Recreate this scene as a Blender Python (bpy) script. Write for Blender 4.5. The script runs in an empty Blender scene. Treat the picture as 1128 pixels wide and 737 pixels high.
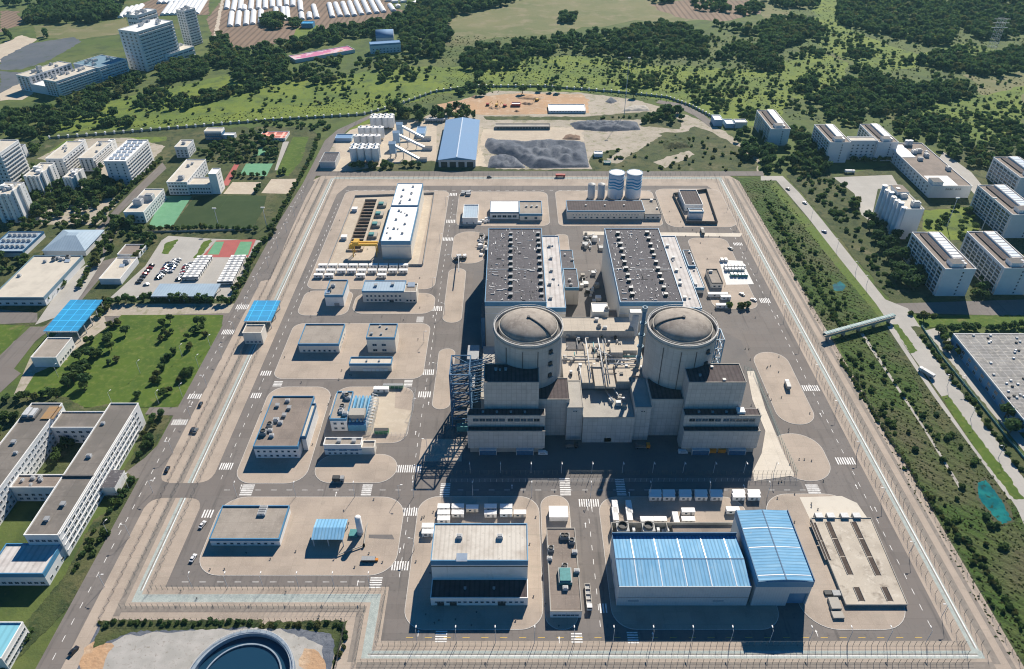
import bpy, math, random
import numpy as np
from math import sin, cos, pi, radians, atan2, sqrt
random.seed(11); rng = np.random.default_rng(11)
S = bpy.context.scene; COL = S.collection

# ---------------------------------------------------------------- survey
# The drone hovers 290 m up and looks straight along the plant grid, 36 degrees down.  Plans are read off
# the photograph and turned into metres on the ground (or on a roof of known height) with this camera.
CAMH, TILT, FPX, CX, CY = 290.0, radians(36.0), 820.0, 564.0, 368.5
sT, cT = sin(TILT), cos(TILT)
Q = 290 / 1125
TILES = {'p': (0, 0, 1)}
for ci, cx in zip('abcd', (0, 280, 560, 838)):
    for ri, ry in zip('1234', (0, 180, 360, 547)): TILES[ci + ri] = (cx, ry, Q)
TILES.update(k1=(500, 390, 180/948), k2=(670, 390, 210/1032), k3=(455, 540, 210/860), k4=(660, 550, 250/1084),
             th=(400, 190, 90/603), e1=(610, 335, 115/1128), e2=(610, 395, 115/1128), e3=(480, 370, 90/553), pit=(355, 205, 80/621),
             ne=(770, 255, 80/655), ba=(885, 560, 125/709), bp=(370, 120, 110/1081), ul=(0, 0, 230/1128), um=(230, 0, 260/1128),
             ap=(0, 140, 180/1106), sc=(150, 130, 210/1128), cs=(470, 90, 370/1128), rr=(1000, 330, 128/472), sf=(370, 620, 190/1128))
def pix(t, x, y):
    a, b, s = TILES[t]; return a + s*x, b + s*y
def G(t, x, y, z=0.0):
    x, y = pix(t, x, y); u, v = (x - CX)/FPX, (CY - y)/FPX
    k = (CAMH - z)/(sT - v*cT)
    return (u*k, k*(cT + v*sT))
def ZAT(t, y, Y):                       # height of a point seen at row y standing at depth Y
    y = pix(t, 0, y)[1]; v = (CY - y)/FPX
    return CAMH + Y/(cT + v*sT)*(v*cT - sT)
def R(t, xl, xr, yf, yb, base=None, h=None):   # plan and height of a grid-aligned block
    if h is None:
        Y0 = G(t, 0, base)[1]; h = ZAT(t, yf, Y0)
    else: Y0 = G(t, 0, yf, h)[1]
    x0 = G(t, xl, yf, h)[0]; x1 = G(t, xr, yf, h)[0]; Y1 = G(t, 0, yb, h)[1]
    return [x0, x1, Y0, Y1, h]

# ---------------------------------------------------------------- materials
MATS = {}
def mat(name, col, rough=.8, n1=None, n2=None, metal=0, bump=0, spec=.3, kind=None, kp=None, rnd=0):
    """col base colour; n1/n2 = (scale, colour, lo, hi) blotches mixed in; kind = joints/stripes pattern"""
    if name in MATS: return MATS[name]
    m = bpy.data.materials.new(name); m.use_nodes = True; nt = m.node_tree; N = nt.nodes; L = nt.links
    b = N['Principled BSDF']; b.inputs['Roughness'].default_value = rough; b.inputs['Metallic'].default_value = metal
    b.inputs['Specular IOR Level'].default_value = spec
    tc = N.new('ShaderNodeTexCoord'); vec = tc.outputs['Object']
    def rgb(c):
        r = N.new('ShaderNodeRGB'); r.outputs[0].default_value = (*c, 1); return r.outputs[0]
    cur = rgb(col)
    def mix(fac, a, bb, mode='MIX'):
        x = N.new('ShaderNodeMix'); x.data_type = 'RGBA'; x.blend_type = mode
        if isinstance(fac, (int, float)): x.inputs[0].default_value = fac
        else: L.new(fac, x.inputs[0])
        L.new(a, x.inputs[6]); L.new(bb, x.inputs[7]); return x.outputs[2]
    def ramp(f, lo, hi):
        r = N.new('ShaderNodeMapRange'); r.inputs[1].default_value = lo; r.inputs[2].default_value = hi; L.new(f, r.inputs[0]); return r.outputs[0]
    def noise(sc, det=5, v=None, ro=.6):
        t = N.new('ShaderNodeTexNoise'); t.inputs['Scale'].default_value = sc; t.inputs['Detail'].default_value = det
        t.inputs['Roughness'].default_value = ro; L.new(v or vec, t.inputs['Vector']); return t.outputs['Fac']
    for nn in (n1, n2):
        if nn:
            for q in (nn if isinstance(nn, list) else [nn]):
                v3 = None
                if len(q) > 4:           # stretched blotches: streaks and runs
                    mp = N.new('ShaderNodeMapping'); mp.inputs['Scale'].default_value = q[4]; L.new(vec, mp.inputs[0]); v3 = mp.outputs[0]
                cur = mix(ramp(noise(q[0], 6, v3), q[2], q[3]), cur, rgb(q[1]))
    if kind in ('joints', 'cylj'):
        v2 = vec
        if kind == 'cylj':
            sx = N.new('ShaderNodeSeparateXYZ'); L.new(vec, sx.inputs[0])
            at = N.new('ShaderNodeMath'); at.operation = 'ARCTAN2'; L.new(sx.outputs[1], at.inputs[0]); L.new(sx.outputs[0], at.inputs[1])
            mu = N.new('ShaderNodeMath'); mu.operation = 'MULTIPLY'; mu.inputs[1].default_value = 19.5; L.new(at.outputs[0], mu.inputs[0])
            cb = N.new('ShaderNodeCombineXYZ'); L.new(mu.outputs[0], cb.inputs[0]); L.new(sx.outputs[2], cb.inputs[1]); v2 = cb.outputs[0]
        br = N.new('ShaderNodeTexBrick'); L.new(v2, br.inputs['Vector']); br.offset = 0
        br.inputs['Scale'].default_value = 1; br.inputs['Brick Width'].default_value = kp[0]; br.inputs['Row Height'].default_value = kp[1]
        br.inputs['Mortar Size'].default_value = kp[2]; br.inputs['Mortar Smooth'].default_value = .2
        br.inputs['Color1'].default_value = (1, 1, 1, 1); br.inputs['Color2'].default_value = (kp[4],)*3 + (1,); br.inputs['Mortar'].default_value = (kp[3],)*3 + (1,)
        cur = mix(1.0, cur, br.outputs['Color'], 'MULTIPLY')
    if kind == 'wallj':                 # panel joints on upright walls: x+y runs along either face
        sx = N.new('ShaderNodeSeparateXYZ'); L.new(vec, sx.inputs[0]); ad = N.new('ShaderNodeMath'); L.new(sx.outputs[0], ad.inputs[0]); L.new(sx.outputs[1], ad.inputs[1])
        cb = N.new('ShaderNodeCombineXYZ'); L.new(ad.outputs[0], cb.inputs[0]); L.new(sx.outputs[2], cb.inputs[1])
        br = N.new('ShaderNodeTexBrick'); L.new(cb.outputs[0], br.inputs['Vector']); br.offset = 0
        br.inputs['Scale'].default_value = 1; br.inputs['Brick Width'].default_value = kp[0]; br.inputs['Row Height'].default_value = kp[1]
        br.inputs['Mortar Size'].default_value = kp[2]
        br.inputs['Color1'].default_value = (1, 1, 1, 1); br.inputs['Color2'].default_value = (kp[4],)*3 + (1,); br.inputs['Mortar'].default_value = (kp[3],)*3 + (1,)
        cur = mix(1.0, cur, br.outputs['Color'], 'MULTIPLY')
    if kind == 'ribs':                  # standing seams: kp = axis, period
        w = N.new('ShaderNodeTexWave'); w.bands_direction = kp[0]; w.inputs['Scale'].default_value = .314/kp[1]; w.inputs['Distortion'].default_value = 0
        L.new(vec, w.inputs['Vector']); cur = mix(ramp(w.outputs['Fac'], .0, .5), mix(1.0, cur, rgb((kp[2],)*3), 'MULTIPLY'), cur)
    if kind == 'waves':                 # painted wave bands of the two tanks
        sx = N.new('ShaderNodeSeparateXYZ'); L.new(vec, sx.inputs[0])
        at = N.new('ShaderNodeMath'); at.operation = 'ARCTAN2'; L.new(sx.outputs[1], at.inputs[0]); L.new(sx.outputs[0], at.inputs[1])
        mu = N.new('ShaderNodeMath'); mu.operation = 'MULTIPLY'; mu.inputs[1].default_value = 4; L.new(at.outputs[0], mu.inputs[0])
        si = N.new('ShaderNodeMath'); si.operation = 'SINE'; L.new(mu.outputs[0], si.inputs[0])
        ma = N.new('ShaderNodeMath'); ma.operation = 'MULTIPLY_ADD'; ma.inputs[1].default_value = .7; L.new(si.outputs[0], ma.inputs[0]); L.new(sx.outputs[2], ma.inputs[2])
        for lo, hi, c in ((11.8, 15.8, (.05, .28, .48)), (13.2, 14.2, (.75, .78, .8)), (9.2, 10.6, (.06, .32, .52)), (17.6, 18.6, (.12, .38, .56))):
            a = N.new('ShaderNodeMath'); a.operation = 'GREATER_THAN'; a.inputs[1].default_value = lo; L.new(ma.outputs[0], a.inputs[0])
            d = N.new('ShaderNodeMath'); d.operation = 'LESS_THAN'; d.inputs[1].default_value = hi; L.new(ma.outputs[0], d.inputs[0])
            e = N.new('ShaderNodeMath'); e.operation = 'MULTIPLY'; L.new(a.outputs[0], e.inputs[0]); L.new(d.outputs[0], e.inputs[1])
            cur = mix(e.outputs[0], cur, rgb(c))
    if rnd:
        oi = N.new('ShaderNodeObjectInfo'); mr = N.new('ShaderNodeMapRange'); mr.inputs[3].default_value = 1 - rnd; mr.inputs[4].default_value = 1 + rnd
        L.new(oi.outputs['Random'], mr.inputs[0]); cc = N.new('ShaderNodeCombineColor')
        for i in range(3): L.new(mr.outputs[0], cc.inputs[i])
        cur = mix(1.0, cur, cc.outputs[0], 'MULTIPLY')
    L.new(cur, b.inputs['Base Color'])
    if bump:
        bp = N.new('ShaderNodeBump'); bp.inputs['Strength'].default_value = bump[1]; bp.inputs['Distance'].default_value = bump[2]
        L.new(noise(bump[0], 8), bp.inputs['Height']); L.new(bp.outputs[0], b.inputs['Normal'])
    MATS[name] = m; return m

# ---------------------------------------------------------------- mesh building
class MB:
    def __init__(s): s.v = []; s.f = []; s.m = []; s.mats = []; s.sm = []
    def mi(s, m):
        if m not in s.mats: s.mats.append(m)
        return s.mats.index(m)
    def face(s, pts, m, smooth=False):
        i = len(s.v); s.v += [tuple(p) for p in pts]; s.f.append(tuple(range(i, i + len(pts)))); s.m.append(s.mi(m)); s.sm.append(smooth)
    def addf(s, idx, m, smooth=False): s.f.append(tuple(idx)); s.m.append(s.mi(m)); s.sm.append(smooth)
    def box(s, x0, x1, y0, y1, z0, z1, m, top=None, bottom=True):
        i = len(s.v); s.v += [(x0, y0, z0), (x1, y0, z0), (x1, y1, z0), (x0, y1, z0), (x0, y0, z1), (x1, y0, z1), (x1, y1, z1), (x0, y1, z1)]
        for q in ((0, 1, 5, 4), (1, 2, 6, 5), (2, 3, 7, 6), (3, 0, 4, 7)): s.addf([i + k for k in q], m)
        s.addf([i + k for k in (4, 5, 6, 7)], top or m)
        if bottom: s.addf([i + k for k in (3, 2, 1, 0)], m)
        return s
    def prism(s, pts, z0, z1, m, top=None):
        n = len(pts); i = len(s.v)
        if sum(pts[k][0]*pts[(k+1) % n][1] - pts[(k+1) % n][0]*pts[k][1] for k in range(n)) < 0: pts = pts[::-1]
        s.v += [(p[0], p[1], z0) for p in pts] + [(p[0], p[1], z1) for p in pts]
        for k in range(n): s.addf((i + k, i + (k+1) % n, i + n + (k+1) % n, i + n + k), m)
        s.addf([i + n + k for k in range(n)], top or m); return s
    def cyl(s, x, y, z0, z1, r, m, n=24, r2=None, top=None, cap=True):
        r2 = r if r2 is None else r2; i = len(s.v)
        for k in range(n): s.v.append((x + r*cos(2*pi*k/n), y + r*sin(2*pi*k/n), z0))
        for k in range(n): s.v.append((x + r2*cos(2*pi*k/n), y + r2*sin(2*pi*k/n), z1))
        for k in range(n): s.addf((i + k, i + (k+1) % n, i + n + (k+1) % n, i + n + k), m, True)
        if cap: s.addf([i + n + k for k in range(n)], top or m)
        return s
    def ring(s, x, y, z0, z1, r0, r1, m, n=48):
        i = len(s.v)
        for r, z in ((r1, z0), (r1, z1), (r0, z1), (r0, z0)):
            for k in range(n): s.v.append((x + r*cos(2*pi*k/n), y + r*sin(2*pi*k/n), z))
        for j in range(4):
            for k in range(n): s.addf((i + j*n + k, i + j*n + (k+1) % n, i + ((j+1) % 4)*n + (k+1) % n, i + ((j+1) % 4)*n + k), m)
        return s
    def dome(s, x, y, z0, r, h, m, n=48, k=8):
        i = len(s.v)
        for j in range(k):
            a = j/k*pi/2
            for q in range(n): s.v.append((x + r*cos(a)*cos(2*pi*q/n), y + r*cos(a)*sin(2*pi*q/n), z0 + h*sin(a)))
        s.v.append((x, y, z0 + h))
        for j in range(k-1):
            for q in range(n): s.addf((i + j*n + q, i + j*n + (q+1) % n, i + (j+1)*n + (q+1) % n, i + (j+1)*n + q), m, True)
        for q in range(n): s.addf((i + (k-1)*n + q, i + (k-1)*n + (q+1) % n, i + k*n), m, True)
        return s
    def bar(s, p, q, r, m, n=4):
        p = np.array(p, float); q = np.array(q, float); d = q - p; L = np.linalg.norm(d)
        if L < 1e-6: return s
        d /= L; a = np.cross(d, (0, 0, 1) if abs(d[2]) < .9 else (1, 0, 0)); a /= np.linalg.norm(a); b = np.cross(d, a); i = len(s.v)
        for c in (p, q):
            for k in range(n):
                t = 2*pi*k/n + pi/4; s.v.append(tuple(c + r*(cos(t)*a + sin(t)*b)))
        for k in range(n): s.addf((i + k, i + n + k, i + n + (k+1) % n, i + (k+1) % n), m, n > 5)
        s.addf([i + k for k in range(n)], m); s.addf([i + n + k for k in range(n)][::-1], m); return s
    def gable(s, x0, x1, y0, y1, z0, z1, m, axis='y', end=None):   # ridge along axis
        i = len(s.v)
        if axis == 'y':
            c = (x0 + x1)/2; s.v += [(x0, y0, z0), (x1, y0, z0), (x1, y1, z0), (x0, y1, z0), (c, y0, z1), (c, y1, z1)]
            s.addf((i, i+4, i+5, i+3), m); s.addf((i+1, i+2, i+5, i+4), m); s.addf((i, i+1, i+4), end or m); s.addf((i+2, i+3, i+5), end or m)
        else:
            c = (y0 + y1)/2; s.v += [(x0, y0, z0), (x1, y0, z0), (x1, y1, z0), (x0, y1, z0), (x0, c, z1), (x1, c, z1)]
            s.addf((i, i+1, i+5, i+4), m); s.addf((i+2, i+3, i+4, i+5), m); s.addf((i, i+4, i+3), end or m); s.addf((i+1, i+2, i+5), end or m)
        s.addf((i+3, i+2, i+1, i), m); return s
    def data(s, name):
        me = bpy.data.meshes.new(name); me.from_pydata(s.v, [], s.f)
        for m in s.mats: me.materials.append(m)
        me.polygons.foreach_set('material_index', s.m); me.polygons.foreach_set('use_smooth', s.sm); me.update(); return me
    def build(s, name, parent=None, loc=(0, 0, 0), rz=0): return put(s.data(name), name, parent, loc, rz)
def put(me, name, parent=None, loc=(0, 0, 0), rz=0, sc=None):
    o = bpy.data.objects.new(name, me); COL.objects.link(o); o.location = loc; o.rotation_euler = (0, 0, rz)
    if sc: o.scale = sc
    if parent: o.parent = parent
    return o
def tag(o, label=None, cat=None, group=None, kind=None):
    if label: o['label'] = label
    if cat: o['category'] = cat
    if group: o['group'] = group
    if kind: o['kind'] = kind
    return o
def thing(name, label, cat, x, y, z=0, rz=0, group=None):
    o = bpy.data.objects.new(name, None); COL.objects.link(o); o.location = (x, y, z); o.rotation_euler = (0, 0, rz); o.empty_display_size = 1
    return tag(o, label, cat, group)
CACHE = {}
def cached(key, fn):
    if key not in CACHE: CACHE[key] = fn()
    return CACHE[key]
def copy_tree(o, x, y, z=0, rz=0, label=None, group=None, sc=None):
    c = o.copy(); COL.objects.link(c); c.location = (x, y, z); c.rotation_euler = (0, 0, rz)
    if sc: c.scale = sc
    if label: c['label'] = label
    if group: c['group'] = group
    for ch in [k for k in KIDS(o)]:
        d = ch.copy(); COL.objects.link(d); d.parent = c
    return c
_kids = {}
def KIDS(o):
    if o.name not in _kids: _kids[o.name] = list(o.children)
    return _kids[o.name]

# palette ----------------------------------------------------------------
TAN = (.425, .352, .290)
paving = mat('tan_paving', TAN, .9, (.05, (.315, .262, .218), .45, .70), [(2.6, (.48, .41, .345), .52, .72), (3.3, (.27, .23, .195), .60, .72), (.16, (.31, .27, .225), .62, .78), (.45, (.36, .31, .255), .57, .75, (.12, 1, 1)), (1.4, (.26, .225, .19), .68, .8)], kind='joints', kp=(6, 6, .08, .84, .93), bump=(2, .3, .05))
paving2 = mat('pale_paving', (.62, .56, .475), .9, (.08, (.48, .43, .36), .5, .8), (.9, (.70, .64, .56), .55, .8), kind='joints', kp=(8, 8, .1, .85, .97))
kerb = mat('kerb_stone', (.6, .57, .53), .9, (2, (.4, .38, .36), .4, .7))
asphalt = mat('asphalt', (.185, .168, .158), .92, (.06, (.205, .184, .172), .4, .7), [(.5, (.115, .106, .103), .55, .8), (.02, (.19, .168, .155), .45, .6), (.35, (.125, .115, .11), .55, .72, (1, .06, 1)), (.8, (.24, .22, .205), .66, .8)], bump=(4, .3, .03), kind='joints', kp=(19, 7, .07, .8, .88))
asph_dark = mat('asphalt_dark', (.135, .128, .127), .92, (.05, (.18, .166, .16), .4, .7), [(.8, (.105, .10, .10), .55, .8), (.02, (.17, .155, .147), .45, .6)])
white_paint = mat('road_paint', (.80, .79, .77), .8, (.7, (.42, .40, .38), .5, .75))
yellow_paint = mat('yellow_road_paint', (.62, .42, .10), .8)
concrete = mat('concrete', (.40, .375, .335), .9, (.12, (.30, .28, .255), .45, .75), (1.1, (.47, .44, .40), .55, .8), bump=(3, .2, .05))
conc_wall = mat('panel_concrete', (.50, .49, .475), .9, (.15, (.41, .40, .39), .45, .75), [(1.5, (.56, .55, .53), .55, .8), (.55, (.40, .385, .37), .58, .8, (1, 1, .06))], kind='wallj', kp=(2.6, 2.6, .11, .72, .90))
conc_cyl = mat('containment_concrete', (.51, .50, .48), .88, (.08, (.42, .41, .395), .45, .75), [(.7, (.56, .55, .53), .55, .8), (.5, (.36, .345, .325), .56, .78, (1, 1, .05))], kind='cylj', kp=(3.83, 4.6, .10, .78, .92))
dome_c = mat('dome_concrete', (.34, .30, .26), .9, (.10, (.20, .17, .15), .45, .68), [(.5, (.42, .375, .33), .5, .8), (.35, (.15, .135, .125), .62, .8)])
rim_dark = mat('dark_gutter', (.10, .098, .10), .8, (1, (.15, .14, .14), .4, .7))
white = mat('white_wall', (.80, .79, .77), .75, (.25, (.66, .65, .63), .5, .8), (.6, (.50, .48, .45), .62, .82, (1, 1, .08)))
white_roof = mat('white_roof', (.82, .81, .79), .6, (.12, (.66, .65, .63), .52, .78))
beige = mat('beige_wall', (.76, .71, .63), .8, (.2, (.66, .61, .54), .5, .8), (.6, (.5, .46, .40), .6, .82, (1, 1, .08)))
blue = mat('blue_cladding', (.075, .245, .42), .5, (.3, (.06, .19, .34), .5, .8), spec=.4)
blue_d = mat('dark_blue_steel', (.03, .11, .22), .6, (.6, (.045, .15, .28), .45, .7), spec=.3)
roof_grey = mat('grey_roof_sheet', (.105, .100, .112), .85, (.09, (.078, .074, .085), .4, .7), [(.8, (.145, .14, .152), .5, .75), (1.6, (.5, .5, .5), .72, .76), (.55, (.50, .49, .49), .63, .69)], kind='joints', kp=(6, 4, .12, .72, .93), bump=(2, .2, .1))
roof_white = mat('weathered_white_roof', (.58, .55, .53), .8, (.12, (.42, .38, .36), .42, .7), (.7, (.22, .20, .19), .66, .78), kind='ribs', kp=('X', 3.0, .8))
roof_tan = mat('tan_flat_roof', (.34, .30, .26), .92, (.12, (.25, .22, .19), .42, .7), (1.2, (.42, .38, .33), .55, .8), kind='joints', kp=(6, 6, .1, .85, .97))
roof_brown = mat('brown_flat_roof', (.26, .215, .185), .92, (.1, (.19, .16, .14), .42, .7), (1.3, (.34, .29, .25), .55, .8), kind='joints', kp=(7, 7, .12, .82, .95))
roof_dark = mat('dark_brown_roof', (.068, .052, .056), .85, (.3, (.098, .080, .082), .4, .7), kind='ribs', kp=('X', 2.2, .7))
roof_streak = mat('streaked_pale_roof', (.60, .56, .50), .85, (.09, (.40, .35, .30), .42, .68), (.5, (.27, .24, .21), .62, .8), kind='ribs', kp=('X', 2.0, .86))
roof_pale = mat('pale_roof', (.58, .53, .45), .85, (.12, (.47, .43, .37), .45, .75), kind='joints', kp=(8, 8, .1, .9, .97))
roof_blue = mat('blue_metal_roof', (.20, .42, .63), .8, (.08, (.15, .36, .57), .4, .7), [(.5, (.30, .52, .70), .5, .75, (1, .12, 1)), (.9, (.12, .30, .47), .58, .78, (1, .1, 1)), (.25, (.38, .50, .58), .66, .8)], kind='ribs', kp=('X', 1.6, .70), spec=.15)
roof_bluey = mat('blue_metal_roof_ribbed_y', (.20, .42, .63), .8, (.08, (.15, .36, .57), .4, .7), [(.5, (.30, .52, .70), .5, .75, (.12, 1, 1)), (.9, (.12, .30, .47), .58, .78, (.1, 1, 1)), (.25, (.38, .50, .58), .66, .8)], kind='ribs', kp=('Y', 1.6, .70), spec=.15)
roof_cyan = mat('bright_blue_canopy', (.035, .30, .56), .5, (.1, (.03, .25, .48), .4, .7), kind='joints', kp=(6.5, 6.5, .22, 1.9, .94), spec=.4)
roof_lblue = mat('slate_blue_shed_roof', (.15, .28, .47), .8, (.05, (.16, .28, .46), .4, .7), kind='ribs', kp=('Y', 2.4, .88))
roof_gb = mat('greyblue_roof', (.34, .44, .53), .6, (.1, (.28, .37, .46), .4, .7), kind='ribs', kp=('X', 2, .9))
solar = mat('pale_panel', (.62, .70, .78), .35, (.4, (.48, .56, .64), .4, .7), spec=.6)
glass = mat('window_glass', (.035, .06, .09), .12, (.8, (.05, .085, .12), .4, .6), spec=.6, rnd=.7)
frame_m = mat('window_frame', (.55, .56, .57), .5)
grey_m = mat('grey_metal', (.32, .33, .34), .5, (1, (.24, .25, .26), .4, .7))
lgrey = mat('light_grey_metal', (.55, .56, .57), .5, (1, (.44, .45, .46), .4, .7))
dark_m = mat('dark_metal', (.05, .052, .055), .6)
teal = mat('teal_paint', (.07, .26, .27), .6, (1, (.05, .2, .2), .4, .7))
yellow = mat('crane_yellow', (.62, .37, .05), .55, (1, (.5, .3, .04), .4, .7))
orange = mat('orange_paint', (.60, .22, .03), .6)
red_m = mat('red_paint', (.42, .05, .04), .5)
rubber = mat('rubber', (.02, .02, .02), .9)
wire = mat('fence_wire', (.13, .15, .145), .6, (1, (.2, .21, .2), .4, .7))
strip_m = mat('pale_fence_strip', (.37, .42, .40), .85, (.4, (.27, .31, .30), .4, .7), (2.5, (.60, .61, .57), .5, .8))
grass = mat('ground_grass', (.072, .112, .024), .95, (.012, (.105, .130, .038), .40, .62), [(.05, (.046, .074, .024), .48, .66), (.4, (.12, .135, .045), .56, .80), (.006, (.12, .105, .05), .60, .72)], bump=(.6, .6, .5))
meadow = mat('bright_meadow', (.150, .200, .026), .95, (.02, (.095, .150, .026), .42, .66), [(.07, (.058, .095, .026), .50, .70), (.35, (.165, .19, .055), .55, .78), (.2, (.07, .105, .03), .58, .72)], bump=(.6, .6, .5))
lawn = mat('lawn_grass', (.078, .130, .016), .95, (.06, (.052, .098, .013), .40, .66), [(.3, (.13, .165, .034), .50, .70), (.08, (.15, .15, .05), .60, .72), (1.4, (.06, .10, .016), .6, .8)], bump=(2, .5, .1))
turf = mat('sports_turf', (.030, .058, .018), .95, (.06, (.042, .07, .024), .4, .7), kind='joints', kp=(42, 60, .25, 1.25, .94))
scrub = mat('scrub_cover', (.060, .080, .026), .95, (.03, (.115, .112, .05), .44, .60), [(.12, (.030, .050, .017), .46, .62), (.05, (.15, .14, .08), .60, .70), (.6, (.105, .112, .046), .54, .78)], bump=(.8, .8, .7))
crops = mat('crop_rows', (.050, .098, .016), .95, (.05, (.082, .108, .03), .44, .66), [(.3, (.034, .055, .016), .5, .75), (.015, (.10, .098, .048), .52, .66)], kind='ribs', kp=('DIAGONAL', 3.4, .62), bump=(.9, .8, .7))
verge = mat('verge_grass', (.100, .150, .028), .95, (.05, (.13, .145, .05), .48, .68), (.5, (.05, .08, .022), .52, .75), bump=(1, .6, .4))
drygrass = mat('dry_grass_field', (.17, .165, .075), .95, (.008, (.115, .135, .05), .42, .62), [(.035, (.22, .19, .11), .50, .68), (.2, (.12, .13, .05), .56, .8)], bump=(.5, .5, .4))
brownfield = mat('ploughed_field', (.24, .165, .12), .95, (.02, (.19, .135, .10), .4, .7), kind='ribs', kp=('X', 9, .62))
grey_field = mat('dark_net_field', (.085, .10, .125), .9, (.02, (.12, .13, .15), .4, .7), (.1, (.06, .085, .06), .55, .75))
soil = mat('orange_soil', (.46, .29, .17), .95, (.03, (.38, .26, .17), .4, .7), [(.12, (.55, .42, .30), .5, .75), (.3, (.33, .19, .11), .58, .8)], bump=(.5, .7, .6))
sand = mat('pale_sand', (.50, .43, .34), .95, (.05, (.42, .35, .28), .4, .7), (.3, (.57, .50, .41), .5, .8), bump=(1, .3, .1))
yard = mat('bare_yard', (.40, .35, .29), .95, (.03, (.30, .27, .21), .4, .7), [(.12, (.20, .20, .11), .52, .7), (.5, (.48, .43, .37), .5, .8)])
gravel_d = mat('dark_gravel', (.100, .116, .150), .95, (.08, (.16, .175, .205), .42, .7), [(.5, (.065, .078, .105), .5, .75), (.15, (.26, .27, .29), .62, .8, (1, .3, 1))], bump=(1, .8, .4))
road_pale = mat('pale_concrete_road', (.42, .40, .37), .92, (.05, (.35, .335, .31), .4, .7), kind='joints', kp=(5, 5, .07, .86, .98))
water = mat('teal_pond_water', (.01, .115, .12), .1, (.12, (.02, .19, .17), .4, .6), [(.3, (.03, .06, .03), .56, .66), (.05, (.015, .075, .09), .5, .62)], spec=.6)
waterd = mat('dark_tank_water', (.012, .045, .085), .1, spec=.6)
court_g = mat('green_court', (.12, .30, .17), .9, (.2, (.15, .34, .2), .4, .7))
court_r = mat('red_court', (.40, .11, .10), .9, (.2, (.34, .1, .09), .4, .7))
net_m = mat('greenhouse_film', (.74, .75, .77), .5, (.3, (.6, .62, .64), .4, .7))
bark = mat('bark', (.10, .075, .05), .95)
def leafmat(n, c, c2, c3):              # leaves also let sunlight through
    if n in MATS: return MATS[n]
    m = mat(n, c, .85, (.22, c2, .42, .62), (.9, c3, .52, .75), spec=.25, rnd=.22); nt = m.node_tree; b = nt.nodes['Principled BSDF']; t = nt.nodes.new('ShaderNodeBsdfTranslucent'); x = nt.nodes.new('ShaderNodeMixShader')
    nt.links.new(b.inputs['Base Color'].links[0].from_socket, t.inputs[0]); x.inputs[0].default_value = .45; nt.links.new(b.outputs[0], x.inputs[1]); nt.links.new(t.outputs[0], x.inputs[2])
    nt.links.new(x.outputs[0], nt.nodes['Material Output'].inputs[0]); return m
leaf_a = leafmat('leaf_dark', (.056, .112, .040), (.080, .145, .048), (.042, .084, .034))
leaf_b = leafmat('leaf_mid', (.082, .138, .040), (.112, .166, .050), (.060, .104, .032))
leaf_c = leafmat('leaf_olive', (.100, .118, .038), (.130, .142, .052), (.066, .086, .028))
# ---------------------------------------------------------------- setting: ground sheets
def sheet(name, pts, z, m, kind='structure', thick=0, side=None):
    b = MB()
    if thick: b.prism(pts, z - thick, z, side or m, m)
    else:
        if sum(pts[k][0]*pts[(k+1) % len(pts)][1] - pts[(k+1) % len(pts)][0]*pts[k][1] for k in range(len(pts))) < 0: pts = pts[::-1]
        b.face([(p[0], p[1], z) for p in pts], m)
    return tag(b.build(name), kind=kind)
_zl = [0.03]
def patch(name, t, pts, m, jit=0, z=None):
    """a ground cover with an outline surveyed in tile t; natural covers get a ragged edge"""
    w = [G(t, *p) for p in pts]
    if jit:
        o = []
        for k in range(len(w)):
            a, b = np.array(w[k]), np.array(w[(k+1) % len(w)]); n = max(2, int(np.linalg.norm(b-a)/(jit*2.2)))
            nn = np.array((-(b-a)[1], (b-a)[0])); nn = nn/(np.linalg.norm(nn) + 1e-6)
            for i in range(n): o.append(tuple(a + (b-a)*i/n + nn*rng.normal(0, jit*.5)*(i > 0)))
        w = o
    _zl[0] += .0022
    return sheet(name, w, z or _zl[0], m)
sheet('ground', [(-4000, -500), (4000, -500), (4000, 7000), (-4000, 7000)], 0, grass)

# far covers, seen from the back to the front
patch('farmland', 'p', [(500, -40), (900, -45), (960, 0), (800, 18), (745, 25), (700, 22), (600, 38), (497, 46), (490, 20)], drygrass, 10)
patch('farmland', 'd1', [(860, 320), (1200, 300), (1200, 460), (960, 430)], drygrass, 9)
patch('dirt_patch', 'c1', [(600, 20), (760, 0), (1060, 0), (1080, 60), (900, 92), (760, 80)], brownfield, 8)
patch('dirt_patch', 'd1', [(0, 60), (60, 25), (140, 40), (110, 75), (20, 95)], drygrass, 6)
patch('meadow', 'p', [(280, 84), (330, 90), (440, 73), (500, 74), (560, 62), (660, 62), (700, 70), (850, 78), (870, 100), (860, 128), (820, 140), (760, 120), (700, 104), (560, 98), (480, 104), (430, 122), (350, 128), (240, 137), (130, 142), (60, 147), (60, 125), (110, 112), (180, 105)], meadow, 5)
patch('meadow', 'p', [(895, -5), (918, -5), (930, 30), (975, 48), (1010, 60), (1060, 48), (1128, 60), (1128, 72), (1050, 68), (1000, 76), (960, 80), (925, 62), (900, 50)], meadow, 5)
patch('meadow', 'p', [(845, 75), (900, 55), (935, 70), (925, 90), (890, 110), (855, 105)], meadow, 5)
patch('meadow', 'p', [(1010, 118), (1128, 95), (1128, 170), (1060, 150), (1020, 135)], meadow, 6)
patch('meadow', 'a1', [(480, 430), (700, 380), (960, 320), (1040, 390), (900, 420), (560, 500)], meadow, 5)
patch('farmland', 'ul', [(180, 140), (380, 130), (500, 130), (680, 100), (690, 180), (420, 212), (200, 205)], drygrass, 4)
patch('ploughed_field', 'ul', [(0, 60), (100, 60), (125, 130), (60, 150), (0, 175)], brownfield, 4)
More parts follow.
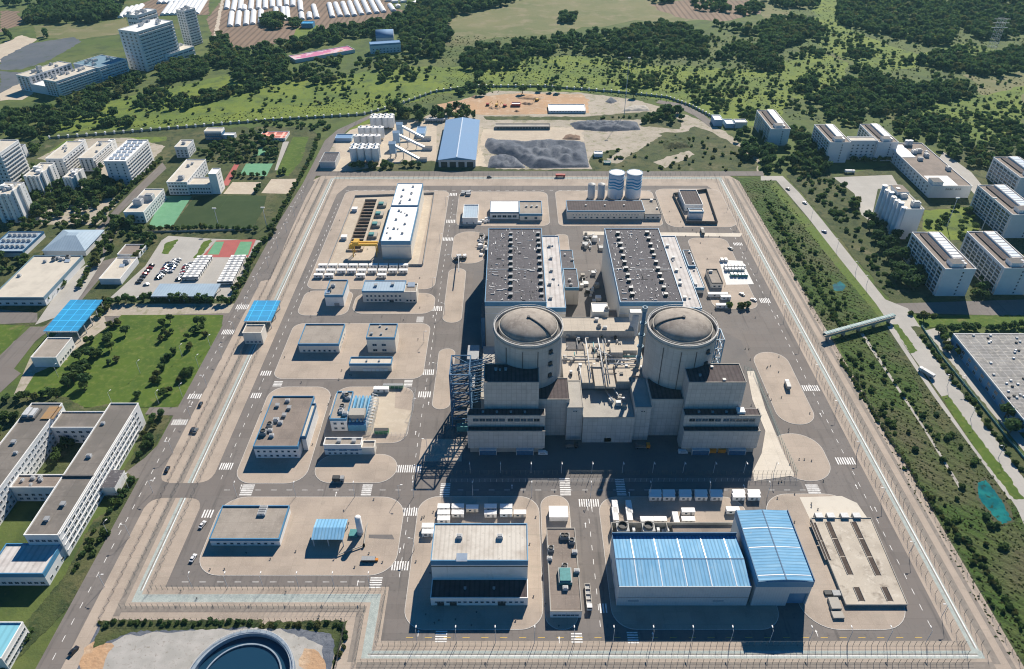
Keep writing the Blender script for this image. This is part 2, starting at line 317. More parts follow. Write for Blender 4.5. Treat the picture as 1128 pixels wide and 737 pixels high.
patch('dirt_patch', 'ul', [(0, 240), (120, 190), (200, 215), (20, 330), (-40, 340)], sand, 3)
patch('netted_field', 'ul', [(0, 320), (160, 235), (400, 200), (440, 225), (280, 320), (120, 375), (0, 380)], grey_field, 2)
patch('netted_field', 'ul', [(0, 385), (150, 395), (190, 410), (0, 510)], grey_field, 2)
patch('dirt_track', 'ul', [(0, 505), (215, 395), (240, 440), (180, 500), (120, 540), (0, 545)], sand, 3)
patch('ploughed_field', 'um', [(-10, 95), (60, 0), (230, -40), (620, -60), (860, -45), (880, 40), (1000, 62), (520, 160), (420, 185), (100, 262), (20, 190)], brownfield, 2)
patch('ploughed_field', 'ul', [(640, 95), (760, 20), (870, -20), (1128, -30), (1128, 80), (900, 85)], brownfield, 2)
patch('dirt_track', 'um', [(18, 190), (45, 60), (70, -40), (82, -40), (60, 60), (40, 190)], sand, 1.5)
patch('meadow', 'um', [(400, 190), (420, 135), (520, 120), (530, 165)], meadow, 2)
# construction yards north of the plant
patch('construction_ground', 'p', [(455, 135), (500, 112), (545, 100), (640, 102), (700, 110), (760, 128), (800, 145), (835, 175), (835, 190), (345, 190), (372, 150), (410, 140)], yard, 2)
patch('orange_soil', 'cs', [(20, 80), (180, 48), (300, 40), (520, 42), (545, 60), (545, 105), (200, 112), (40, 100)], soil, 2)
patch('construction_ground', 'cs', [(190, 160), (520, 152), (530, 200), (180, 215), (205, 300), (160, 295)], sand, 1.5)
patch('verge', 'cs', [(190, 116), (520, 118), (740, 100), (860, 130), (850, 160), (720, 150), (720, 128), (500, 130), (200, 128)], scrub, 2)
patch('verge', 'cs', [(560, 240), (720, 215), (780, 175), (860, 170), (900, 150), (960, 170), (1060, 230), (1110, 270), (1110, 305), (560, 300), (545, 270)], scrub, 3)
patch('dirt_track', 'cs', [(590, 270), (700, 200), (770, 170), (790, 180), (720, 225), (640, 275)], yard, 1.5)
patch('dirt_patch', 'cs', [(760, 270), (880, 232), (900, 245), (800, 290)], yard, 1.5)
patch('concrete_yard', 'bp', [(0, 360), (200, 190), (680, 120), (1090, 110), (1090, 737), (-20, 737)], sand, 0)
patch('verge', 'bp', [(40, 270), (260, 110), (420, 70), (400, 130), (250, 200)], meadow, 1)
patch('verge', 'b2', [(250, 60), (700, -15), (1125, 30), (1125, 48), (300, 60)], scrub, 1.5)
patch('verge', 'c2', [(-60, 25), (950, 25), (1000, 42), (-60, 42)], scrub, 1.5)
# the wooded campus west of the plant
patch('campus_ground', 'p', [(-60, 165), (200, 140), (338, 140), (350, 148), (290, 300), (245, 355), (-60, 360)], scrub, 3)
patch('verge', 'ap', [(240, 230), (440, 90), (860, 70), (1128, 65), (1128, 90), (900, 130), (420, 150)], meadow, 1)
patch('concrete_yard', 'ap', [(250, 215), (520, 80), (760, 75), (880, 72), (1120, 130), (860, 400), (700, 380), (680, 250), (330, 230)], yard, 1)
patch('gravel_garden', 'ap', [(230, 620), (300, 560), (560, 520), (760, 480), (820, 490), (660, 660), (240, 660)], yard, 2)
patch('lawn', 'sc', [(830, 310), (930, 112), (1020, 112), (980, 250), (900, 345), (830, 330)], lawn, 1)
patch('red_running_lane', 'sc', [(505, 400), (580, 275), (610, 275), (545, 400)], court_r)
patch('tennis_court', 'sc', [(615, 335), (650, 270), (810, 270), (770, 345)], court_g)
patch('tennis_court', 'sc', [(690, 225), (730, 175), (825, 175), (805, 215)], court_g)
patch('sand_court', 'sc', [(515, 450), (570, 380), (740, 380), (690, 452)], sand)
patch('sand_court', 'sc', [(740, 445), (800, 362), (955, 360), (915, 450)], sand)
patch('footpath', 'sc', [(820, 310), (870, 140), (905, 140), (835, 310)], road_pale)
patch('football_field', 'a2', [(735, 272), (835, 140), (1140, 138), (1125, 200), (1075, 280)], turf)
patch('green_court', 'a2', [(632, 272), (700, 140), (820, 140), (735, 272)], court_g)
patch('parking_lot', 'a2', [(470, 575), (620, 440), (690, 330), (720, 310), (900, 322), (1120, 330), (1050, 480), (990, 580)], road_pale)
patch('verge', 'a2', [(690, 385), (710, 340), (760, 325), (720, 388)], lawn, 1)
patch('verge', 'a2', [(825, 405), (870, 335), (910, 322), (850, 408)], lawn, 1)
patch('red_court', 'a2', [(860, 402), (925, 330), (1095, 325), (1060, 402)], court_r)
patch('green_court', 'a2', [(885, 390), (920, 335), (958, 335), (935, 390)], court_g)
patch('green_court', 'a2', [(1000, 392), (1028, 335), (1078, 335), (1060, 392)], court_g)
patch('campus_road', 'ap', [(640, 700), (900, 430), (1100, 240), (1128, 280), (960, 440), (690, 700)], asphalt)
patch('campus_road', 'a2', [(480, 240), (530, 240), (430, 420), (505, 400), (345, 590), (330, 640), (180, 737), (20, 870), (-60, 870), (-60, 820), (200, 690), (330, 560), (440, 400), (440, 330)], asphalt)
patch('concrete_yard', 'a2', [(150, 690), (280, 500), (360, 440), (450, 400), (350, 560), (290, 640)], road_pale)
patch('concrete_yard', 'a2', [(-50, 620), (160, 640), (160, 680), (-50, 690)], asphalt)
patch('campus_road', 'a2', [(430, 690), (440, 655), (990, 640), (960, 690)], asphalt)
patch('footpath', 'a2', [(420, 655), (480, 600), (1010, 600), (1000, 640), (440, 654)], yard)
patch('football_field', 'a3', [(-60, 160), (-60, -10), (110, -5), (0, 140)], lawn)
patch('lawn', 'a3', [(80, 300), (150, 200), (280, 140), (420, 40), (520, -50), (955, -50), (945, 15), (780, 320), (740, 345), (300, 345), (70, 300)], lawn)
patch('footpath', 'a3', [(280, 130), (460, 0), (440, -60), (300, -20), (130, 130), (60, 290), (90, 296), (150, 200), (290, 140)], yard)
patch('campus_road', 'a3', [(-40, 320), (-40, 160), (130, 0), (200, 0), (60, 180), (90, 200)], asphalt)
patch('hedge_ground', 'a3', [(-40, 520), (-40, 340), (40, 300), (280, 300), (360, 350), (470, 330), (280, 640), (-40, 737)], scrub, 1)
patch('verge', 'a3', [(560, 560), (640, 370), (725, 370), (720, 410), (640, 560), (560, 737), (440, 737)], scrub, .5)
patch('verge', 'a4', [(270, 350), (400, 100), (560, 0), (450, 200), (370, 370), (330, 440), (-30, 800), (-30, 700)], scrub, .5)
patch('campus_road', 'a3', [(620, 375), (640, 345), (830, 345), (740, 380)], asphalt)
patch('campus_road', 'a3', [(540, 620), (620, 560), (700, 480), (620, 640), (580, 650)], asphalt)
# east side
patch('scrub_strip', 'p', [(800, 196), (850, 196), (1200, 660), (1200, 900), (1190, 900), (1105, 737), (905, 380)], crops, 1)
patch('scrub_strip', 'd3', [(540, 20), (570, -20), (760, 290), (1060, 737), (1000, 737), (760, 420)], scrub, 1.5)
patch('verge', 'd2', [(40, 100), (60, 80), (560, 640), (600, 737), (540, 700)], verge, .6)
patch('verge', 'd3', [(250, 70), (320, 70), (700, 737), (1040, 1500), (900, 1500), (620, 737), (430, 400)], verge, .5)
patch('scrub_strip', 'd2', [(110, 50), (280, 10), (400, 190), (440, 250), (600, 500), (620, 590), (560, 590)], scrub, 2)
patch('farm_ditch', 'd3', [(425, 30), (440, 30), (700, 430), (860, 690), (846, 690), (690, 430)], concrete)
patch('dirt_track', 'd2', [(-60, 290), (10, 290), (110, 430), (215, 600), (280, 737), (270, 737), (100, 460)], yard, .5)
patch('apartment_ground', 'd2', [(300, 60), (1300, -160), (1300, 737), (560, 600), (430, 240)], scrub, 2)
patch('concrete_yard', 'd2', [(310, 60), (560, 50), (590, 100), (500, 110), (470, 250), (430, 220), (400, 130)], road_pale)
patch('concrete_yard', 'd2', [(560, 600), (1200, 580), (1200, 660), (1000, 650), (620, 640)], asphalt)
patch('verge', 'd2', [(600, 650), (1200, 650), (1200, 700), (600, 700)], lawn, 1)
patch('concrete_yard', 'd1', [(780, 650), (900, 737), (1000, 860), (940, 860), (830, 740), (760, 680)], road_pale)
patch('garden', 'd2', [(700, 200), (870, 190), (930, 290), (860, 330), (760, 330), (690, 280)], meadow, 2)
patch('concrete_yard', 'd3', [(690, 20), (770, 0), (1060, 400), (1300, 700), (1300, 760), (1180, 600), (820, 170)], road_pale)
patch('east_road', 'p', [(838, 194), (862, 194), (880, 212), (906, 243), (940, 286), (975, 330), (1000, 340), (1040, 400), (1085, 464), (1170, 590), (1240, 720), (1190, 720), (1120, 560), (1050, 455), (985, 365), (965, 335), (925, 285), (890, 240), (868, 214), (855, 199), (838, 199)], road_pale)
patch('footpath', 'd3', [(540, 0), (556, -4), (720, 240), (900, 500), (1080, 737), (1060, 737), (740, 300)], road_pale)
patch('verge', 'd3', [(770, 300), (800, 292), (900, 430), (1060, 640), (1125, 737), (1080, 737), (930, 540)], lawn, .6)
patch('verge', 'd3', [(560, -10), (585, -10), (670, 105), (640, 115)], lawn, .6)
patch('verge', 'd3', [(640, 0), (690, 0), (860, 210), (1160, 600), (1160, 660), (1120, 640), (850, 270)], scrub, .8)
patch('pond_bank', 'd3', [(905, 665), (960, 640), (1012, 690), (1055, 755), (1085, 835), (1030, 860), (970, 805), (915, 735)], mat('muddy_bank', (.085, .085, .045), .95, (.3, (.05, .065, .03), .4, .7)), 1.2)
patch('pond', 'd3', [(925, 670), (960, 655), (1000, 700), (1040, 760), (1070, 830), (1030, 845), (985, 800), (930, 730)], water, .6)
patch('pond', 'd2', [(305, 520), (340, 505), (365, 525), (350, 545), (315, 545)], water, .4)
# plant: fence strips, asphalt, kerbed paving islands
ZP = .28
sheet('plant_border', [(-186, 100), (-186, 640), (-176, 655), (202, 655), (210, 640), (210, 100)], ZP, paving)
sheet('plant_asphalt', [(-156.5, 205), (-156.5, 612), (-150, 630), (178, 630), (186, 612), (186, 178.5), (-55.5, 178.5), (-55.5, 205)], ZP + .02, asphalt)
sheet('plant_asphalt', [(-30.5, 262), (-32, 400), (-28, 480), (70, 480), (150, 392), (150, 262)], ZP + .03, asph_dark)  # yard asphalt kept darker than the roads; cast shade goes into its colour
sheet('outer_road', [(-195, 60), (-195, 560), (-192, 640), (-182, 640), (-184.5, 560), (-184.5, 60)], ZP + .02, asphalt)
patch('outer_road', 'p', [(278, 312), (300, 268), (340, 190), (358, 155), (372, 143), (412, 125), (413, 128), (385, 142), (368, 158), (345, 200), (320, 255), (298, 308)], asphalt, 0, ZP + .03)
patch('outer_road', 'p', [(345, 189), (840, 189), (842, 194), (340, 194)], asphalt, 0, ZP + .035)
patch('outer_road', 'cs', [(780, 62), (860, 75), (930, 110), (975, 150), (950, 152), (900, 115), (830, 82), (770, 72)], asphalt, 0)
dg = mat('drain_gravel', (.235, .205, .18), .95, (.5, (.30, .265, .23), .4, .7), (2, (.17, .15, .135), .5, .8))
for q in ([(-173.8, 190), (-171, 190), (-171, 645), (-173.8, 645)], [(198.2, 168), (201.2, 168), (201.2, 646), (198.2, 646)], [(-64, 166), (-64, 169), (198.2, 169), (198.2, 166)], [(-171, 192), (-171, 195), (-64, 195), (-64, 192)], [(-68, 169), (-65.5, 169), (-65.5, 192), (-68, 192)], [(204.5, 150), (206.5, 150), (206.5, 646), (204.5, 646)]):
    sheet('drain_strip', q, ZP + .01, dg)
for q in ([(-168.6, 201), (-165.6, 201), (-165.6, 646), (-168.6, 646)], [(-165.6, 645), (-165.6, 649), (195.4, 649), (195.4, 645)], [(192, 174), (195.4, 174), (195.4, 645), (192, 645)],
          [(-62.5, 170.5), (-62.5, 174), (196, 174), (196, 170.5)], [(-62.5, 174), (-58.6, 174), (-58.6, 201.3), (-62.5, 201.3)], [(-168.6, 197), (-168.6, 201), (-62.5, 201.3), (-62.5, 197)]):
    sheet('fence_strip', q, ZP + .012, strip_m)
for q in ([(-167.2, 203), (-166.6, 203), (-166.6, 645), (-167.2, 645)], [(193.7, 175), (194.2, 175), (194.2, 645), (193.7, 645)], [(-60, 172.2), (-60, 172.7), (193.7, 172.7), (193.7, 172.2)], [(-165, 646.8), (-165, 647.4), (195, 647.4), (195, 646.8)]):
    sheet('drain_strip', q, ZP + .018, dg)
for q in ([(-166.4, 203), (-166.0, 203), (-166.0, 645), (-166.4, 645)], [(194.4, 175), (194.9, 175), (194.9, 645), (194.4, 645)], [(-60, 171.5), (-60, 171.9), (193.7, 171.9), (193.7, 171.5)]):
    sheet('fence_strip', q, ZP + .018, white_paint)
sheet('dirt_lot', [(-178, 110), (-178, 186), (-74, 186), (-74, 110)], ZP + .01, gravel_d)
patch('dirt_lot', 'a4', [(430, 650), (560, 590), (1125, 560), (1300, 600), (1380, 640), (1380, 760), (430, 760)], mat('grey_rubble', (.34, .33, .31), .95, (.2, (.44, .42, .40), .4, .7), (.8, (.22, .2, .17), .55, .75)), 1, ZP + .02)
patch('orange_soil', 'a4', [(345, 737), (360, 650), (420, 610), (490, 640), (450, 700), (430, 760)], soil, 1, ZP + .03)
patch('orange_soil', 'b4', [(190, 700), (215, 650), (260, 655), (300, 700), (320, 760), (220, 760)], soil, 1, ZP + .03)
patch('verge', 'b4', [(30, 565), (60, 535), (400, 530), (390, 560), (395, 600), (350, 690), (335, 760), (345, 640), (330, 590), (200, 565)], scrub, .6, ZP + .04)
patch('verge', 'a4', [(410, 600), (440, 530), (1125, 530), (1125, 560), (560, 580), (400, 650)], scrub, .6, ZP + .04)

sheet('west_cross_road', [(-190, 257.5), (-150, 257.5), (-150, 267.5), (-190, 267.5)], ZP + .032, asphalt)
for sx, xx in ((1, -184.5), (-1, -156.5)):
    for sy, yy in ((1, 267.5), (-1, 257.5)):
        sheet('west_cross_road', [(xx, yy), (xx + sx*7, yy), (xx + sx*4, yy + sy*.8), (xx + sx*2, yy + sy*2), (xx + sx*.8, yy + sy*4), (xx, yy + sy*7)], ZP + .031, asphalt)
def island(t, xl, xr, yf, yb, r=5, m=None):
    a = G(t, xl, yf); b = G(t, xr, yb); c = G(t, xr, yf)
    x0, x1, y0, y1 = a[0], c[0], a[1], b[1]; r = min(r, (x1-x0)/2.05, (y1-y0)/2.05); p = []
    for cx, cy, a0 in ((x1-r, y0+r, -90), (x1-r, y1-r, 0), (x0+r, y1-r, 90), (x0+r, y0+r, 180)):
        for k in range(9): p.append((cx + r*cos(radians(a0 + k*11.25)), cy + r*sin(radians(a0 + k*11.25))))
    b = MB(); b.prism(p, ZP, ZP + .15, kerb)
    q = [((x - (x0+x1)/2)*(1 - .5/(x1-x0)) + (x0+x1)/2, (y - (y0+y1)/2)*(1 - .5/(y1-y0)) + (y0+y1)/2) for x, y in p]
    b.face([(x, y, ZP + .154) for x, y in q], m or paving)
    return tag(b.build('paving_island'), kind='structure')
for a in (('b2', 218, 770, 540, 118, 8), ('b2', 178, 395, 652, 546, 7), ('b2', 412, 765, 645, 556, 9), ('b2', 802, 885, 683, 450, 9), ('b2', 838, 985, 430, 293, 12), ('b2', 858, 1265, 270, 122, 8),
          ('b3', 75, 720, 225, -13, 7), ('b3', -95, 215, 672, 258, 10), ('b3', 243, 600, 670, 546, 12), ('b3', 285, 650, 500, 258, 9), ('b3', 757, 835, 355, 95, 11),
          ('b4', -265, 600, 340, 3, 12), ('k3', -50, 590, 632, 30, 10), ('k3', 597, 750, 632, 25, 9), ('k4', 68, 885, 625, -10, 10), ('d4', 200, 665, 572, -10, 14),
          ('d3', 85, 250, 420, 110, 26), ('d3', 100, 330, 662, 458, 20), ('c2', 880, 1075, 625, 320, 8), ('c2', 215, 665, 270, 118, 6), ('c2', 680, 985, 275, 110, 10), ('c2', 205, 265, 395, 305, 4)):
    island(*a)
tag(MB().box(-50, -27, 283, 300, ZP, ZP + .15, kerb, paving).build('paving_island'), kind='structure')
ZI = ZP + .165
def pad(name, t, pts, m, z=ZI): return sheet(name, [G(t, *p) for p in pts], z, m)
pad('concrete_slab', 'd4', [(165, 5), (345, 0), (410, 30), (455, 95), (210, 100)], mat('fresh_concrete', (.62, .57, .49), .9, (.2, (.54, .49, .42), .5, .8)))
pad('sand_yard', 'b3', [(520, 268), (605, 265), (600, 350), (675, 360), (650, 462), (480, 462)], sand)
pad('sand_yard', 'b2', [(435, 150), (760, 138), (740, 250), (700, 435), (325, 435)], sand)
pad('pale_path', 'k2', [(750, 95), (790, 95), (850, 300), (960, 560), (1010, 660), (790, 690), (780, 640), (830, 540), (850, 420), (780, 250)], paving2)
pad('panel_slab', 'ne', [(180, 258), (390, 270), (440, 375), (495, 480), (245, 485), (215, 390)], mat('white_slab', (.68, .67, .65), .8, (.3, (.6, .59, .57), .5, .8)))
pad('driveway', 'b4', [(490, 165), (590, 165), (600, 186), (490, 180)], asph_dark)
pad('north_walk', 'c2', [(320, 292), (1000, 300), (990, 315), (320, 306)], paving2, ZP + .05)
# road paint
rp = MB()
def dashes(x0, y0, x1, y1, w=.13, ln=3, gap=5, z=ZP + .035, m=None):
    L = sqrt((x1-x0)**2 + (y1-y0)**2); n = int(L/(ln+gap)); dx, dy = (x1-x0)/L, (y1-y0)/L
    for k in range(n):
        s = k*(ln+gap); a = (x0+dx*s, y0+dy*s); b = (a[0]+dx*ln, a[1]+dy*ln)
        rp.face([(a[0]+dy*w, a[1]-dx*w, z), (b[0]+dy*w, b[1]-dx*w, z), (b[0]-dy*w, b[1]+dx*w, z), (a[0]-dy*w, a[1]+dx*w, z)], m or white_paint)
def zebra(t, x0, y0, x1, y1, across=True, z=ZP + .036):
    a = G(t, x0, y1); b = G(t, x1, y0); c = G(t, x1, y1); X0, X1, Y0, Y1 = a[0], c[0], a[1], b[1]
    n = max(3, int(((X1-X0) if across else (Y1-Y0))/1.15))
    for k in range(n):
        if across: xa = X0 + (X1-X0)*k/n; xb = xa + (X1-X0)/n*.52; rp.face([(xa, Y0, z), (xb, Y0, z), (xb, Y1, z), (xa, Y1, z)], white_paint)
        else: ya = Y0 + (Y1-Y0)*k/n; yb = ya + (Y1-Y0)/n*.52; rp.face([(X0, ya, z), (X1, ya, z), (X1, yb, z), (X0, yb, z)], white_paint)
dashes(-52, 270, -52, 610); dashes(-51.5, 210, -51.5, 258); dashes(38, 185, 38, 258); dashes(180, 185, 180, 610); dashes(-148, 262.7, 170, 262.7); dashes(-45, 180, 180, 180, m=yellow_paint); dashes(-150, 207.5, -60, 207.5)
dashes(-190, 90, -190, 640); dashes(-150, 620, 180, 620); dashes(-152, 270, -152, 600)
for z_ in (('b2', 835, 128, 868, 140), ('b2', 820, 242, 860, 256), ('b2', 800, 318, 858, 332), ('b2', 758, 612, 805, 632), ('b2', 692, 655, 722, 680, False), ('b3', 712, 184, 770, 208), ('b3', 700, 278, 757, 303), ('b3', 638, 226, 674, 256, False),
           ('b3', 603, 592, 716, 624), ('b3', 455, 672, 498, 722, False), ('b3', 792, 668, 834, 728, False), ('b4', 618, 50, 698, 84), ('b4', 585, 278, 662, 317), ('b4', 490, 342, 542, 392, False), ('b4', 772, 560, 822, 624, False),
           ('k3', 715, 640, 765, 690, False), ('k3', 750, 42, 845, 76), ('k4', 138, 630, 190, 690, False), ('k4', 5, 500, 46, 545), ('c3', 222, 645, 268, 722, False), ('c3', 465, 650, 505, 722, False),
           ('d3', 185, 252, 258, 276), ('d3', 330, 560, 412, 590), ('d3', 208, 672, 262, 722, False), ('c2', 965, 340, 1005, 352), ('c2', 1080, 578, 1125, 598), ('a3', 800, 288, 858, 310), ('a3', 730, 398, 798, 422), ('a3', 945, 14, 998, 34),
           ('a3', 935, 583, 992, 612), ('a3', 1070, 284, 1115, 306), ('a3', 1022, 672, 1074, 722, False), ('b3', 25, 190, 72, 210), ('b3', 78, 232, 116, 256, False), ('a2', 1005, 605, 1060, 625), ('a4', 860, 58, 908, 92)):
    zebra(*z_)
for i in range(26):                                                   # lane arrows and stop marks near the junctions
    x, y = [(-54, 305), (-49, 330), (-54, 420), (-49, 250), (-53, 225), (36, 240), (40, 250), (178, 320), (182, 420), (178, 265), (182, 250), (178, 500), (-140, 265), (-90, 260), (0, 265), (60, 260), (120, 265), (-40, 182), (20, 178.9), (60, 181), (130, 182), (-187, 270), (-192, 300), (-188, 330), (-192, 240), (-70, 207)][i]
    z = ZP + .038
    rp.face([(x-.14, y-1.6, z), (x+.14, y-1.6, z), (x+.14, y+.6, z), (x-.14, y+.6, z)], white_paint); rp.face([(x-.5, y+.6, z), (x+.5, y+.6, z), (x, y+1.7, z)], white_paint)
tag(rp.build('road_markings'), kind='structure')

# ---------------------------------------------------------------- buildings
def window_mesh(w, h, gm=None, fm=None):
    def mk():
        b = MB(); t = .09; gm_ = gm or glass; fm_ = fm or frame_m     # lies on a wall facing -Y; frame stands proud of the glass
        b.box(-w/2, w/2, -.05, .02, -h/2, h/2, gm_)
        for x0, x1, z0, z1 in ((-w/2-t, -w/2, -h/2-t, h/2+t), (w/2, w/2+t, -h/2-t, h/2+t), (-w/2, w/2, h/2, h/2+t), (-w/2, w/2, -h/2-t, -h/2)): b.box(x0, x1, -.16, .02, z0, z1, fm_)
        if w > 1.4: b.box(-.04, .04, -.1, -.05, -h/2, h/2, fm_)
        return b.data('window')
    return cached(('win', w, h, (gm or glass).name, (fm or frame_m).name), mk)
def unit_mesh(kind):
    def mk():
        b = MB()
        if kind == 'vent': b.box(-.9, .9, -.9, .9, 0, 1.3, lgrey).box(-1.2, 1.2, -1.2, 1.2, 1.3, 1.55, grey_m)
        elif kind == 'hood': b.box(-1.35, 1.35, -1.2, 1.2, 0, 1.9, grey_m).box(-1.45, 1.45, -1.25, 1.3, 1.9, 2.1, grey_m); b.box(-1.3, 1.3, -1.32, -1.2, .1, 1.85, dark_m); b.box(-1.42, -1.35, -1.1, 1.1, .2, 1.8, dark_m)
        elif kind == 'fan': b.box(-1.5, 1.5, -1.5, 1.5, 0, 2, grey_m); b.ring(0, 0, 2, 2.5, .95, 1.25, dark_m, 20); b.cyl(0, 0, 2.02, 2.1, .94, dark_m, 20)
        elif kind == 'box': b.box(-1.2, 1.2, -.9, .9, 0, 1.5, lgrey).box(-.9, .9, -.6, .6, 1.5, 1.7, grey_m)
        elif kind == 'solar': b.face([(-1.6, -1.2, .3), (1.6, -1.2, .3), (1.6, 1.0, 1.2), (-1.6, 1.0, 1.2)], solar); b.box(-1.5, -1.4, .8, .9, 0, 1.1, grey_m).box(1.4, 1.5, .8, .9, 0, 1.1, grey_m).box(-1.5, 1.5, -1.1, -1.0, 0, .32, grey_m)
        elif kind == 'tank': b.cyl(0, 0, .6, 2.6, 1.1, lgrey, 14).box(-1, 1, -1, 1, 0, .6, grey_m)
        return b.data('rooftop_unit')
    return cached(('unit', kind), mk)
UN = dict(vent='roof_vent', hood='roof_hood', fan='cooling_fan', box='air_conditioner', solar='solar_panel', tank='water_tank')
def building(label, r, wall=beige, roof=roof_tan, band=None, bh=1.4, par=.8, wins=(), units=(), name='building', cat='building', group=None, rz=0, bands=(), coping=None, doors=()):
    x0, x1, y0, y1, h = r; w, d = x1 - x0, y1 - y0; hw, hd = w/2, d/2
    t = thing(name, label, cat, (x0+x1)/2, (y0+y1)/2, 0, rz, group)
    MB().box(-hw, hw, -hd, hd, -.2, h - par - .02, wall).build('wall', t)
    MB().box(-hw + .3, hw - .3, -hd + .3, hd - .3, h - par - .019, h - par + .08, roof).build('roof', t); rf = t.children[-1]
    cm = band or coping or wall; b = MB(); zb = h - par - (bh if band else .02) ; e = .12
    for a in ((-hw - e, hw + e, -hd - e, -hd + .3), (-hw - e, hw + e, hd - .3, hd + e), (-hw - e, -hw + .3, -hd + .302, hd - .302), (hw - .3, hw + e, -hd + .302, hd - .302)): b.box(*a, h - par - .015, h, cm)
    b.build('parapet', t)
    if band:
        b = MB(); f = .1
        b.box(-hw - f, hw + f, -hd - f, -hd - .003, zb, h - par - .02, band); b.box(-hw - f, hw + f, hd + .003, hd + f, zb, h - par - .02, band)
        b.box(-hw - f, -hw - .003, -hd, hd, zb, h - par - .02, band); b.box(hw + .003, hw + f, -hd, hd, zb, h - par - .02, band); b.build('fascia_band', t)
    for (za, zc, m) in bands:             # string courses / colour bands standing proud
        b = MB(); f = .07
        b.box(-hw - f, hw + f, -hd - f, -hd - .003, za, zc, m); b.box(-hw - f, -hw - .003, -hd, hd, za, zc, m); b.box(hw + .003, hw + f, -hd, hd, za, zc, m); b.build('wall_band', t)
    faces(t, hw, hd, wins)
    for dd in doors:
        face, u, ww, hh, m = dd; b = MB(); b.box(-ww/2, ww/2, -.12, -.005, 0, hh, m); b.box(-ww/2 - .15, ww/2 + .15, -.2, -.005, hh, hh + .2, frame_m)
        lx, ly, rr = {'S': ((u - .5)*w, -hd, 0), 'E': (hw, (u - .5)*d, pi/2), 'W': (-hw, (u - .5)*d, -pi/2)}[face]
        b.build('door', t, (lx, ly, .02), rr)
    for (k, fx, fy, *rest) in units:
        sc = rest[0] if rest else 1
        put(unit_mesh(k), UN[k], rf, (-hw + fx*w, -hd + fy*d, h - par + .08), rest[1] if len(rest) > 1 else 0, (sc,)*3 if sc != 1 else None)
    return t
def faces(t, hw, hd, wins):
    """wins: (face, rows, columns, z of lowest row, storey height, width, height, u0, u1[, glass, frame])"""
    tot = sum(q[1]*q[2] for q in wins); n = 0; rest = MB()
    for q in wins:
        face, rows, cols, z0, sh, ww, wh, u0, u1 = q[:9]; me = window_mesh(ww, wh, *q[9:])
        for i in reversed(range(rows)):
            for j in range(cols):
                u = u0 + (u1 - u0)*(j + .5)/cols; z = z0 + i*sh
                lx, ly, rr = {'S': ((u - .5)*2*hw, -hd, 0), 'N': ((u - .5)*2*hw, hd, pi), 'E': (hw, (u - .5)*2*hd, pi/2), 'W': (-hw, (u - .5)*2*hd, -pi/2)}[face]
                n += 1
                if n <= 100: put(me, 'window', t, (lx, ly, z), rr)
                else:
                    c, s = cos(rr), sin(rr); k = len(rest.v)
                    for v in me.vertices: rest.v.append((lx + c*v.co.x - s*v.co.y, ly + s*v.co.x + c*v.co.y, z + v.co.z))
                    for p in me.polygons: rest.addf([k + a for a in p.vertices], me.materials[p.material_index])
    if rest.f: tag(rest.build('window', t), kind='stuff')
def scat(kind, n, x0=.1, x1=.9, y0=.1, y1=.9, sc=1):
    return [(kind, random.uniform(x0, x1), random.uniform(y0, y1), sc*random.uniform(.7, 1.2), random.choice((0, pi/2))) for _ in range(n)]
def grid(kind, nx, ny, x0, x1, y0, y1, sc=1, rz=0):
    return [(kind, x0 + (x1-x0)*(i+.5)/nx, y0 + (y1-y0)*(j+.5)/ny, sc, rz) for i in range(nx) for j in range(ny)]
# ---------------------------------------------------------------- the two reactors
def reactor(label, x, y, ang):
    t = thing('reactor_building', label, 'reactor', x, y); R0, H = 18.6, 57.0
    MB().cyl(0, 0, 0, H - 3.2, R0, conc_cyl, 72, cap=False).build('containment_wall', t)
    MB().ring(0, 0, H - 3.2, H - 2.2, R0 - .4, R0 + .55, concrete, 72).ring(0, 0, H - 2.2, H - .55, R0 - .4, R0 + .25, conc_cyl, 72).build('ring_beam', t)
    b = MB(); b.ring(0, 0, H - 3.4, H - 2.3, R0 - 2.4, R0 - .41, rim_dark, 72); b.build('gutter_walkway', t)
    MB().ring(0, 0, H - 3.4, H - .1, R0 - 3.0, R0 - 2.45, concrete, 72).build('dome_kerb', t)
    MB().dome(0, 0, H - .9, R0 - 3.02, 5.6, dome_c, 72, 10).build('dome', t)
    b = MB()
    for k in range(40): a = 2*pi*k/40; b.bar((cos(a)*(R0+.2), sin(a)*(R0+.2), H - .5), (cos(a)*(R0+.2), sin(a)*(R0+.2), H + .6), .06, lgrey)
    b.ring(0, 0, H + .5, H + .62, R0 + .12, R0 + .28, lgrey, 72); b.build('railing', t)
    b = MB(); n = 10; rr = R0 - 2.9                      # stair ladder that climbs the dome
    for k in range(n):
        a0, a1 = k/n*pi/2*.97, (k+1)/n*pi/2*.97
        p = lambda a: (rr*cos(a)*cos(ang), rr*cos(a)*sin(ang), H - .55 + 5.6*sin(a))
        b.bar(p(a0), p(a1), .42, rim_dark)
    b.cyl(0, 0, H + 4.6, H + 5.5, .9, rim_dark, 12); b.build('dome_ladder', t)
    for z in (50, 42, 34): MB().box(-1, 1, -.9, .3, -1.1, 1.1, dark_m).box(-1.4, 1.4, -1.6, .3, -1.35, -1.1, grey_m).build('access_platform', t, (R0*cos(radians(-52))*1.0, R0*sin(radians(-52)), z), radians(38))
    for a in (-100, -75, -130): MB().box(-.18, .18, -.3, .1, 0, 46, rim_dark).build('downpipe', t, (R0*cos(radians(a)), R0*sin(radians(a)), 6), radians(a + 90))
    return t
XL, XRr, YR = 8.9, 92.6, 329.9
reactor('concrete reactor building with shallow dome, the one beside the blue steel pipe tower', XL, YR, radians(-42))
reactor('concrete reactor building with shallow dome, the one beside the tan round pavings', XRr, YR, radians(188))

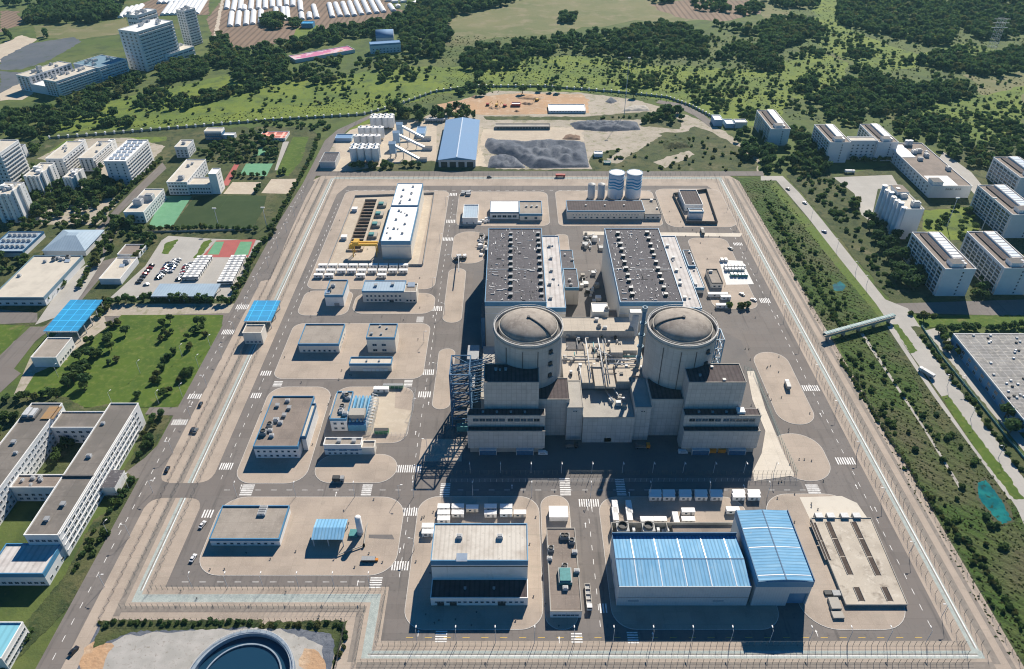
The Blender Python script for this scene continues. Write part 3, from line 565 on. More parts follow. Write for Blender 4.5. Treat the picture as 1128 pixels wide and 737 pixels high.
def turbine(label, r, rows, annex, steps):
    x0, x1, y0, y1, h = r
    t = building(label, r, beige, roof_grey, blue, 2.4, .7, name='turbine_hall', cat='turbine hall', bands=((h - 4.4, h - 3.9, white), (h-9, h-8.6, white)),
                 units=[('hood', fx, .04 + .92*(k + .5)/11 + random.uniform(-.008, .008), .88*random.uniform(.92, 1.06)) for fx in rows for k in range(11)])
    b = MB(); w, d = x1 - x0, y1 - y0
    for k in range(150):
        fx, fy = random.uniform(-.45, .45)*w, random.uniform(-.48, .48)*d; a = random.choice((0, 1)); L = random.uniform(.3, 2.6)*random.random() + .2
        b.box(fx - (L if a else .16), fx + (L if a else .16), fy - (.16 if a else L), fy + (.16 if a else L), h - .62, h - .62 + random.uniform(.15, .6), random.choice((lgrey, white_roof, white_roof, rim_dark)))
    b.box(-w/2 + .4, w/2 - .4, -d*.09, -d*.09 + .4, h - .62, h - .3, lgrey); tag(b.build('roof_piping', t), kind='stuff')
    return t
tl = R('c2', -110, 163, 592, 277, h=35.5); tl[0], tl[1] = -16.8, 21.3
turbine('long turbine hall with blue fascia behind the reactor by the blue pipe tower', tl, (.42, .93), None, None)
tr = list(tl); tr[0], tr[1] = 67.0, 106.0
turbine('long turbine hall with blue fascia behind the reactor by the tan round pavings', tr, (.22, .76), None, None)
for lab, xa in (('pale roofed side annex along the turbine hall by the inner alley', 21.6), ('pale roofed side annex on the panel yard side of a turbine hall', 106.3)):
    building(lab, (xa, xa + 12, tl[2] + .5, tl[3] - 3, 31), beige, roof_white, blue, 2.6, .6, name='turbine_annex', cat='annex', units=[('vent', .35 + random.uniform(-.1, .1), .12 + .18*k) for k in range(5)] + scat('box', 4, .2, .8, .1, .9, .6), bands=((26.3, 26.8, white),))
for lab, t_, a in (('dark roofed low annex nearer the reactor in the inner alley', 'c2', (242, 302, 530, 450, 605)), ('dark roofed low annex farther back in the inner alley', 'c2', (228, 283, 448, 370, 515)),
                   ('white roofed low annex with blue edge beside the panel yard', 'c2', (800, 838, 530, 445, 556)), ('grey roofed narrow low annex at the panel yard, farther back', 'c2', (770, 800, 437, 370, 470))):
    r = R(t_, *a); building(lab, r, beige, roof_grey if 'white' not in lab else roof_white, blue, 2.0, .5, name='low_annex', cat='annex', units=scat('box', 2, sc=.8))
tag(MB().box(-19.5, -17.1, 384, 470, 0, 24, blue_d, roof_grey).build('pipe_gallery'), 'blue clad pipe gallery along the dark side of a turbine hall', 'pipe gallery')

# electrical and fuel blocks in front of each reactor (mirrored about the plant axis)
AX = 52.6
def mir(x0, x1, m): return (x0, x1) if not m else (2*AX - x1, 2*AX - x0)
for m, side in ((0, 'by the blue pipe tower'), (1, 'by the white curved path')):
    x0, x1 = mir(-14.8, 14.2, m)
    if m: x0, x1 = 92.5, 122.5
    building('tall panelled concrete fuel block with dark roof ' + side, (x0, x1, 299.8, 315.5, 41.5), conc_wall, roof_dark, None, par=.5, name='fuel_building', cat='fuel building', units=scat('vent', 3, sc=.6), coping=concrete)
    x0, x1 = mir(-23.7, 17.6, m)
    if m: x0, x1 = 91.4, 132.0
    t = thing('electrical_building', 'stepped two tier hall with row of dark windows ' + side, 'electrical building', (x0+x1)/2, 293)
    w = (x1-x0)/2
    MB().box(-w, w, -3.6, .5, 3.8, 15.8, conc_wall).box(-w + 1, w - 1, -3.0, .5, -.2, 3.8, concrete).build('lower_tier', t)
    MB().box(-w + .3, w - .3, -3.3, .45, 15.81, 15.9, roof_dark).box(-w - .1, w + .1, -3.75, -3.3, 15.82, 16.5, concrete).build('ledge', t)
    MB().box(-w, w, .52, 6.6, -.2, 23.2, conc_wall).build('upper_tier', t)
    MB().box(-w + .4, w - .4, .9, 6.3, 23.21, 23.3, roof_dark).box(-w - .1, w + .1, .4, .9, 23.21, 23.9, concrete).box(-w - .1, -w + .4, .91, 6.5, 23.21, 23.85, concrete).box(w - .4, w + .1, .91, 6.5, 23.21, 23.85, concrete).build('roof', t)
    for k in range(10):
        u = -w + 3.2 + (2*w - 6.4)*(k + .5)/10 + (.5 if k > 4 else -.5)
        put(window_mesh(3.0, 2.0, glass, concrete), 'window', t, (u, .52, 20.6))
    for k, u in enumerate((-.62, .62)):
        MB().box(-4.4, 4.4, -2.2, .4, .1, 3.7, blue_d).box(-4.7, 4.7, -2.35, .4, 3.7, 3.95, lgrey).box(-4.7, -4.4, -2.3, .4, 0, 3.7, lgrey).box(4.4, 4.7, -2.3, .4, 0, 3.7, lgrey).build('loading_door', t, (u*w*.78, -3.2, 0))
    if m: MB().box(-4.5, -.6, -.7, .3, .2, 3, orange).box(.6, 4.5, -.7, .3, .2, 3, orange).build('yellow_gate', t, (-w*.02, -3.2, 0))
    if m: MB().box(-2, 2, -2, 2, 0, 1.6, white).build('roof_box', t, (w*.5, 4, 23.3))
    for k in range(4): put(unit_mesh('vent'), 'roof_vent', t, (-w*.6 + k*w*.36, 3.4, 23.3), 0, (.55,)*3)
    x0, x1 = mir(14.4, 31.0, m)
    if m: x0, x1 = 74.9, 92.3
    building('dark roofed concrete block wedged between tower block and fuel block ' + side, (x0, x1, 303, 321, 27), conc_wall, roof_dark, None, par=.5, name='access_building', cat='access block', coping=concrete)
    x0, x1 = mir(29.6, 38.2, m)
    if m: x0, x1 = 66.2, 74.8
    building('square concrete stair tower block with plain roof, the one ' + ('in sunlight' if not m else 'in the reactor shadow'), (x0, x1, 299.4, 322 if not m else 324, 24.4), conc_wall, concrete, None, par=.4, name='tower_block', cat='tower block', coping=concrete, wins=(('S', 1, 2, 21.5, 3, .8, .8, .35, .65),))
    x0, x1 = (-17.5, -9.8) if not m else (111, 120)
    building('low concrete side block tucked against reactor ' + side, (x0, x1, 316.5 if not m else 340, 366, 15), conc_wall, concrete, None, par=.4, name='side_block', cat='side block', coping=concrete, units=scat('box', 4))
# nuclear auxiliary building between the reactors
t = thing('auxiliary_building', 'tan roofed auxiliary building with pipes between both reactors', 'auxiliary building', AX, 330)
MB().box(-14.2, 13.4, -32.6, -9, -.2, 18.4, conc_wall, concrete).box(-14.2, 13.4, -32.75, -32.3, 18.41, 19.2, concrete).build('front_block', t)
MB().prism([(-23.5, -10), (-14.5, -10), (-14.5, -8), (14, -8), (14, -6.5), (24, -6.5), (24, 36), (-23.5, 36)], -.2, 22.8, conc_wall, mat('tan_plateau', (.50, .44, .365), .92, (.12, (.42, .37, .31), .45, .75), (.9, (.56, .50, .43), .55, .8), kind='joints', kp=(4, 4, .12, .8, .96))).build('main_block', t)
plat = MATS['tan_plateau']
b = MB()
for x0, x1, y0, y1, z in ((-13.5, -8, -9.5, 6, 23.9), (-6.5, -1, -13, 8, 24.6), (-.4, 5, -13, 4, 24.0), (6, 15, -9, 7, 24.4), (5, 12, 14, 21, 27.2), (-20, -10, 22, 33, 23.4), (12, 21, 18, 27, 25.6), (14, 20, -3, 10, 23.6)):
    MB().box(x0, x1, y0, y1, 22.7, z, plat if z < 25.5 else conc_wall, plat if z > 23.5 else rim_dark).build('roof_slab', t)
b = MB()
for p, q in (((-8.5, -8, 25.6), (-8.5, 30, 25.6)), ((-1, -12, 25.8), (-1, 30, 25.8)), ((1.5, -13, 25.8), (1.5, 28, 25.8)), ((-23, 14, 24.2), (-8, 14, 24.2)), ((-23, 11.5, 24.2), (0, 11.5, 24.2)), ((2, 9, 26), (20, 9, 26)), ((3, 5, 26), (20, 5, 26)), ((-2, 18, 26), (5, 12, 26)), ((6, 2, 26), (9, 8, 26)), ((9, 8, 26), (16, 8.6, 26)), ((-8.5, 3, 25), (-1, 3, 25)), ((-13.8, -10, 24.6), (-13.8, 4, 24.6))): b.bar(p, q, .33, lgrey if random.random() < .6 else grey_m, 8)
for k in range(16): x, y = random.uniform(-20, 14), random.uniform(-2, 30); a = random.random() < .5; L = random.uniform(4, 14); b.bar((x, y, 24.6), (x + (L if a else 0), y + (0 if a else min(L, 32 - y)), 24.6), random.uniform(.12, .3), random.choice((lgrey, grey_m, teal, rim_dark)), 6)
b.build('roof_pipe', t)
b = MB()
for k in range(60): x, y = random.uniform(-22, 22), random.uniform(-4, 35); s = random.uniform(.2, 1.0); b.box(x - s, x + s, y - s, y + s, 22.9, 24.2 + s, random.choice((lgrey, grey_m, concrete, dark_m)))
tag(b.build('roof_equipment', t), kind='stuff')
b = MB()
for k in range(9): x, y = random.uniform(-1, 10), random.uniform(-26, -14); s = random.uniform(.5, 1.6); b.box(x - s, x + s, y - s*.8, y + s*.8, 18.4, 19.5 + s, random.choice((concrete, lgrey, conc_wall)))
b.bar((0, -10, 19), (3, -22, 20.5), .5, lgrey, 8); b.bar((4, -10, 21), (8, -20, 19), .4, lgrey, 8); b.build('machine_well', t)
b = MB()
for a in (-.38, .42): b.box(-1.8, 1.8, -.25, -.01, 1, 3.6, mat('pale_blue_door', (.35, .5, .6), .6))
b.build('service_door', t, (0, -32.6, 0))
building('low tan bridging building between reactors and turbine halls', (30.7, 73.5, 364.9, 379.5, 27.6), conc_wall, plat, None, par=.4, name='bridge_building', cat='bridge building', coping=concrete, units=[('fan', .52, .3, .8), ('box', .6, .2), ('vent', .5, .8)])
building('small cream penthouse block in the inner alley before the bridging building', (50, 60, 382, 392, 30), beige, white_roof, None, par=.4, name='penthouse_block', cat='block', units=[('fan', .9, .2, .9)])
building('tan concrete block with brown floor beside cream penthouse', (61, 72, 382, 396, 22), conc_wall, roof_brown, None, par=.8, name='penthouse_block', cat='block')
tag(MB().cyl(0, 0, 0, 36, 2.6, lgrey, 20).box(-3.4, 3.4, -1.8, 1.8, 32, 38, lgrey).build('vessel', None, (74.5, 371, 0)), 'pale upright vessel with boxy head behind the vent stack', 'vessel')
# vent stack (blue grey, in sections) and lattice stair tower
t = thing('vent_stack', 'tall blue grey vent stack standing against a reactor', 'vent stack', 72.8, 338)
MB().cyl(0, 0, 20, 61, 1.1, mat('stack_bluegrey', (.17, .27, .34), .6), 20).build('stack_pipe', t)
MB().ring(0, 0, 60.5, 63.0, .9, 1.5, MATS['stack_bluegrey'], 20).build('stack_head', t)
for z in (28, 36, 44, 52): MB().ring(0, 0, z, z + .7, 1.3, 1.9, MATS['stack_bluegrey'], 20).build('stack_collar', t)
def lattice(label, x0, x1, y0, y1, h, nz, m, name='steel_tower', cat='steel tower', r=.22, decks=True, extra=None):
    t = thing(name, label, cat, (x0+x1)/2, (y0+y1)/2); w, d = (x1-x0)/2, (y1-y0)/2; cs = [(-w, -d), (w, -d), (w, d), (-w, d)]
    for c in cs: MB().bar((*c, 0), (*c, h), r*1.4, m).build('column', t)
    b = MB()
    for k in range(nz):
        za, zb = h*k/nz, h*(k+1)/nz
        for i in range(4):
            p, q = cs[i], cs[(i+1) % 4]; b.bar((*p, zb), (*q, zb), r, m); b.bar((*p, za), (*q, zb), r*.7, m)
    b.build('bracing', t)
    if decks:
        for k in range(1, nz): MB().box(-w*.85, w*.85, d*.1, d*.95, h*k/nz + .2, h*k/nz + .35, rim_dark).build('deck', t)
    if extra: extra(t, w, d, h)
    return t
def arms(t, w, d, h):
    for k, z in enumerate((11, 18, 25, 32, 36)):
        b = MB()
        for yy in (-2, 1.5):
            b.bar((-w, yy, z), (w + 12, yy + 4, z + 3.0), .28, grey_m if k % 2 else blue_d, 6); b.bar((-w, yy, z - 1.8), (w + 12, yy + 4, z + 1.2), .26, blue_d)
            for q in range(8): b.bar((-w + q*3, yy + q*.8, z - 1.8 + q*.6), (-w + (q+1)*3, yy + (q+1)*.8, z + (q+1)*.6), .16, blue_d)
        b.build('pipe_bridge', t)
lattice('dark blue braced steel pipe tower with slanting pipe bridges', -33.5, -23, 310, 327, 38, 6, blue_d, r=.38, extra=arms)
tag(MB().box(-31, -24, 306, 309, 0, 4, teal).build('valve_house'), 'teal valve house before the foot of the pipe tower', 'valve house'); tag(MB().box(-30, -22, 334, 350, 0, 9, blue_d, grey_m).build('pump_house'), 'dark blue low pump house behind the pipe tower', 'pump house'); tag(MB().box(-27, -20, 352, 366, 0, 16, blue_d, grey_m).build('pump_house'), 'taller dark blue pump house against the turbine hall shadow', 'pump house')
lattice('blue lattice stair tower leaning on the far side of a reactor', 111.4, 116, 327, 337, 49, 8, mat('stair_blue', (.10, .24, .38), .5), r=.3)
for x, y, lab in ((62, 297, 'orange crane truck parked by the tower block wall'), (88, 294, 'white van parked beside loading doors')): pass

# ---------------------------------------------------------------- other plant buildings
def w4(face, rows, cols, z0, sh=3.2, ww=1.3, wh=1.3, a=.06, b=.94): return (face, rows, cols, z0, sh, ww, wh, a, b)
r = R('th', 130, 348, 505, 85, 640)
n0 = (r[2]*.42 + r[3]*.58)
building('long tall hall with white roof and blue eaves, nearer part', (r[0], r[1], r[2], n0, r[4]), beige, white_roof, blue, 2.8, .5, name='chlorination_hall', cat='hall', bands=((10.6, 11, blue),), units=[('box', .3 + .35*(k % 2) + random.uniform(-.05, .05), .08 + .13*k, .75) for k in range(7)] + scat('vent', 5, sc=.5))
building('long tall hall with white roof and blue eaves, farther part', (r[0] + .3, r[1] - .3, n0 + .3, r[3], r[4] + .6), beige, white_roof, blue, 2.8, .5, name='chlorination_hall', cat='hall', units=[('box', .3 + .35*(k % 2), .1 + .15*k, .75) for k in range(6)] + scat('vent', 5, sc=.5))
# open basin with partition walls west of the long hall
a, c = G('pit', 215, 560), G('pit', 430, 130)
bx0, bx1, by0, by1 = G('pit', 215, 560)[0], G('pit', 330, 560)[0], a[1], c[1]
t = thing('screen_basin', 'open concrete basin with row of partition walls beside long white hall', 'basin', (bx0+bx1)/2, (by0+by1)/2, ZI)
w, d = (bx1-bx0)/2, (by1-by0)/2
b = MB(); b.box(-w, w, -d, d, .01, .05, mat('basin_dark', (.06, .045, .04), .9, (.3, (.10, .075, .06), .4, .7)))
b.build('basin_floor', t); b = MB(); b.box(-w - .5, -w, -d, d, .01, 1.6, sand).box(w, w + 1.8, -d, d, .01, 2.0, sand); b.box(-w, w, d, d + .5, .01, 1.6, sand).box(-w, w, -d - .5, -d, .01, 1.6, sand); b.build('rim_wall', t)
b = MB()
for k in range(1, 15): y = -d + 2*d*k/15; b = MB(); b.box(-w*random.uniform(.72, .99), w*.99, y - .3, y + .3, .06, 1.5, mat('rusty_wall', (.33, .25, .19), .9, (.5, (.22, .14, .10), .45, .7)) if k % 3 else sand); b.build('partition', t)
b = MB()
for k in range(4): y = -d*.55 + 2*d*k/4.8; b = MB(); b.box(w + 2.6, w + 9.5, y, y + 7, .01, 2.2, concrete); b.box(w + 3, w + 7, y + 1, y + 5, 2.2, 3.4, teal); b.build('pump_bay', t)
t = thing('gantry_crane', 'yellow gantry crane standing over the open basin', 'gantry crane', G('pit', 285, 560)[0], G('pit', 0, 600)[1], ZI)
b = MB(); b.box(-1.5, 19, -.9, .9, 9, 10.6, yellow).box(-1.5, 19, 2.4, 4.2, 9, 10.6, yellow); b.build('girder', t)
for x in (0, 18):
    for y in (-.3, 3.6): MB().bar((x, y + (1.4 if y > 0 else -1.4), 0), (x, y, 9.2), .45, yellow).build('leg', t)
MB().box(1, 5, -1.4, 4.6, 10.6, 12.6, yellow).build('trolley', t); MB().box(-2.8, -.6, 0, 3, 6, 8.6, yellow).build('cab', t)
for (tt, x, y) in (('pit', 280, 215), ('pit', 190, 455)):
    g = G(tt, x, y); q = thing('switch_cabin', 'small white cabin on pale yard, the one ' + ('farther from' if y < 300 else 'nearer') + ' the yellow crane', 'cabin', *g, ZI); MB().box(-2.2, 2.2, -2, 2, 0, 2.6, white, white_roof).build('wall', q); MB().box(-2.4, 2.4, -2.2, 2.2, 2.61, 2.8, white_roof).build('roof', q)

building('office block with grey blue panelled roof and parked yard in front', R('b2', 460, 640, 545, 500, 595), beige, roof_gb, blue, .8, .5, name='office_building', wins=(w4('S', 2, 9, 2.2, 3.4),), units=[('vent', .3, .5), ('vent', .7, .6)], doors=(('S', .68, 3, 2.6, glass),))
r = R('b2', 640, 692, 548, 512, 597); building('tan roofed stub of the office block under a white canopy', r, beige, roof_tan, None, name='office_building', wins=(w4('S', 1, 3, 2.2),), units=[('solar', .5, .8, 1.6)])
building('narrow two storey block with blue band behind its own long shadow', R('b2', 300, 378, 562, 497, 612), white, roof_tan, blue, 1.2, name='workshop_building', units=[('box', .3, .6, 1.2), ('fan', .2, .3, .8), ('solar', .1, .2, 1.2)], doors=(('S', .6, 3.5, 3, grey_m),))
building('flat tan roofed low block with blue band and six small windows', R('b3', 187, 360, 72, -13, 112), beige, roof_tan, blue, 1.1, name='workshop_building', wins=(w4('S', 1, 7, 1.9), ('E', 1, 4, 2.2, 3, 1.4, 1.2, .1, .9)))
building('two storey tan roofed block with four dark windows facing the road', R('b3', 478, 600, 45, -14, 112), beige, roof_tan, blue, 1.0, name='workshop_building', wins=(w4('S', 2, 2, 2.3, 4.2, 2.6, 1.6, .1, .75),), units=scat('vent', 4, sc=.6))
building('long low kiosk with blue stripe and white doors', R('b3', 405, 585, 157, 128, 192), beige, roof_pale, blue, .9, name='kiosk_building', doors=tuple(('S', .36 + .1*k, 2.2, 2.4, white) for k in range(6)), units=[('vent', .4, .5, .5), ('vent', .7, .5, .5)])
building('wide flat roofed workshop with white penthouse edge and roof machines', R('b3', -5, 185, 510, 295, 563), white, roof_brown, blue, 1.4, name='workshop_building', wins=(w4('S', 2, 7, 2.2, 3.2, 1.3, 1.2, .02, .98),), units=[('fan', .12, .25, 1.1), ('fan', .2, .4, 1.0), ('box', .25, .3), ('box', .3, .5, 1.2), ('vent', .45, .6), ('vent', .5, .75), ('box', .42, .45), ('box', .4, .9), ('vent', .2, .8), ('box', .33, .2)])
r = R('b3', 160, 235, 470, 320, h=10.5); building('slim white penthouse with blue side on the edge of a workshop', (r[0] + 5, r[1] - 2, r[2], r[3] - 2, 11), white, roof_pale, blue_d, 1.5, name='penthouse_block', cat='penthouse')
r = R('b3', 322, 392, 392, 275, 447); building('tan half of the chiller house with roof machines', r, white, roof_tan, blue, 1.0, name='chiller_house', wins=(w4('S', 2, 2, 2.4, 3.6, 1.6, 1.4),), units=scat('box', 6, .2, .9, .1, .9, 1.1) + [('fan', .6, .4), ('fan', .7, .8)])
x0, x1, y0, y1, h = r[1] + .3, r[1] + 10.5, r[2], r[3], r[4] - 1
t = thing('chiller_plant', 'blue steel chiller plant with pipes and white pipe racks', 'chiller plant', (x0+x1)/2, (y0+y1)/2, ZI); w, d = (x1-x0)/2, (y1-y0)/2
MB().box(-w, w, -d, d, 0, h*.5, blue).build('casing', t)
for k in range(5): MB().bar((-w + 1 + k*(2*w-2)/4, -d + 2, h*.62), (-w + 1 + k*(2*w-2)/4, d, h*.62), .7, MATS['stack_bluegrey'] if k % 2 else blue, 10).build('pipe', t)
MB().box(-w + .5, w - 1, -d*.7, -d*.2, h*.5 + .01, h, concrete).build('pump_block', t)
b = MB()
for k in range(10): y = -d + 2*d*k/9; b.bar((w + .4, y, 0), (w + .4, y, h*.9), .18, white); b.bar((w + 3.4, y, 0), (w + 3.4, y, h*.7), .18, white); b.bar((w + .4, y, h*.85), (w + 3.4, y, h*.7), .16, white); b.bar((w + .4, y, h*.4), (w + 3.4, y, h*.4), .16, white)
b.build('pipe_rack', t)
building('low two tone office with blue window strip before the chiller house', R('b3', 295, 455, 503, 472, 548), white, roof_tan, None, name='office_building', bands=((3.6, 4.4, blue),), wins=(w4('S', 1, 3, 4.0, 3, 4.2, 1.3, .04, .96), w4('S', 1, 6, 1.5, 3, 1.2, 1.0)), units=[('vent', .4, .5), ('vent', .8, .5)])
building('small lower tan wing at the end of the two tone office', R('b3', 458, 512, 515, 485, 548), beige, roof_tan, None, name='office_building')
building('flat brown roofed low block with black roof boxes by the long island', R('b4', -193, 105, 180, 38, 212), white, roof_tan, blue, .9, name='workshop_building', wins=(w4('S', 1, 9, 2.0, 3, 1.4, 1.1),), units=grid('box', 2, 4, .58, .68, .7, .98, .9))
# blue roofed open shed and white tank
r = R('b4', 243, 380, 183, 95, 218); x0, x1, y0, y1, h = r
t = thing('open_shed', 'bright blue roofed open shed beside a slim white tank', 'shed', (x0+x1)/2, (y0+y1)/2, ZI); w, d = (x1-x0)/2, (y1-y0)/2
MB().gable(-w, w, -d, d, h - .6, h + .6, roof_blue, 'x', blue).build('roof', t)
for x in (-w + .6, 0, w - .6):
    for y in (-d + .6, d - .6): MB().box(x - .2, x + .2, y - .2, y + .2, 0, h - .62, lgrey).build('post', t)
MB().box(-w + 2, w*.3, -1, d - 1, 0, 2.4, grey_m).box(w*.4, w - 1.5, -2, 2, 0, 1.8, lgrey).build('equipment', t)
g = G('b4', 455, 160); t = thing('gas_tank', 'slim upright white tank beside blue roofed shed', 'tank', *g, ZI)
MB().cyl(0, 0, 1, 11.6, 1.5, white, 24).dome(0, 0, 11.6, 1.5, .8, white, 24, 4).build('vessel', t)
for k in range(3): MB().bar((1.2*cos(k*2.1), 1.2*sin(k*2.1), 0), (1.2*cos(k*2.1), 1.2*sin(k*2.1), 1.2), .2, grey_m).build('leg', t)
q = [G('b4', *p) for p in ((360, 255), (470, 215), (485, 120), (440, 118))]
t = thing('compound_wall', 'low pale wall round the white tank platform', 'wall', *q[1], ZI); b = MB()
for p, e in ((q[0], q[1]), (q[1], q[2])): b.bar((p[0]-q[1][0], p[1]-q[1][1], .8), (e[0]-q[1][0], e[1]-q[1][1], .8), .3, concrete); b.box(-.4, .4, -.4, .4, 0, 1.6, concrete)
b.build('wall', t); MB().box(-8, -4, 5, 9, 0, 1.5, teal).box(-4, -2, 6, 8, 0, 2.2, lgrey).build('pump_set', t)
tag(MB().box(-3.2, 3.2, -1.2, 1.2, 0, 1.6, dark_m, grey_m).box(3.2, 4.4, -.6, .6, 0, .9, orange).build('valve_box', None, (*G('b4', 490, 275), ZI)), 'dark low valve box with orange end on tan paving', 'valve box')
# pale roofed workshop with a long lower front annex
r = R('k3', 78, 518, 485, 400, 522); building('long low front annex with row of square windows in deep shadow', (r[0], r[1], r[2], r[3], r[4]), white, roof_dark, None, par=.4, name='workshop_annex', cat='annex', wins=(w4('S', 1, 16, 2.9, 3, 1.3, 1.0, .03, .97),), doors=(('S', .1, 3, 3.4, dark_m), ('S', .23, 3, 3.4, dark_m), ('S', .73, 3.4, 3.6, dark_m)), units=[('vent', .35, .5, .5), ('vent', .65, .5, .5)])  # annex roof takes the dark roof colour for the shade lying on it
h = ZAT('k3', 318, r[3]); ym = G('k3', 0, 150, h)[1]
building('large workshop with streaked pale roof and blue eaves', (r[0] + .1, r[1], r[3] + .2, ym, h), white, roof_streak, blue, 2.6, .5, name='workshop_building', bands=((h - 4.6, h - 4.0, rim_dark),), units=[('box', .28, .62, 1.1), ('box', .71, .62, 1.1), ('solar', .32, .06, 1.5)])
r = R('k3', 620, 762, 545, 170, 577); building('long low building with brown flat roof and scattered roof fans', (r[0], r[1], r[2], r[3], r[4]), white, roof_brown, None, par=.5, coping=concrete, name='workshop_building', wins=(w4('S', 1, 6, 2.2, 3, 1.5, 1.0, .08, .92),), units=[('fan', .55, .88, .9), ('fan', .68, .88, .9), ('fan', .85, .82, .9), ('fan', .12, .72, .9), ('box', .92, .68), ('fan', .55, .5, .9), ('box', .52, .25), ('box', .05, .6), ('box', .94, .45)])
g = G('k3', 685, 400, 4); tag(MB().box(-3, 3, -4, 4, 0, 2.0, teal, grey_m).box(-2.4, 2.4, -3.4, 3.4, 2.0, 2.6, teal).build('roof_chiller', None, (g[0], g[1], r[4] - .3)), 'teal chiller unit standing on a brown flat roof', 'chiller')
tag(MB().box(-4.5, 4.5, -3.4, 3.4, 0, 3, white, white_roof).box(-4.7, 4.7, -3.6, 3.6, 3, 3.2, white_roof).build('white_store', None, (*G('k3', 655, 118), ZI)), 'square white store with plain roof behind the brown roofed building', 'store')
# blue warehouse
Yb = R('k4', 95, 722, 415, 165, 510)
x0, x1, y0, y1, h = Yb; x1 = 103.2
t = thing('blue_warehouse', 'wide warehouse wing with shallow blue ribbed roof and pale wall', 'warehouse', (x0+x1)/2, (y0+y1)/2); w, d = (x1-x0)/2, (y1-y0)/2
wl = mat('pale_blue_cladding', (.52, .57, .60), .6, (.3, (.44, .49, .53), .5, .8), kind='wallj', kp=(1.2, 20, .06, .85, .99))
MB().box(-w, w, -d, d, -.2, h - .9, wl).build('wall', t); MB().gable(-w + .15, w, -d + .15, d - .5, h - .88, h + .35, roof_blue, 'x', blue).build('roof', t)
MB().box(-w - .1, w, -d - .12, -d + .14, h - .88, h - .3, lgrey).box(-w - .12, -w + .14, -d + .15, d, h - .88, h + .5, blue_d).box(-w, w, d - .3, d + .15, h - .88, h + 1.0, blue_d).box(-w, w, -d - .1, -d - .005, h*.44, h*.46, grey_m).build('eave_trim', t)
for k in range(5): u = -w + 2*w*(.145 + .187*k); MB().box(-.22, .22, -d + .6, -.5, 0, .05, solar).build('skylight', t, (u, 0, h + .42), 0).rotation_euler = (atan2(1.23, d - .3), 0, 0); MB().box(-.22, .22, .25, d - .8, 0, .05, solar).build('skylight', t, (u, -.12, h + .62 - .2), 0).rotation_euler = (-atan2(1.23, d - .3), 0, 0)
MB().box(-w + .2, w - .1, -.22, .22, h + .3, h + .5, blue_d).build('ridge_cap', t)
for k in range(3): put(window_mesh(1.6, 2.2), 'window', t, (-w, -d*.5 + k*d*.5, 3), -pi/2)
for u in (-.75, .55): MB().box(-2.4, 2.4, -.1, -.004, 3.5, 4.1, MATS['stack_bluegrey']).build('sign_panel', t, (u*w, -d, 0))
r = R('k4', 760, 1030, 387, 50, h=ZAT('k4', 387, y0)); X0, X1, Y0, Y1, H = r; Y0 = y0
t = thing('blue_warehouse', 'taller warehouse wing with deep blue fascia and blue roof ridge along its depth', 'warehouse', (X0+X1)/2, (Y0+Y1)/2); w, d = (X1-X0)/2, (Y1-Y0)/2
MB().box(-w, w*.28, -d, d, -.2, H - 4.41, wl).box(w*.28, w, -d + 1.3, d, -.2, H - 4.41, blue).box(w*.28, w, -d, -d + 1.29, H*.5, H - 4.41, wl).box(w - .4, w, -d, -d + 1.29, -.2, H*.5 - .003, wl).build('wall', t)
MB().box(-w - .1, w + .1, -d - .25, d + .2, H - 4.4, H - .5, blue).build('fascia_band', t)
MB().gable(-w + .1, w - .1, -d + .05, d - .1, H - .49, H + .35, roof_bluey, 'y', blue).build('roof', t)
MB().box(-.25, .25, -d, d - .2, H + .3, H + .5, blue_d).box(-w - .12, -w + .2, -d + .05, d, H - .5, H + .12, blue_d).box(w - .2, w + .12, -d + .05, d, H - .5, H + .12, blue_d).build('ridge_cap', t)
for y in (-d*.86, -d*.1, d*.45): b = MB(); b.box(-w + .6, 0, -.2, .2, 0, .04, solar); b.build('skylight', t, (0, y, H + .40)).rotation_euler = (0, -atan2(.84, w), 0); b = MB(); b.box(0, w - .6, -.2, .2, 0, .04, solar); b.build('skylight', t, (0, y, H + .40)).rotation_euler = (0, atan2(.84, w), 0)
r = R('k4', 62, 650, 150, 112, h=4.2); x0, x1, y0, y1, h = r
t = thing('cooling_yard', 'walled cooling yard with two round fans behind the blue warehouse', 'cooling yard', (x0+x1)/2, (y0+y1)/2, ZI); w, d = (x1-x0)/2, (y1-y0)/2
b = MB(); b.box(-w, w, d - .3, d, 0, h, concrete).box(-w, -w + .3, -d, d - .3, 0, h, concrete).box(-w*.1, -w*.1 + .3, -d, d - .3, 0, h, concrete); b.build('wall', t)
MB().box(0, w - .3, -d, d - .32, 0, h*.6, concrete, roof_brown).build('tank_block', t)
for u in (-.82, -.4): MB().box(-3, 3, -3, 3, 0, h, grey_m).ring(0, 0, h, h + 1.2, 1.9, 2.4, dark_m, 24).cyl(0, 0, h, h + .2, 1.9, dark_m, 24).build('cooling_fan', t, (u*w, 0, 0))
b = MB()
for k in range(14): x = random.uniform(-w*.95, -w*.1); b.box(x, x + random.uniform(.5, 1.6), -d*.6, d*.3, 0, random.uniform(1, 3.4), random.choice((lgrey, concrete, grey_m)))
b.build('machine', t)
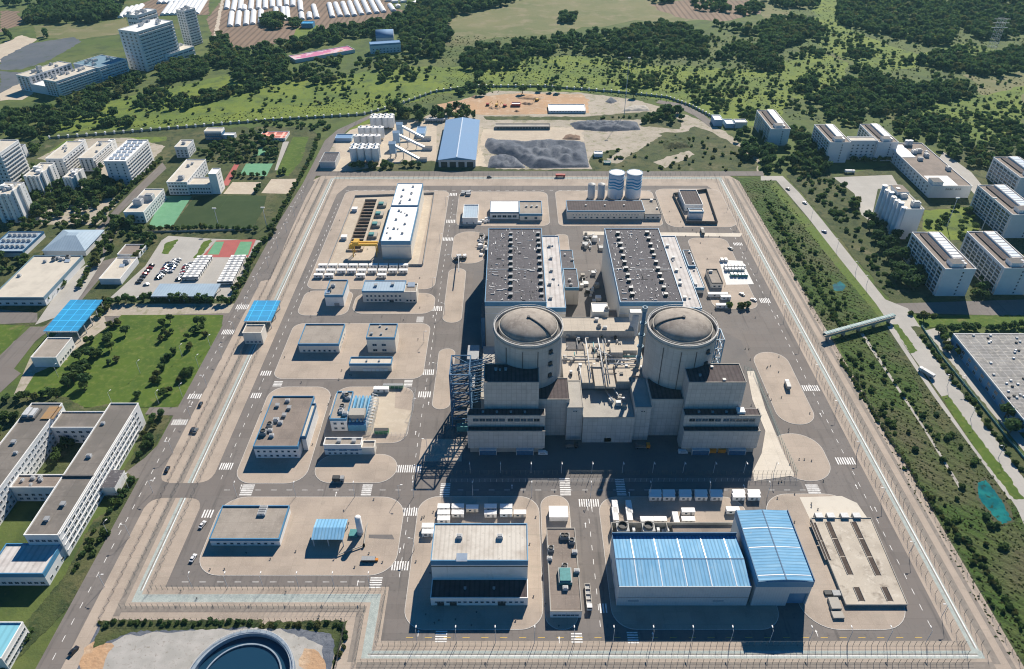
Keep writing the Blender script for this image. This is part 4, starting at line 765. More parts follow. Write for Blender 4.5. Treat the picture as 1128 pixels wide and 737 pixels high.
# open treatment basin
hb = 1.3; pts = [G('ba', *p, hb) for p in ((45, 65), (420, 65), (430, 90), (650, 605), (265, 605), (195, 430))]
cx, cy = G('ba', 350, 350); t = thing('treatment_basin', 'pale concrete treatment basin with long dark slots beside the blue warehouse', 'basin', cx, cy, ZI)
ptl = [(x-cx, y-cy) for x, y in pts]
bt = mat('stained_concrete_deck', (.50, .445, .37), .92, (.09, (.36, .315, .26), .45, .7), [(.35, (.60, .545, .465), .5, .72), (.2, (.25, .21, .17), .58, .72), (1.2, (.33, .29, .24), .6, .75)])
MB().prism(ptl, 0, hb, concrete, bt).build('basin_body', t)
b = MB()
for k in range(len(ptl)):
    p, q = ptl[k], ptl[(k+1) % len(ptl)]
    b.bar((*p, hb + .15), (*q, hb + .15), .25, concrete)
b.build('rim_wall', t)
for (xa, ya, xb, yb) in ((150, 85, 290, 420), (310, 85, 465, 425), (325, 492, 365, 585), (495, 492, 545, 585), (60, 90, 150, 330)):  # last entry is a dark strip put where the left wall's shade falls
    p, q = G('ba', xa, ya, hb), G('ba', xb, yb, hb); n = max(1, int((p[1]-q[1])/9))
    for k in range(n):
        y0, y1 = q[1] + (p[1]-q[1])*k/n + .3, q[1] + (p[1]-q[1])*(k+1)/n - .3; MB().box(-1.2, 1.2, y0 - cy, y1 - cy, hb + .02, hb + .06, MATS['basin_dark']).box(-1.45, -1.2, y0 - cy, y1 - cy, hb + .02, hb + .35, concrete).box(1.2, 1.45, y0 - cy, y1 - cy, hb + .02, hb + .35, concrete).build('slot', t, ((p[0]+q[0])/2 - cx, 0, 0))
for x in (95, 168, 255, 330): g = G('ba', x, 50, 2); MB().box(-1.8, 1.8, -1.5, 1.5, 0, 2.6, grey_m, lgrey).build('pump_box', t, (g[0]-cx, g[1]-cy, 0))
t = thing('blower_skid', 'row of low pale boxes and a dark hatch before the basin notch', 'equipment skid', *G('ba', 190, 600), ZI)
for k, (x, y, s, m) in enumerate(((150, 535, 1.6, dark_m), (205, 540, 2.0, grey_m), (185, 590, 2.2, concrete), (195, 625, 2.2, concrete), (210, 675, 2.4, concrete))): g = G('ba', x, y); g0 = G('ba', 190, 600); MB().box(-s, s, -s*.7, s*.7, 0, .9 + .3*k % 1, m).build('box', t, (g[0]-g0[0], g[1]-g0[1], 0))

# north side
building('broad shed with bright white roof near the north fence', R('b2', 1008, 1131, 208, 160, 240), white, white_roof, blue_d, 1.0, .3, name='white_roof_shed', cat='shed', wins=(w4('S', 1, 5, 3, 3, 3.2, 2.0),))
building('tan flat roofed low block joined to the white roofed shed', R('c2', 48, 145, 215, 160, 245), beige, roof_tan, blue, 1.2, name='store_building', units=grid('vent', 3, 1, .2, .9, .55, .65, .8), wins=(w4('S', 1, 2, 2.5, 3, 2.2, 2),))
building('long water plant building with dark ribbed roof in front of the striped tanks', R('c2', 252, 583, 202, 158, 240), beige, roof_dark, blue, .9, .3, name='water_building', wins=(w4('S', 1, 12, 1.9, 3, 1.5, 1.2), w4('S', 1, 22, 4.4, 3, .9, .6)), units=[('vent', .25, .5, .6), ('vent', .5, .5, .6), ('vent', .75, .5, .6)])
building('tan roofed low end of the water plant building', R('c2', 585, 655, 215, 150, 240), beige, roof_tan, None, name='water_building', coping=concrete, wins=(w4('S', 1, 3, 1.8, 3, 1.8, 1.2),), units=scat('vent', 2))
wave_m = mat('wave_striped_tank', (.74, .77, .80), .45, (.5, (.66, .70, .74), .4, .7), kind='waves')
for x, lab in ((457, 'large white tank with painted blue waves, beside the two small silos'), (532, 'large white tank with painted blue waves, farther from the small silos')):
    g = G('c2', x, 148); H = ZAT('c2', 48, g[1]); t = thing('water_tank', lab, 'tank', g[0], g[1] + 3, ZI)
    MB().cyl(0, 0, 0, H, 6.9, wave_m, 48, top=white_roof).build('shell', t); MB().ring(0, 0, H - .1, H + .5, 6.7, 7.05, blue, 48).build('rim', t); MB().dome(0, 0, H - .05, 6.6, 1.0, white_roof, 40, 5).build('roof', t)
    b = MB(); b.bar((-6.95, -1.5, .2), (-6.95, -1.5, H + 1), .12, lgrey); b.bar((-6.95, -2.2, .2), (-6.95, -2.2, H + 1), .12, lgrey); b.build('ladder', t)
for x, lab in ((353, 'small grey steel silo, the one farther from the striped tanks'), (395, 'small grey steel silo next to a striped tank')):
    g = G('c2', x, 148); H = ZAT('c2', 90, g[1]); t = thing('steel_silo', lab, 'silo', *g, ZI)
    MB().cyl(0, 0, 0, H, 3.2, lgrey, 28).build('shell', t); MB().cyl(0, 0, H, H + 1, 3.25, grey_m, 28, 1.0).build('cone_roof', t)
r = R('c2', 755, 832, 175, 112, 205); building('small substation building with dark ribbed roof inside its own wall', r, white, roof_dark, None, .4, name='substation', cat='substation', wins=(w4('S', 1, 3, 2.5, 3, 1.8, 1.2),))
r = R('c2', 775, 835, 205, 192, 240); building('small lower front block with blue stripe before the substation', r, white, roof_pale, blue, 1.2, name='substation', cat='substation')
def wallrun(label, pts, h, m, name='compound_wall', cat='wall', th=.3, z=ZI):
    t = thing(name, label, cat, *pts[0], z); b = MB()
    for k in range(len(pts)-1):
        a, c = np.array(pts[k]) - pts[0], np.array(pts[k+1]) - pts[0]; d = (c-a)/np.linalg.norm(c-a); n = np.array((-d[1], d[0]))*th/2
        a2, c2 = a - d*th/2*(k > 0)*0, c + d*th/2
        b.prism([tuple(a2+n), tuple(a2-n), tuple(c2-n), tuple(c2+n)], 0, h + .002*(k % 2), m)
    b.build('wall', t); return t
wallrun('dark concrete wall round the small substation', [G('c2', *p) for p in ((890, 262), (760, 260), (703, 140), (845, 122), (892, 262))], 2.8, rim_dark)
wallrun('low wall round the basin and the long white hall', [G('b2', *p) for p in ((720, 440), (315, 440), (432, 145), (770, 132), (722, 436))], 1.6, grey_m)
b = MB()
t = thing('panel_rack', 'rows of grey green panel racks on a white slab', 'panel rack', *G('ne', 320, 340), ZI); g0 = G('ne', 320, 340)
for (x0, x1, y) in ((225, 345, 330), (350, 420, 330), (280, 345, 405), (350, 440, 408), (230, 410, 358), (190, 260, 272)):
    a, c = G('ne', x0, y), G('ne', x1, y); b = MB(); L = c[0]-a[0]; n = max(2, int(L/2.2))
    for k in range(n): b.box(L*k/n, L*k/n + L/n*.75, -1.6, 1.6, .4, 2.2, teal if y > 400 else lgrey, lgrey)
    b.box(0, L, -1.2, 1.2, 0, .4, grey_m); b.build('rack', t, (a[0]-g0[0], a[1]-g0[1], 0))
building('small tan block with brown passage beside the panel rack yard', R('c2', 870, 918, 510, 450, 535), beige, roof_tan, None, name='store_building', coping=rim_dark, wins=(w4('S', 1, 2, 2, 3, 1.4, 1.1),), units=[('box', .3, .8)])
building('small white flat roofed hut with two windows north of the halls', R('b2', 890, 955, 232, 175, 262), white, roof_gb, None, name='hut_building', cat='hut', wins=(w4('S', 1, 2, 1.6, 3, 1.2, 1),))
for tt, x, y, lab in (('b2', 920, 250, 'cluster of white tarpaulin covered crates near the north halls'), ('b2', 985, 250, 'small heap of white crates beside the white roofed shed'), ('b2', 903, 132, 'grey green skip on paving near the north road')):
    t = thing('crate_stack', lab, 'crates', *G(tt, x, y), ZI); b = MB()
    for k in range(7): a, c = random.uniform(-5, 5), random.uniform(-4, 4); s = random.uniform(.8, 2); b.box(a-s, a+s, c-s*.7, c+s*.7, 0, random.uniform(1, 2.4), random.choice((white, lgrey, grey_m)))
    b.build('crate', t)
rs = random.Random(5)
for lab, tt, q in (('cluster of pipes and machine skids in the inner alley behind the halls', 'c2', (330, 395, 395, 312)), ('pale machine skids along the dark west side of a turbine hall', 'b2', (955, 1000, 400, 320)), ('scattered skids before the cream penthouse block in the inner alley', 'c2', (320, 370, 600, 460))):
    a, c = G(tt, q[0], q[2]), G(tt, q[1], q[3]); t = thing('machine_skid', lab, 'machinery', (a[0]+c[0])/2, (a[1]+c[1])/2, ZI); W, D = (c[0]-a[0])/2, (c[1]-a[1])/2
    for k in range(14): x, y, s = rs.uniform(-W, W), rs.uniform(-D, D), rs.uniform(.6, 2.0); MB().box(x-s, x+s, y-s, y+s, 0, rs.uniform(1, 4), rs.choice((lgrey, grey_m, dark_m, concrete, white))).build('skid_unit', t)
    for k in range(6): x, y = rs.uniform(-W, W), rs.uniform(-D, D); MB().bar((x, y, 3), (x + rs.uniform(-6, 6), y + rs.uniform(-9, 9), 3), .3, lgrey, 8).build('pipe', t)
g = G('b2', 880, 412); e = G('b2', 770, 505, 14); t = thing('crane_truck', 'dark mobile crane with long lowered boom beside the round pavings', 'crane truck', *g, ZI, .3)
MB().box(-5, 5, -1.4, 1.4, .6, 1.8, dark_m).build('chassis', t); MB().box(2.6, 5, -1.4, 1.4, 1.81, 3.4, white).box(-2.5, 1, -1.3, 1.3, 1.81, 4, lgrey).build('cab', t)
MB().bar((-1, 0, 3.6), ((e[0]-g[0])*.6, (e[1]-g[1])*.6, 9), .45, grey_m).build('boom', t)
for sx in (-3.6, -1.8, 3.2):
    for sy in (-1.2, 1.2): MB().bar((sx, sy-.2, .6), (sx, sy+.2, .6), .6, rubber, 12).build('wheel', t)
# gatehouses with blue canopies
def canopy(label, r, nx, ny, group=None, m=roof_cyan):
    x0, x1, y0, y1, h = r; t = thing('gate_canopy', label, 'canopy', (x0+x1)/2, (y0+y1)/2, ZP); w, d = (x1-x0)/2, (y1-y0)/2
    MB().box(-w, w, -d, d, h - .8, h, m).box(-w - .1, w + .1, -d - .1, -d, h - .9, h + .05, white).build('roof', t)
    for i in range(nx):
        for j in range(ny): x, y = -w + 1 + (2*w-2)*i/(nx-1), -d + 1 + (2*d-2)*j/(ny-1); MB().box(x-.25, x+.25, y-.25, y+.25, 0, h-.82, lgrey).build('post', t)
    return t
canopy('bright blue canopy over the plant gate road', R('a2', 1042, 1158, 675, 587, h=6.5), 2, 3)
building('low tan guardhouse before the plant gate canopy', R('a3', 1035, 1115, 25, -10, 75), beige, roof_tan, None, name='guardhouse', cat='guardhouse', wins=(w4('S', 1, 4, 2, 3, 1.5, 1),))
canopy('long bright blue canopy over the campus gate road', R('a2', 185, 330, 718, 584, h=8.5), 2, 5)
building('tan roofed campus gatehouse with white portico windows', R('a3', 130, 238, 130, 45, 172), white, roof_tan, None, name='gatehouse', cat='gatehouse', wins=(('E', 1, 6, 2.2, 3, 1.2, 1.6, .05, .95),))
canopy('pale blue grey canopy over the parked buses', R('a2', 645, 912, 568, 515, h=5), 5, 2, m=roof_gb)
# round tank at the south west corner
g = G('p', 266, 752); t = thing('round_basin', 'big round open basin with dark water at the foot of the plant', 'round basin', *g, ZP)
MB().ring(0, 0, 0, 3.2, 19.6, 21.4, mat('blue_grey_rim', (.20, .26, .33), .7, (.4, (.30, .35, .40), .4, .7)), 72).build('rim_wall', t); MB().cyl(0, 0, 0, .9, 19.55, waterd, 72).build('water_surface', t)
b = MB()
for k in range(48): a = 2*pi*k/48; b.bar((21.1*cos(a), 21.1*sin(a), 3.2), (21.1*cos(a), 21.1*sin(a), 4.2), .07, lgrey)
b.ring(0, 0, 4.1, 4.2, 21.0, 21.2, lgrey, 72); b.build('railing', t)
MB().ring(0, 0, .92, 1.6, 15.5, 16.1, MATS['blue_grey_rim'], 60).build('inner_weir', t); MB().box(-15, 19.6, -.8, .8, 3.3, 3.6, grey_m).build('walk_bridge', t)
# ---------------------------------------------------------------- west campus
def RB(t, A, B, topA, back):            # turned block from its near corners, the top of corner A and the far-left roof corner
    a, b = np.array(G(t, *A)), np.array(G(t, *B)); h = ZAT(t, topA[1], a[1]); p = np.array(G(t, *back, h)); u = (b-a)/np.linalg.norm(b-a); n = np.array((-u[1], u[0]))
    w = np.linalg.norm(b-a); d = max(6, float((p-a) @ n)); c = a + u*w/2 + n*d/2
    return (c[0]-w/2, c[0]+w/2, c[1]-d/2, c[1]+d/2, h), atan2(u[1], u[0])
wsh = mat('bluish_white_wall', (.68, .69, .70), .75, (.25, (.58, .60, .62), .5, .8))
def facade(face, rows, cols, h, ww=1.6, wh=1.4, a=.04, b=.96, z0=2.0): return (face, rows, cols, z0, (h - 1.5 - z0)/(rows - .4) if rows > 1 else 3, ww, wh, a, b)
def slab(label, r, rows=6, cs=4, ce=9, roof=roof_pale, side='E', name='apartment_block', cat='apartment block', balcony=True, units=(), rz=0, group=None, ww=2.0):
    h = r[4]; t = building(label, r, wsh, roof, None, name=name, cat=cat, rz=rz, group=group, coping=white, wins=(facade(side, rows, ce, h, ww), facade('S', rows, cs, h, 1.3)), units=units)
    if balcony:
        w, d = (r[1]-r[0])/2, (r[3]-r[2])/2; sh = (h - 3.5)/(rows - .4)
        for i in range(rows):
            s = 1 if side == 'E' else -1; b = MB(); x0, x1 = sorted((s*(w + .01), s*(w + 1.1))); b.box(x0, x1, -d*.95, d*.95, -.1, .08, white); xa, xb = sorted((s*(w + 1.0), s*(w + 1.1))); b.box(xa, xb, -d*.95, d*.95, .08, 1.0, white); b.build('balcony', t, (0, 0, 1.0 + i*sh))
    return t
slab('wide white apartment slab with long lit rows of balconies', R('ap', 700, 850, 230, 85, 388), 7, 3, 12, white_roof, units=grid('solar', 3, 6, .1, .9, .05, .95, 1.3))
slab('white apartment block west of the wide slab, between two similar blocks', R('ap', 528, 625, 208, 95, 300), 6, 3, 7, roof_pale, units=scat('box', 4, .2, .8, .3, .9))
slab('white apartment block with roof boxes, third from the wide slab', R('ap', 305, 420, 212, 95, 330), 6, 3, 7, roof_pale, units=scat('box', 5, .2, .8, .3, .9))
for lab, a in (('thin lit white stair slab behind the block next to the wide slab', (715, 750, 105, 80, 190)), ('thin lit white stair slab behind the third block', (510, 545, 108, 82, 195))):
    building(lab, R('ap', *a), white, white_roof, None, name='stair_slab', cat='stair slab', wins=(('E', 4, 1, 3, 3.4, .8, 1, .3, .7),))
slab('grey white apartment tower cut by the left picture edge', R('ap', -130, -5, 175, 85, 400), 9, 4, 10, roof_pale)
def tower(label, r, rows, name='apartment_tower'):
    t = building(label, r, wsh, roof_pale, None, name=name, cat='apartment tower', coping=white, wins=(facade('S', rows, 5, r[4], 1.2), facade('E', rows, 4, r[4], 1.3)), units=scat('box', 3, .2, .8, .2, .8, 1.2) + [('tank', .5, .5, 1.2)])
    w, d, h = (r[1]-r[0])/2, (r[3]-r[2])/2, r[4]
    for x in (-.62, .0, .62): MB().box(-1.1, 1.1, -1.3, -.01, 0, h + .9, white).build('bay', t, (x*w, -d, 0))
    for y in (-.5, .35): MB().box(.01, 1.6, -1.8, 1.8, 0, h + 1.2, white).build('bay', t, (w, y*d, 0))
    for k in range(3): x, y = random.uniform(-.6, .6)*w, random.uniform(-.5, .5)*d; MB().box(x-1.8, x+1.8, y-1.6, y+1.6, h - .7, h + 2.2, white, white_roof).build('stair_head', t)
    return t
tower('white apartment tower with bay strips, nearest the left picture edge', R('ap', -70, 62, 452, 372, 645), 8)
tower('white apartment tower with bay strips behind garden trees', R('ap', 155, 255, 332, 240, 462), 8)
tower('short white apartment tower half hidden by garden trees', R('ap', 422, 490, 342, 278, 432), 5)
building('dark blue grey cube house by the bridge road', R('ap', 90, 150, 130, 115, 205), wsh, roof_grey, None)
building('white three storey building with rail roof by the dirt court', R('sc', 225, 300, 170, 128, 235), wsh, roof_pale, None, name='school_building', wins=(facade('S', 3, 3, 10), facade('E', 3, 4, 10)), units=[('box', .5, .5, 1.4)])
building('dark fronted two storey building at the back of the school ground', R('sc', 400, 500, 78, 55, 130), blue_d, roof_pale, white, 1.5, name='school_building', wins=(facade('S', 3, 7, 12),))
building('low white wing beside the dark fronted school building', R('sc', 502, 578, 100, 85, 125), wsh, white_roof, None, name='school_building')
r = R('sc', 722, 880, 118, 78, 136); t = building('long low hall with red and white striped roof', r, white, mat('red_white_roof', (.45, .15, .12), .8, kind='joints', kp=(9, 30, 1.3, 3.2, .8)), None, .3, name='sports_hall', wins=(facade('S', 1, 8, 4),))
building('long white school building with pale flat roof and bluish front', R('sc', 178, 298, 378, 243, 455), wsh, roof_pale, None, name='school_building', coping=white, wins=(facade('S', 4, 6, 15), facade('E', 4, 10, 15)), units=[('box', .6, .15, 2), ('box', .4, .7, 1.2), ('vent', .5, .8)])
building('low front wing of the school with bluish window wall', R('sc', 300, 440, 392, 350, 452), wsh, roof_pale, None, name='school_building', coping=white, wins=(facade('S', 2, 8, 9, 1.4),))
building('slim white school tower throwing a shadow on the football field', R('sc', 424, 472, 330, 296, 450), white, white_roof, None, name='school_tower', cat='tower', wins=(('E', 5, 2, 3, 3.4, .9, 1.0, .3, .7),))
t = building('white roofed gallery building with lit zigzag east wall', R('a2', 527, 612, 207, 108, 255), wsh, roof_pale, None, name='school_building', coping=white, wins=(facade('S', 2, 4, 9), facade('E', 3, 11, 10, 1.5)), units=[('box', .4, .35, 3), ('box', .75, .55, 3), ('box', .35, .55, 2)])
r = R('a2', 182, 362, 372, 285, 395); x0, x1, y0, y1, h = r
t = thing('gymnasium', 'gymnasium with blue grey hipped metal roof', 'gymnasium', (x0+x1)/2, (y0+y1)/2); w, d = (x1-x0)/2, (y1-y0)/2
MB().box(-w, w, -d, d, -.2, h, wsh).build('wall', t); b = MB(); i = 0
P = [(-w-.6, -d-.6, h), (w+.6, -d-.6, h), (w+.6, d+.6, h), (-w-.6, d+.6, h), (-w*.25, -d*.1, h+5), (w*.25, -d*.1, h+5), (w*.25, d*.2, h+5), (-w*.25, d*.2, h+5)]
for q in ((0, 1, 5, 4), (1, 2, 6, 5), (2, 3, 7, 6), (3, 0, 4, 7), (4, 5, 6, 7)): b.face([P[k] for k in q], roof_gb)
b.build('roof', t)
building('grey roofed canteen hall with rows of roof boxes at the left edge', R('a2', -60, 95, 375, 290, 400), wsh, roof_gb, blue_d, 1.0, name='canteen_building', units=grid('box', 6, 3, .1, .95, .1, .95, 1.2))
t = building('large pale flat roofed campus hall with dark skylight slot', R('a2', -40, 185, 572, 393, 608), wsh, roof_pale, MATS['stack_bluegrey'], 1.6, name='campus_hall', wins=(facade('S', 1, 6, 6, 2.4),), units=[('box', .55, .93, 1.2), ('box', .65, .9, 1.2), ('fan', .75, .94), ('fan', .5, .9), ('box', .35, .85), ('solar', .8, .86, 1.2), ('box', .12, .5)])
MB().box(-4, 4, -15, 12, 0, .9, rim_dark, roof_grey).box(-4.5, 4.5, -15.5, -15.01, 0, 1.3, white).build('skylight', t, (-2, 0, r[4] - .2))
building('small pale roofed lodge beside the parking lot, farther one', R('a2', 500, 592, 388, 345, 405), wsh, roof_brown, white, .6, name='lodge_building')
building('small pale roofed lodge beside the parking lot, nearer one', R('a2', 422, 512, 492, 400, 518), wsh, roof_pale, None, name='lodge_building', coping=white, units=[('box', .7, .75, 1.8), ('solar', .6, .6, 1.2)])
# slab offices at the south west corner
ro = R('a4', 100, 245, 163, (443.8-547)/Q, h=15.5)
t = building('long grey roofed office slab with lit white window wall towards the plant road', ro, wsh, mat('weathered_grey_roof', (.20, .18, .162), .92, (.1, (.14, .128, .118), .42, .7), [(.6, (.25, .228, .205), .52, .8), (.05, (.16, .146, .132), .45, .6)], kind='joints', kp=(11, 11, .15, .82, .96)), None, .6, name='office_building', coping=white,
    wins=(facade('E', 4, 22, 15.5, 2.2, 1.5), facade('S', 3, 5, 15.5, 1.8)), units=[('box', .45, .55, 1), ('vent', .6, .2, 1), ('vent', .4, .1), ('box', .2, .82, .8)])
w, d = (ro[1]-ro[0])/2, (ro[3]-ro[2])/2
for i in range(4): MB().box(.02, .35, -d*.98, d*.8, -.12, .12, white).build('sun_ledge', t, (w, 0, 3.4 + i*3.7))
MB().box(-w, w, -.4, .4, 0, .9, rim_dark).build('roof_joint', t, (0, -d*.2, 14.9))
MB().box(.02, 7, -6, 6, 0, 6, white, roof_grey).build('entrance_porch', t, (w, -d*.05, 0))
x1w = G('a3', 265, 325, 15.5)[0]; x0w = G('a3', 135, 325, 15.5)[0]
t = building('second grey roofed office slab along the left picture edge', (x0w, x1w, ro[2] + 14, ro[3], 15.5), wsh, MATS['weathered_grey_roof'], None, .6, name='office_building', coping=white, wins=(facade('E', 4, 22, 15.5, 1.5, 1.4), facade('S', 3, 5, 15.5)), units=[('box', .55, .3, 1), ('vent', .4, .6), ('box', .7, .5, .8)])
g = G('a3', 150, 365, 15.5)
MB().box(-4, 4, -4, 4, 0, 1, rim_dark).box(-3, 0, -3, 3, 1, 2.6, lgrey).box(.6, 3, -3, 3, 1, 2.2, lgrey).build('cooling_unit', t, (-4, (ro[3]-ro[2]-14)/2 - 9, 15)); MB().box(-3.5, 3.5, -5, 5, 0, .5, mat('rusty_patch', (.36, .22, .10), .9, (.5, (.28, .2, .14), .4, .7))).build('rusty_deck', t, (6.5, (ro[3]-ro[2]-14)/2 - 8, 15))
building('blue shaded connecting wing with two window rows at the far end of the office slabs', (x1w + .2, ro[0] - .2, ro[3] - 16, ro[3] - 3, 12), wsh, MATS['weathered_grey_roof'], None, .6, name='office_building', coping=white, wins=(facade('S', 3, 6, 12, 1.8),))
r = R('a3', 35, 225, 685, 630, 745); building('low connecting wing with debris on its roof between the office slabs', (x1w + .2, ro[0] - .2, r[2], r[3], r[4]), wsh, roof_brown, None, .8, name='office_building', coping=white, wins=(facade('S', 2, 7, 8, 1.6),), units=scat('box', 6, .1, .6, .2, .8, .8))
building('low bluish front hall before the office slab, partly in shadow', R('a4', -60, 182, 328, 200, 380), wsh, roof_white, blue, 2.0, name='office_building', wins=(facade('S', 1, 8, 7, 1.8), facade('E', 1, 3, 7)))
building('cyan roofed low building at the lower left picture corner', R('a4', -120, 5, 690, 535, h=9), white, mat('cyan_roof', (.22, .52, .62), .6, (.1, (.18, .46, .57), .4, .7), kind='ribs', kp=('X', 3, .85)), None, .3, name='cyan_roof_building', wins=(facade('E', 2, 10, 9, 1.2),))
# hotel on the horizon side
def hotel(label, A, B, top, back, rows, cols, roof, name='hotel_block', le=4):
    r, rz = RB('ul', A, B, top, back); h = r[4]
    t = building(label, r, wsh, roof, None, 1.2, name=name, cat='hotel', rz=rz, coping=white, wins=(facade('S', rows, cols, h, (r[1]-r[0])*.93/cols*.84, (h-3.5)/(rows-.4)*.55),) + ((facade('W', rows, le, h, 2.6, 1.8),) if le else ()), units=scat('box', 7, .1, .9, .2, .9, 1.8))
    w, d = (r[1]-r[0])/2, (r[3]-r[2])/2
    for i in range(rows): MB().box(-w*.97, w*.97, -.9, -.01, -.15, .9, white).build('balcony', t, (0, -d, 1.0 + i*(h - 3.5)/(rows - .4)))
    return t
hotel('long low white hotel wing with balcony rows and roof terrace', (330, 525), (555, 445), (312, 440), (243, 424), 6, 10, roof_pale)
r, rz = RB('ul', (330, 525), (555, 445), (312, 440), (222, 360)); r1, _ = RB('ul', (330, 525), (555, 445), (312, 440), (243, 424)); D = r[3]-r[2]; d1 = r1[3]-r1[2]; n_ = np.array((-sin(rz), cos(rz))); c_ = np.array(((r1[0]+r1[1])/2, (r1[2]+r1[3])/2)) - n_*d1/2; w_ = r1[1]-r1[0]
def blk(off, dd, h): c = c_ + n_*(off + dd/2); return (c[0]-w_/2, c[0]+w_/2, c[1]-dd/2, c[1]+dd/2, h)
building('rear hotel wing parallel to the low front wing', blk(D - d1, d1, r[4]), wsh, roof_pale, None, 1.2, name='hotel_block', cat='hotel', rz=rz, coping=white, wins=(facade('S', 6, 10, r[4], 3.4, 2.0), facade('W', 6, 3, r[4], 2.6, 1.8)), units=scat('box', 5, .1, .9, .2, .9, 2))
building('lower hotel courtyard hall between the two long wings', blk(d1 + .2, D - 2*d1 - .4, r[4]*.55), wsh, white_roof, None, 1.0, name='hotel_block', cat='hotel', rz=rz, coping=white, units=scat('box', 8, .05, .95, .1, .9, 1.8))
hotel('shorter hotel wing with dark blue terrace joined to the hotel tower', (560, 448), (706, 398), (538, 366), (470, 318), 5, 6, MATS['stack_bluegrey'], le=0)
hotel('broad white hotel tower with wide balcony front', (800, 388), (985, 320), (768, 172), (692, 142), 12, 8, white_roof)
hotel('white hotel podium at the foot of the towers', (905, 352), (1060, 300), (903, 300), (870, 260), 2, 5, roof_pale, le=0)
hotel('narrow white hotel tower standing to the right, nearest the greenhouses', (1040, 250), (1098, 232), (1002, 58), (975, 44), 13, 3, white_roof, le=3)
hotel('rear hotel tower with lit lattice side behind the broad tower', (800, 300), (900, 262), (712, 82), (700, 70), 9, 4, white_roof)
# greenhouses
tun = {}
ends = [('um', *e) for e in ((575, 20, 592, 85), (605, 18, 630, 80), (640, 15, 665, 80), (672, 12, 698, 78), (703, 10, 732, 72), (738, 5, 768, 68), (772, 0, 805, 65), (803, 0, 838, 60), (500, 28, 518, 90), (865, 25, 885, 55),
   (110, 62, 102, 128), (145, 60, 138, 126), (182, 58, 178, 122), (215, 55, 210, 118), (250, 52, 248, 112), (320, 42, 322, 85), (355, 40, 360, 100), (373, 40, 378, 98), (436, 8, 440, 55), (442, 65, 446, 95), (480, 65, 482, 92), (90, 10, 85, 45),
   (125, 5, 115, 55), (155, 0, 150, 50), (170, 30, 168, 52), (205, -5, 200, 50), (240, -5, 237, 45), (270, -5, 270, 45), (303, 5, 304, 38), (335, -5, 337, 38), (370, -5, 372, 30), (402, -5, 402, 32), (640, 15, 645, 30))]
ends += [('ul', 650 + 24*k, 98 - 6*k, 690 + 26*k, 48 - 6*k) for k in range(4)] + [('ul', 880 + 26*k, 84 - k, 945 + 24*k, -6) for k in range(8)] + [('ul', 860 + 28*k, 20, 885 + 28*k, -12) for k in range(6)]
for (tt, xa, ya, xb, yb) in ends:
    p, q = np.array(G(tt, xa, ya)), np.array(G(tt, xb, yb)); L = np.linalg.norm(q-p); c = (p+q)/2
    def mk():
        b = MB(); n = 10; r0 = 1.0; i = 0
        for s in (-.5, .5):
            for k in range(n+1): a = pi*k/n; b.v.append((s, -cos(a), sin(a)))
        for k in range(n): b.addf((k, k+1, n+2+k, n+1+k), net_m, True)
        b.addf(range(n, -1, -1), net_m); b.addf(range(n+1, 2*n+2), net_m); return b.data('greenhouse')
    o = put(cached('tunnel', mk), 'greenhouse', None, (c[0], c[1], .15), atan2(q[1]-p[1], q[0]-p[0]), (L, 4.4, 3.6))
    tag(o, 'long white plastic tunnel greenhouse on a brown field', 'greenhouse', 'greenhouses on the ploughed fields')
r, rz = RB('um', (415, 302), (700, 252), (413, 285), (368, 268)); building('long market shed with pink and white roof in the tree belt', r, wsh, mat('pink_roof', (.52, .17, .30), .8, (.06, (.62, .45, .50), .5, .56), (.03, (.5, .26, .17), .55, .6)), None, .3, name='market_shed', cat='shed', rz=rz)
r, rz = RB('um', (775, 258), (920, 248), (770, 212), (760, 200)); t = building('blue fronted factory with rounded blue hall in the tree belt', r, wsh, roof_lblue, blue, 2, .4, name='factory_building', cat='factory', rz=rz, wins=(facade('S', 2, 8, 9),))
r2, rz2 = RB('um', (800, 195), (885, 192), (800, 178), (798, 158)); t = thing('vaulted_hall', 'rounded blue vaulted hall roof in the tree belt', 'hall', (r2[0]+r2[1])/2, (r2[2]+r2[3])/2, 0, rz2)
w = (r2[1]-r2[0])/2; b = MB(); n = 12
for s in (-w, w):
    for k in range(n+1): a = pi*k/n; b.v.append((s, -14*cos(a), 4 + 8*sin(a)))
for k in range(n): b.addf((k, k+1, n+2+k, n+1+k), roof_lblue, True)
b.addf(range(n, -1, -1), wsh); b.addf(range(n+1, 2*n+2), wsh); b.build('roof', t); MB().box(-w, w, -14, 14, 0, 4, wsh).build('wall', t)
building('small blue roofed farm store beside the brown fields', R('um', 440, 495, 112, 100, 135), blue, roof_cyan, None, .3, name='farm_store', cat='store')
for k, (x, y) in enumerate(((860, 5), (890, 12), (930, 10), (955, 35), (985, 18), (1000, 38), (905, 35))):
    g = G('um', x, y); t = thing('farm_hut', 'small white farm hut at the corner of the greenhouse field', 'hut', *g, 0, .3*k, 'white farm huts by the greenhouses'); MB().box(-5, 5, -3.5, 3.5, 0, 3.4, wsh).build('wall', t); MB().gable(-5.3, 5.3, -3.9, 3.9, 3.41, 4.8, white_roof, 'x').build('roof', t)

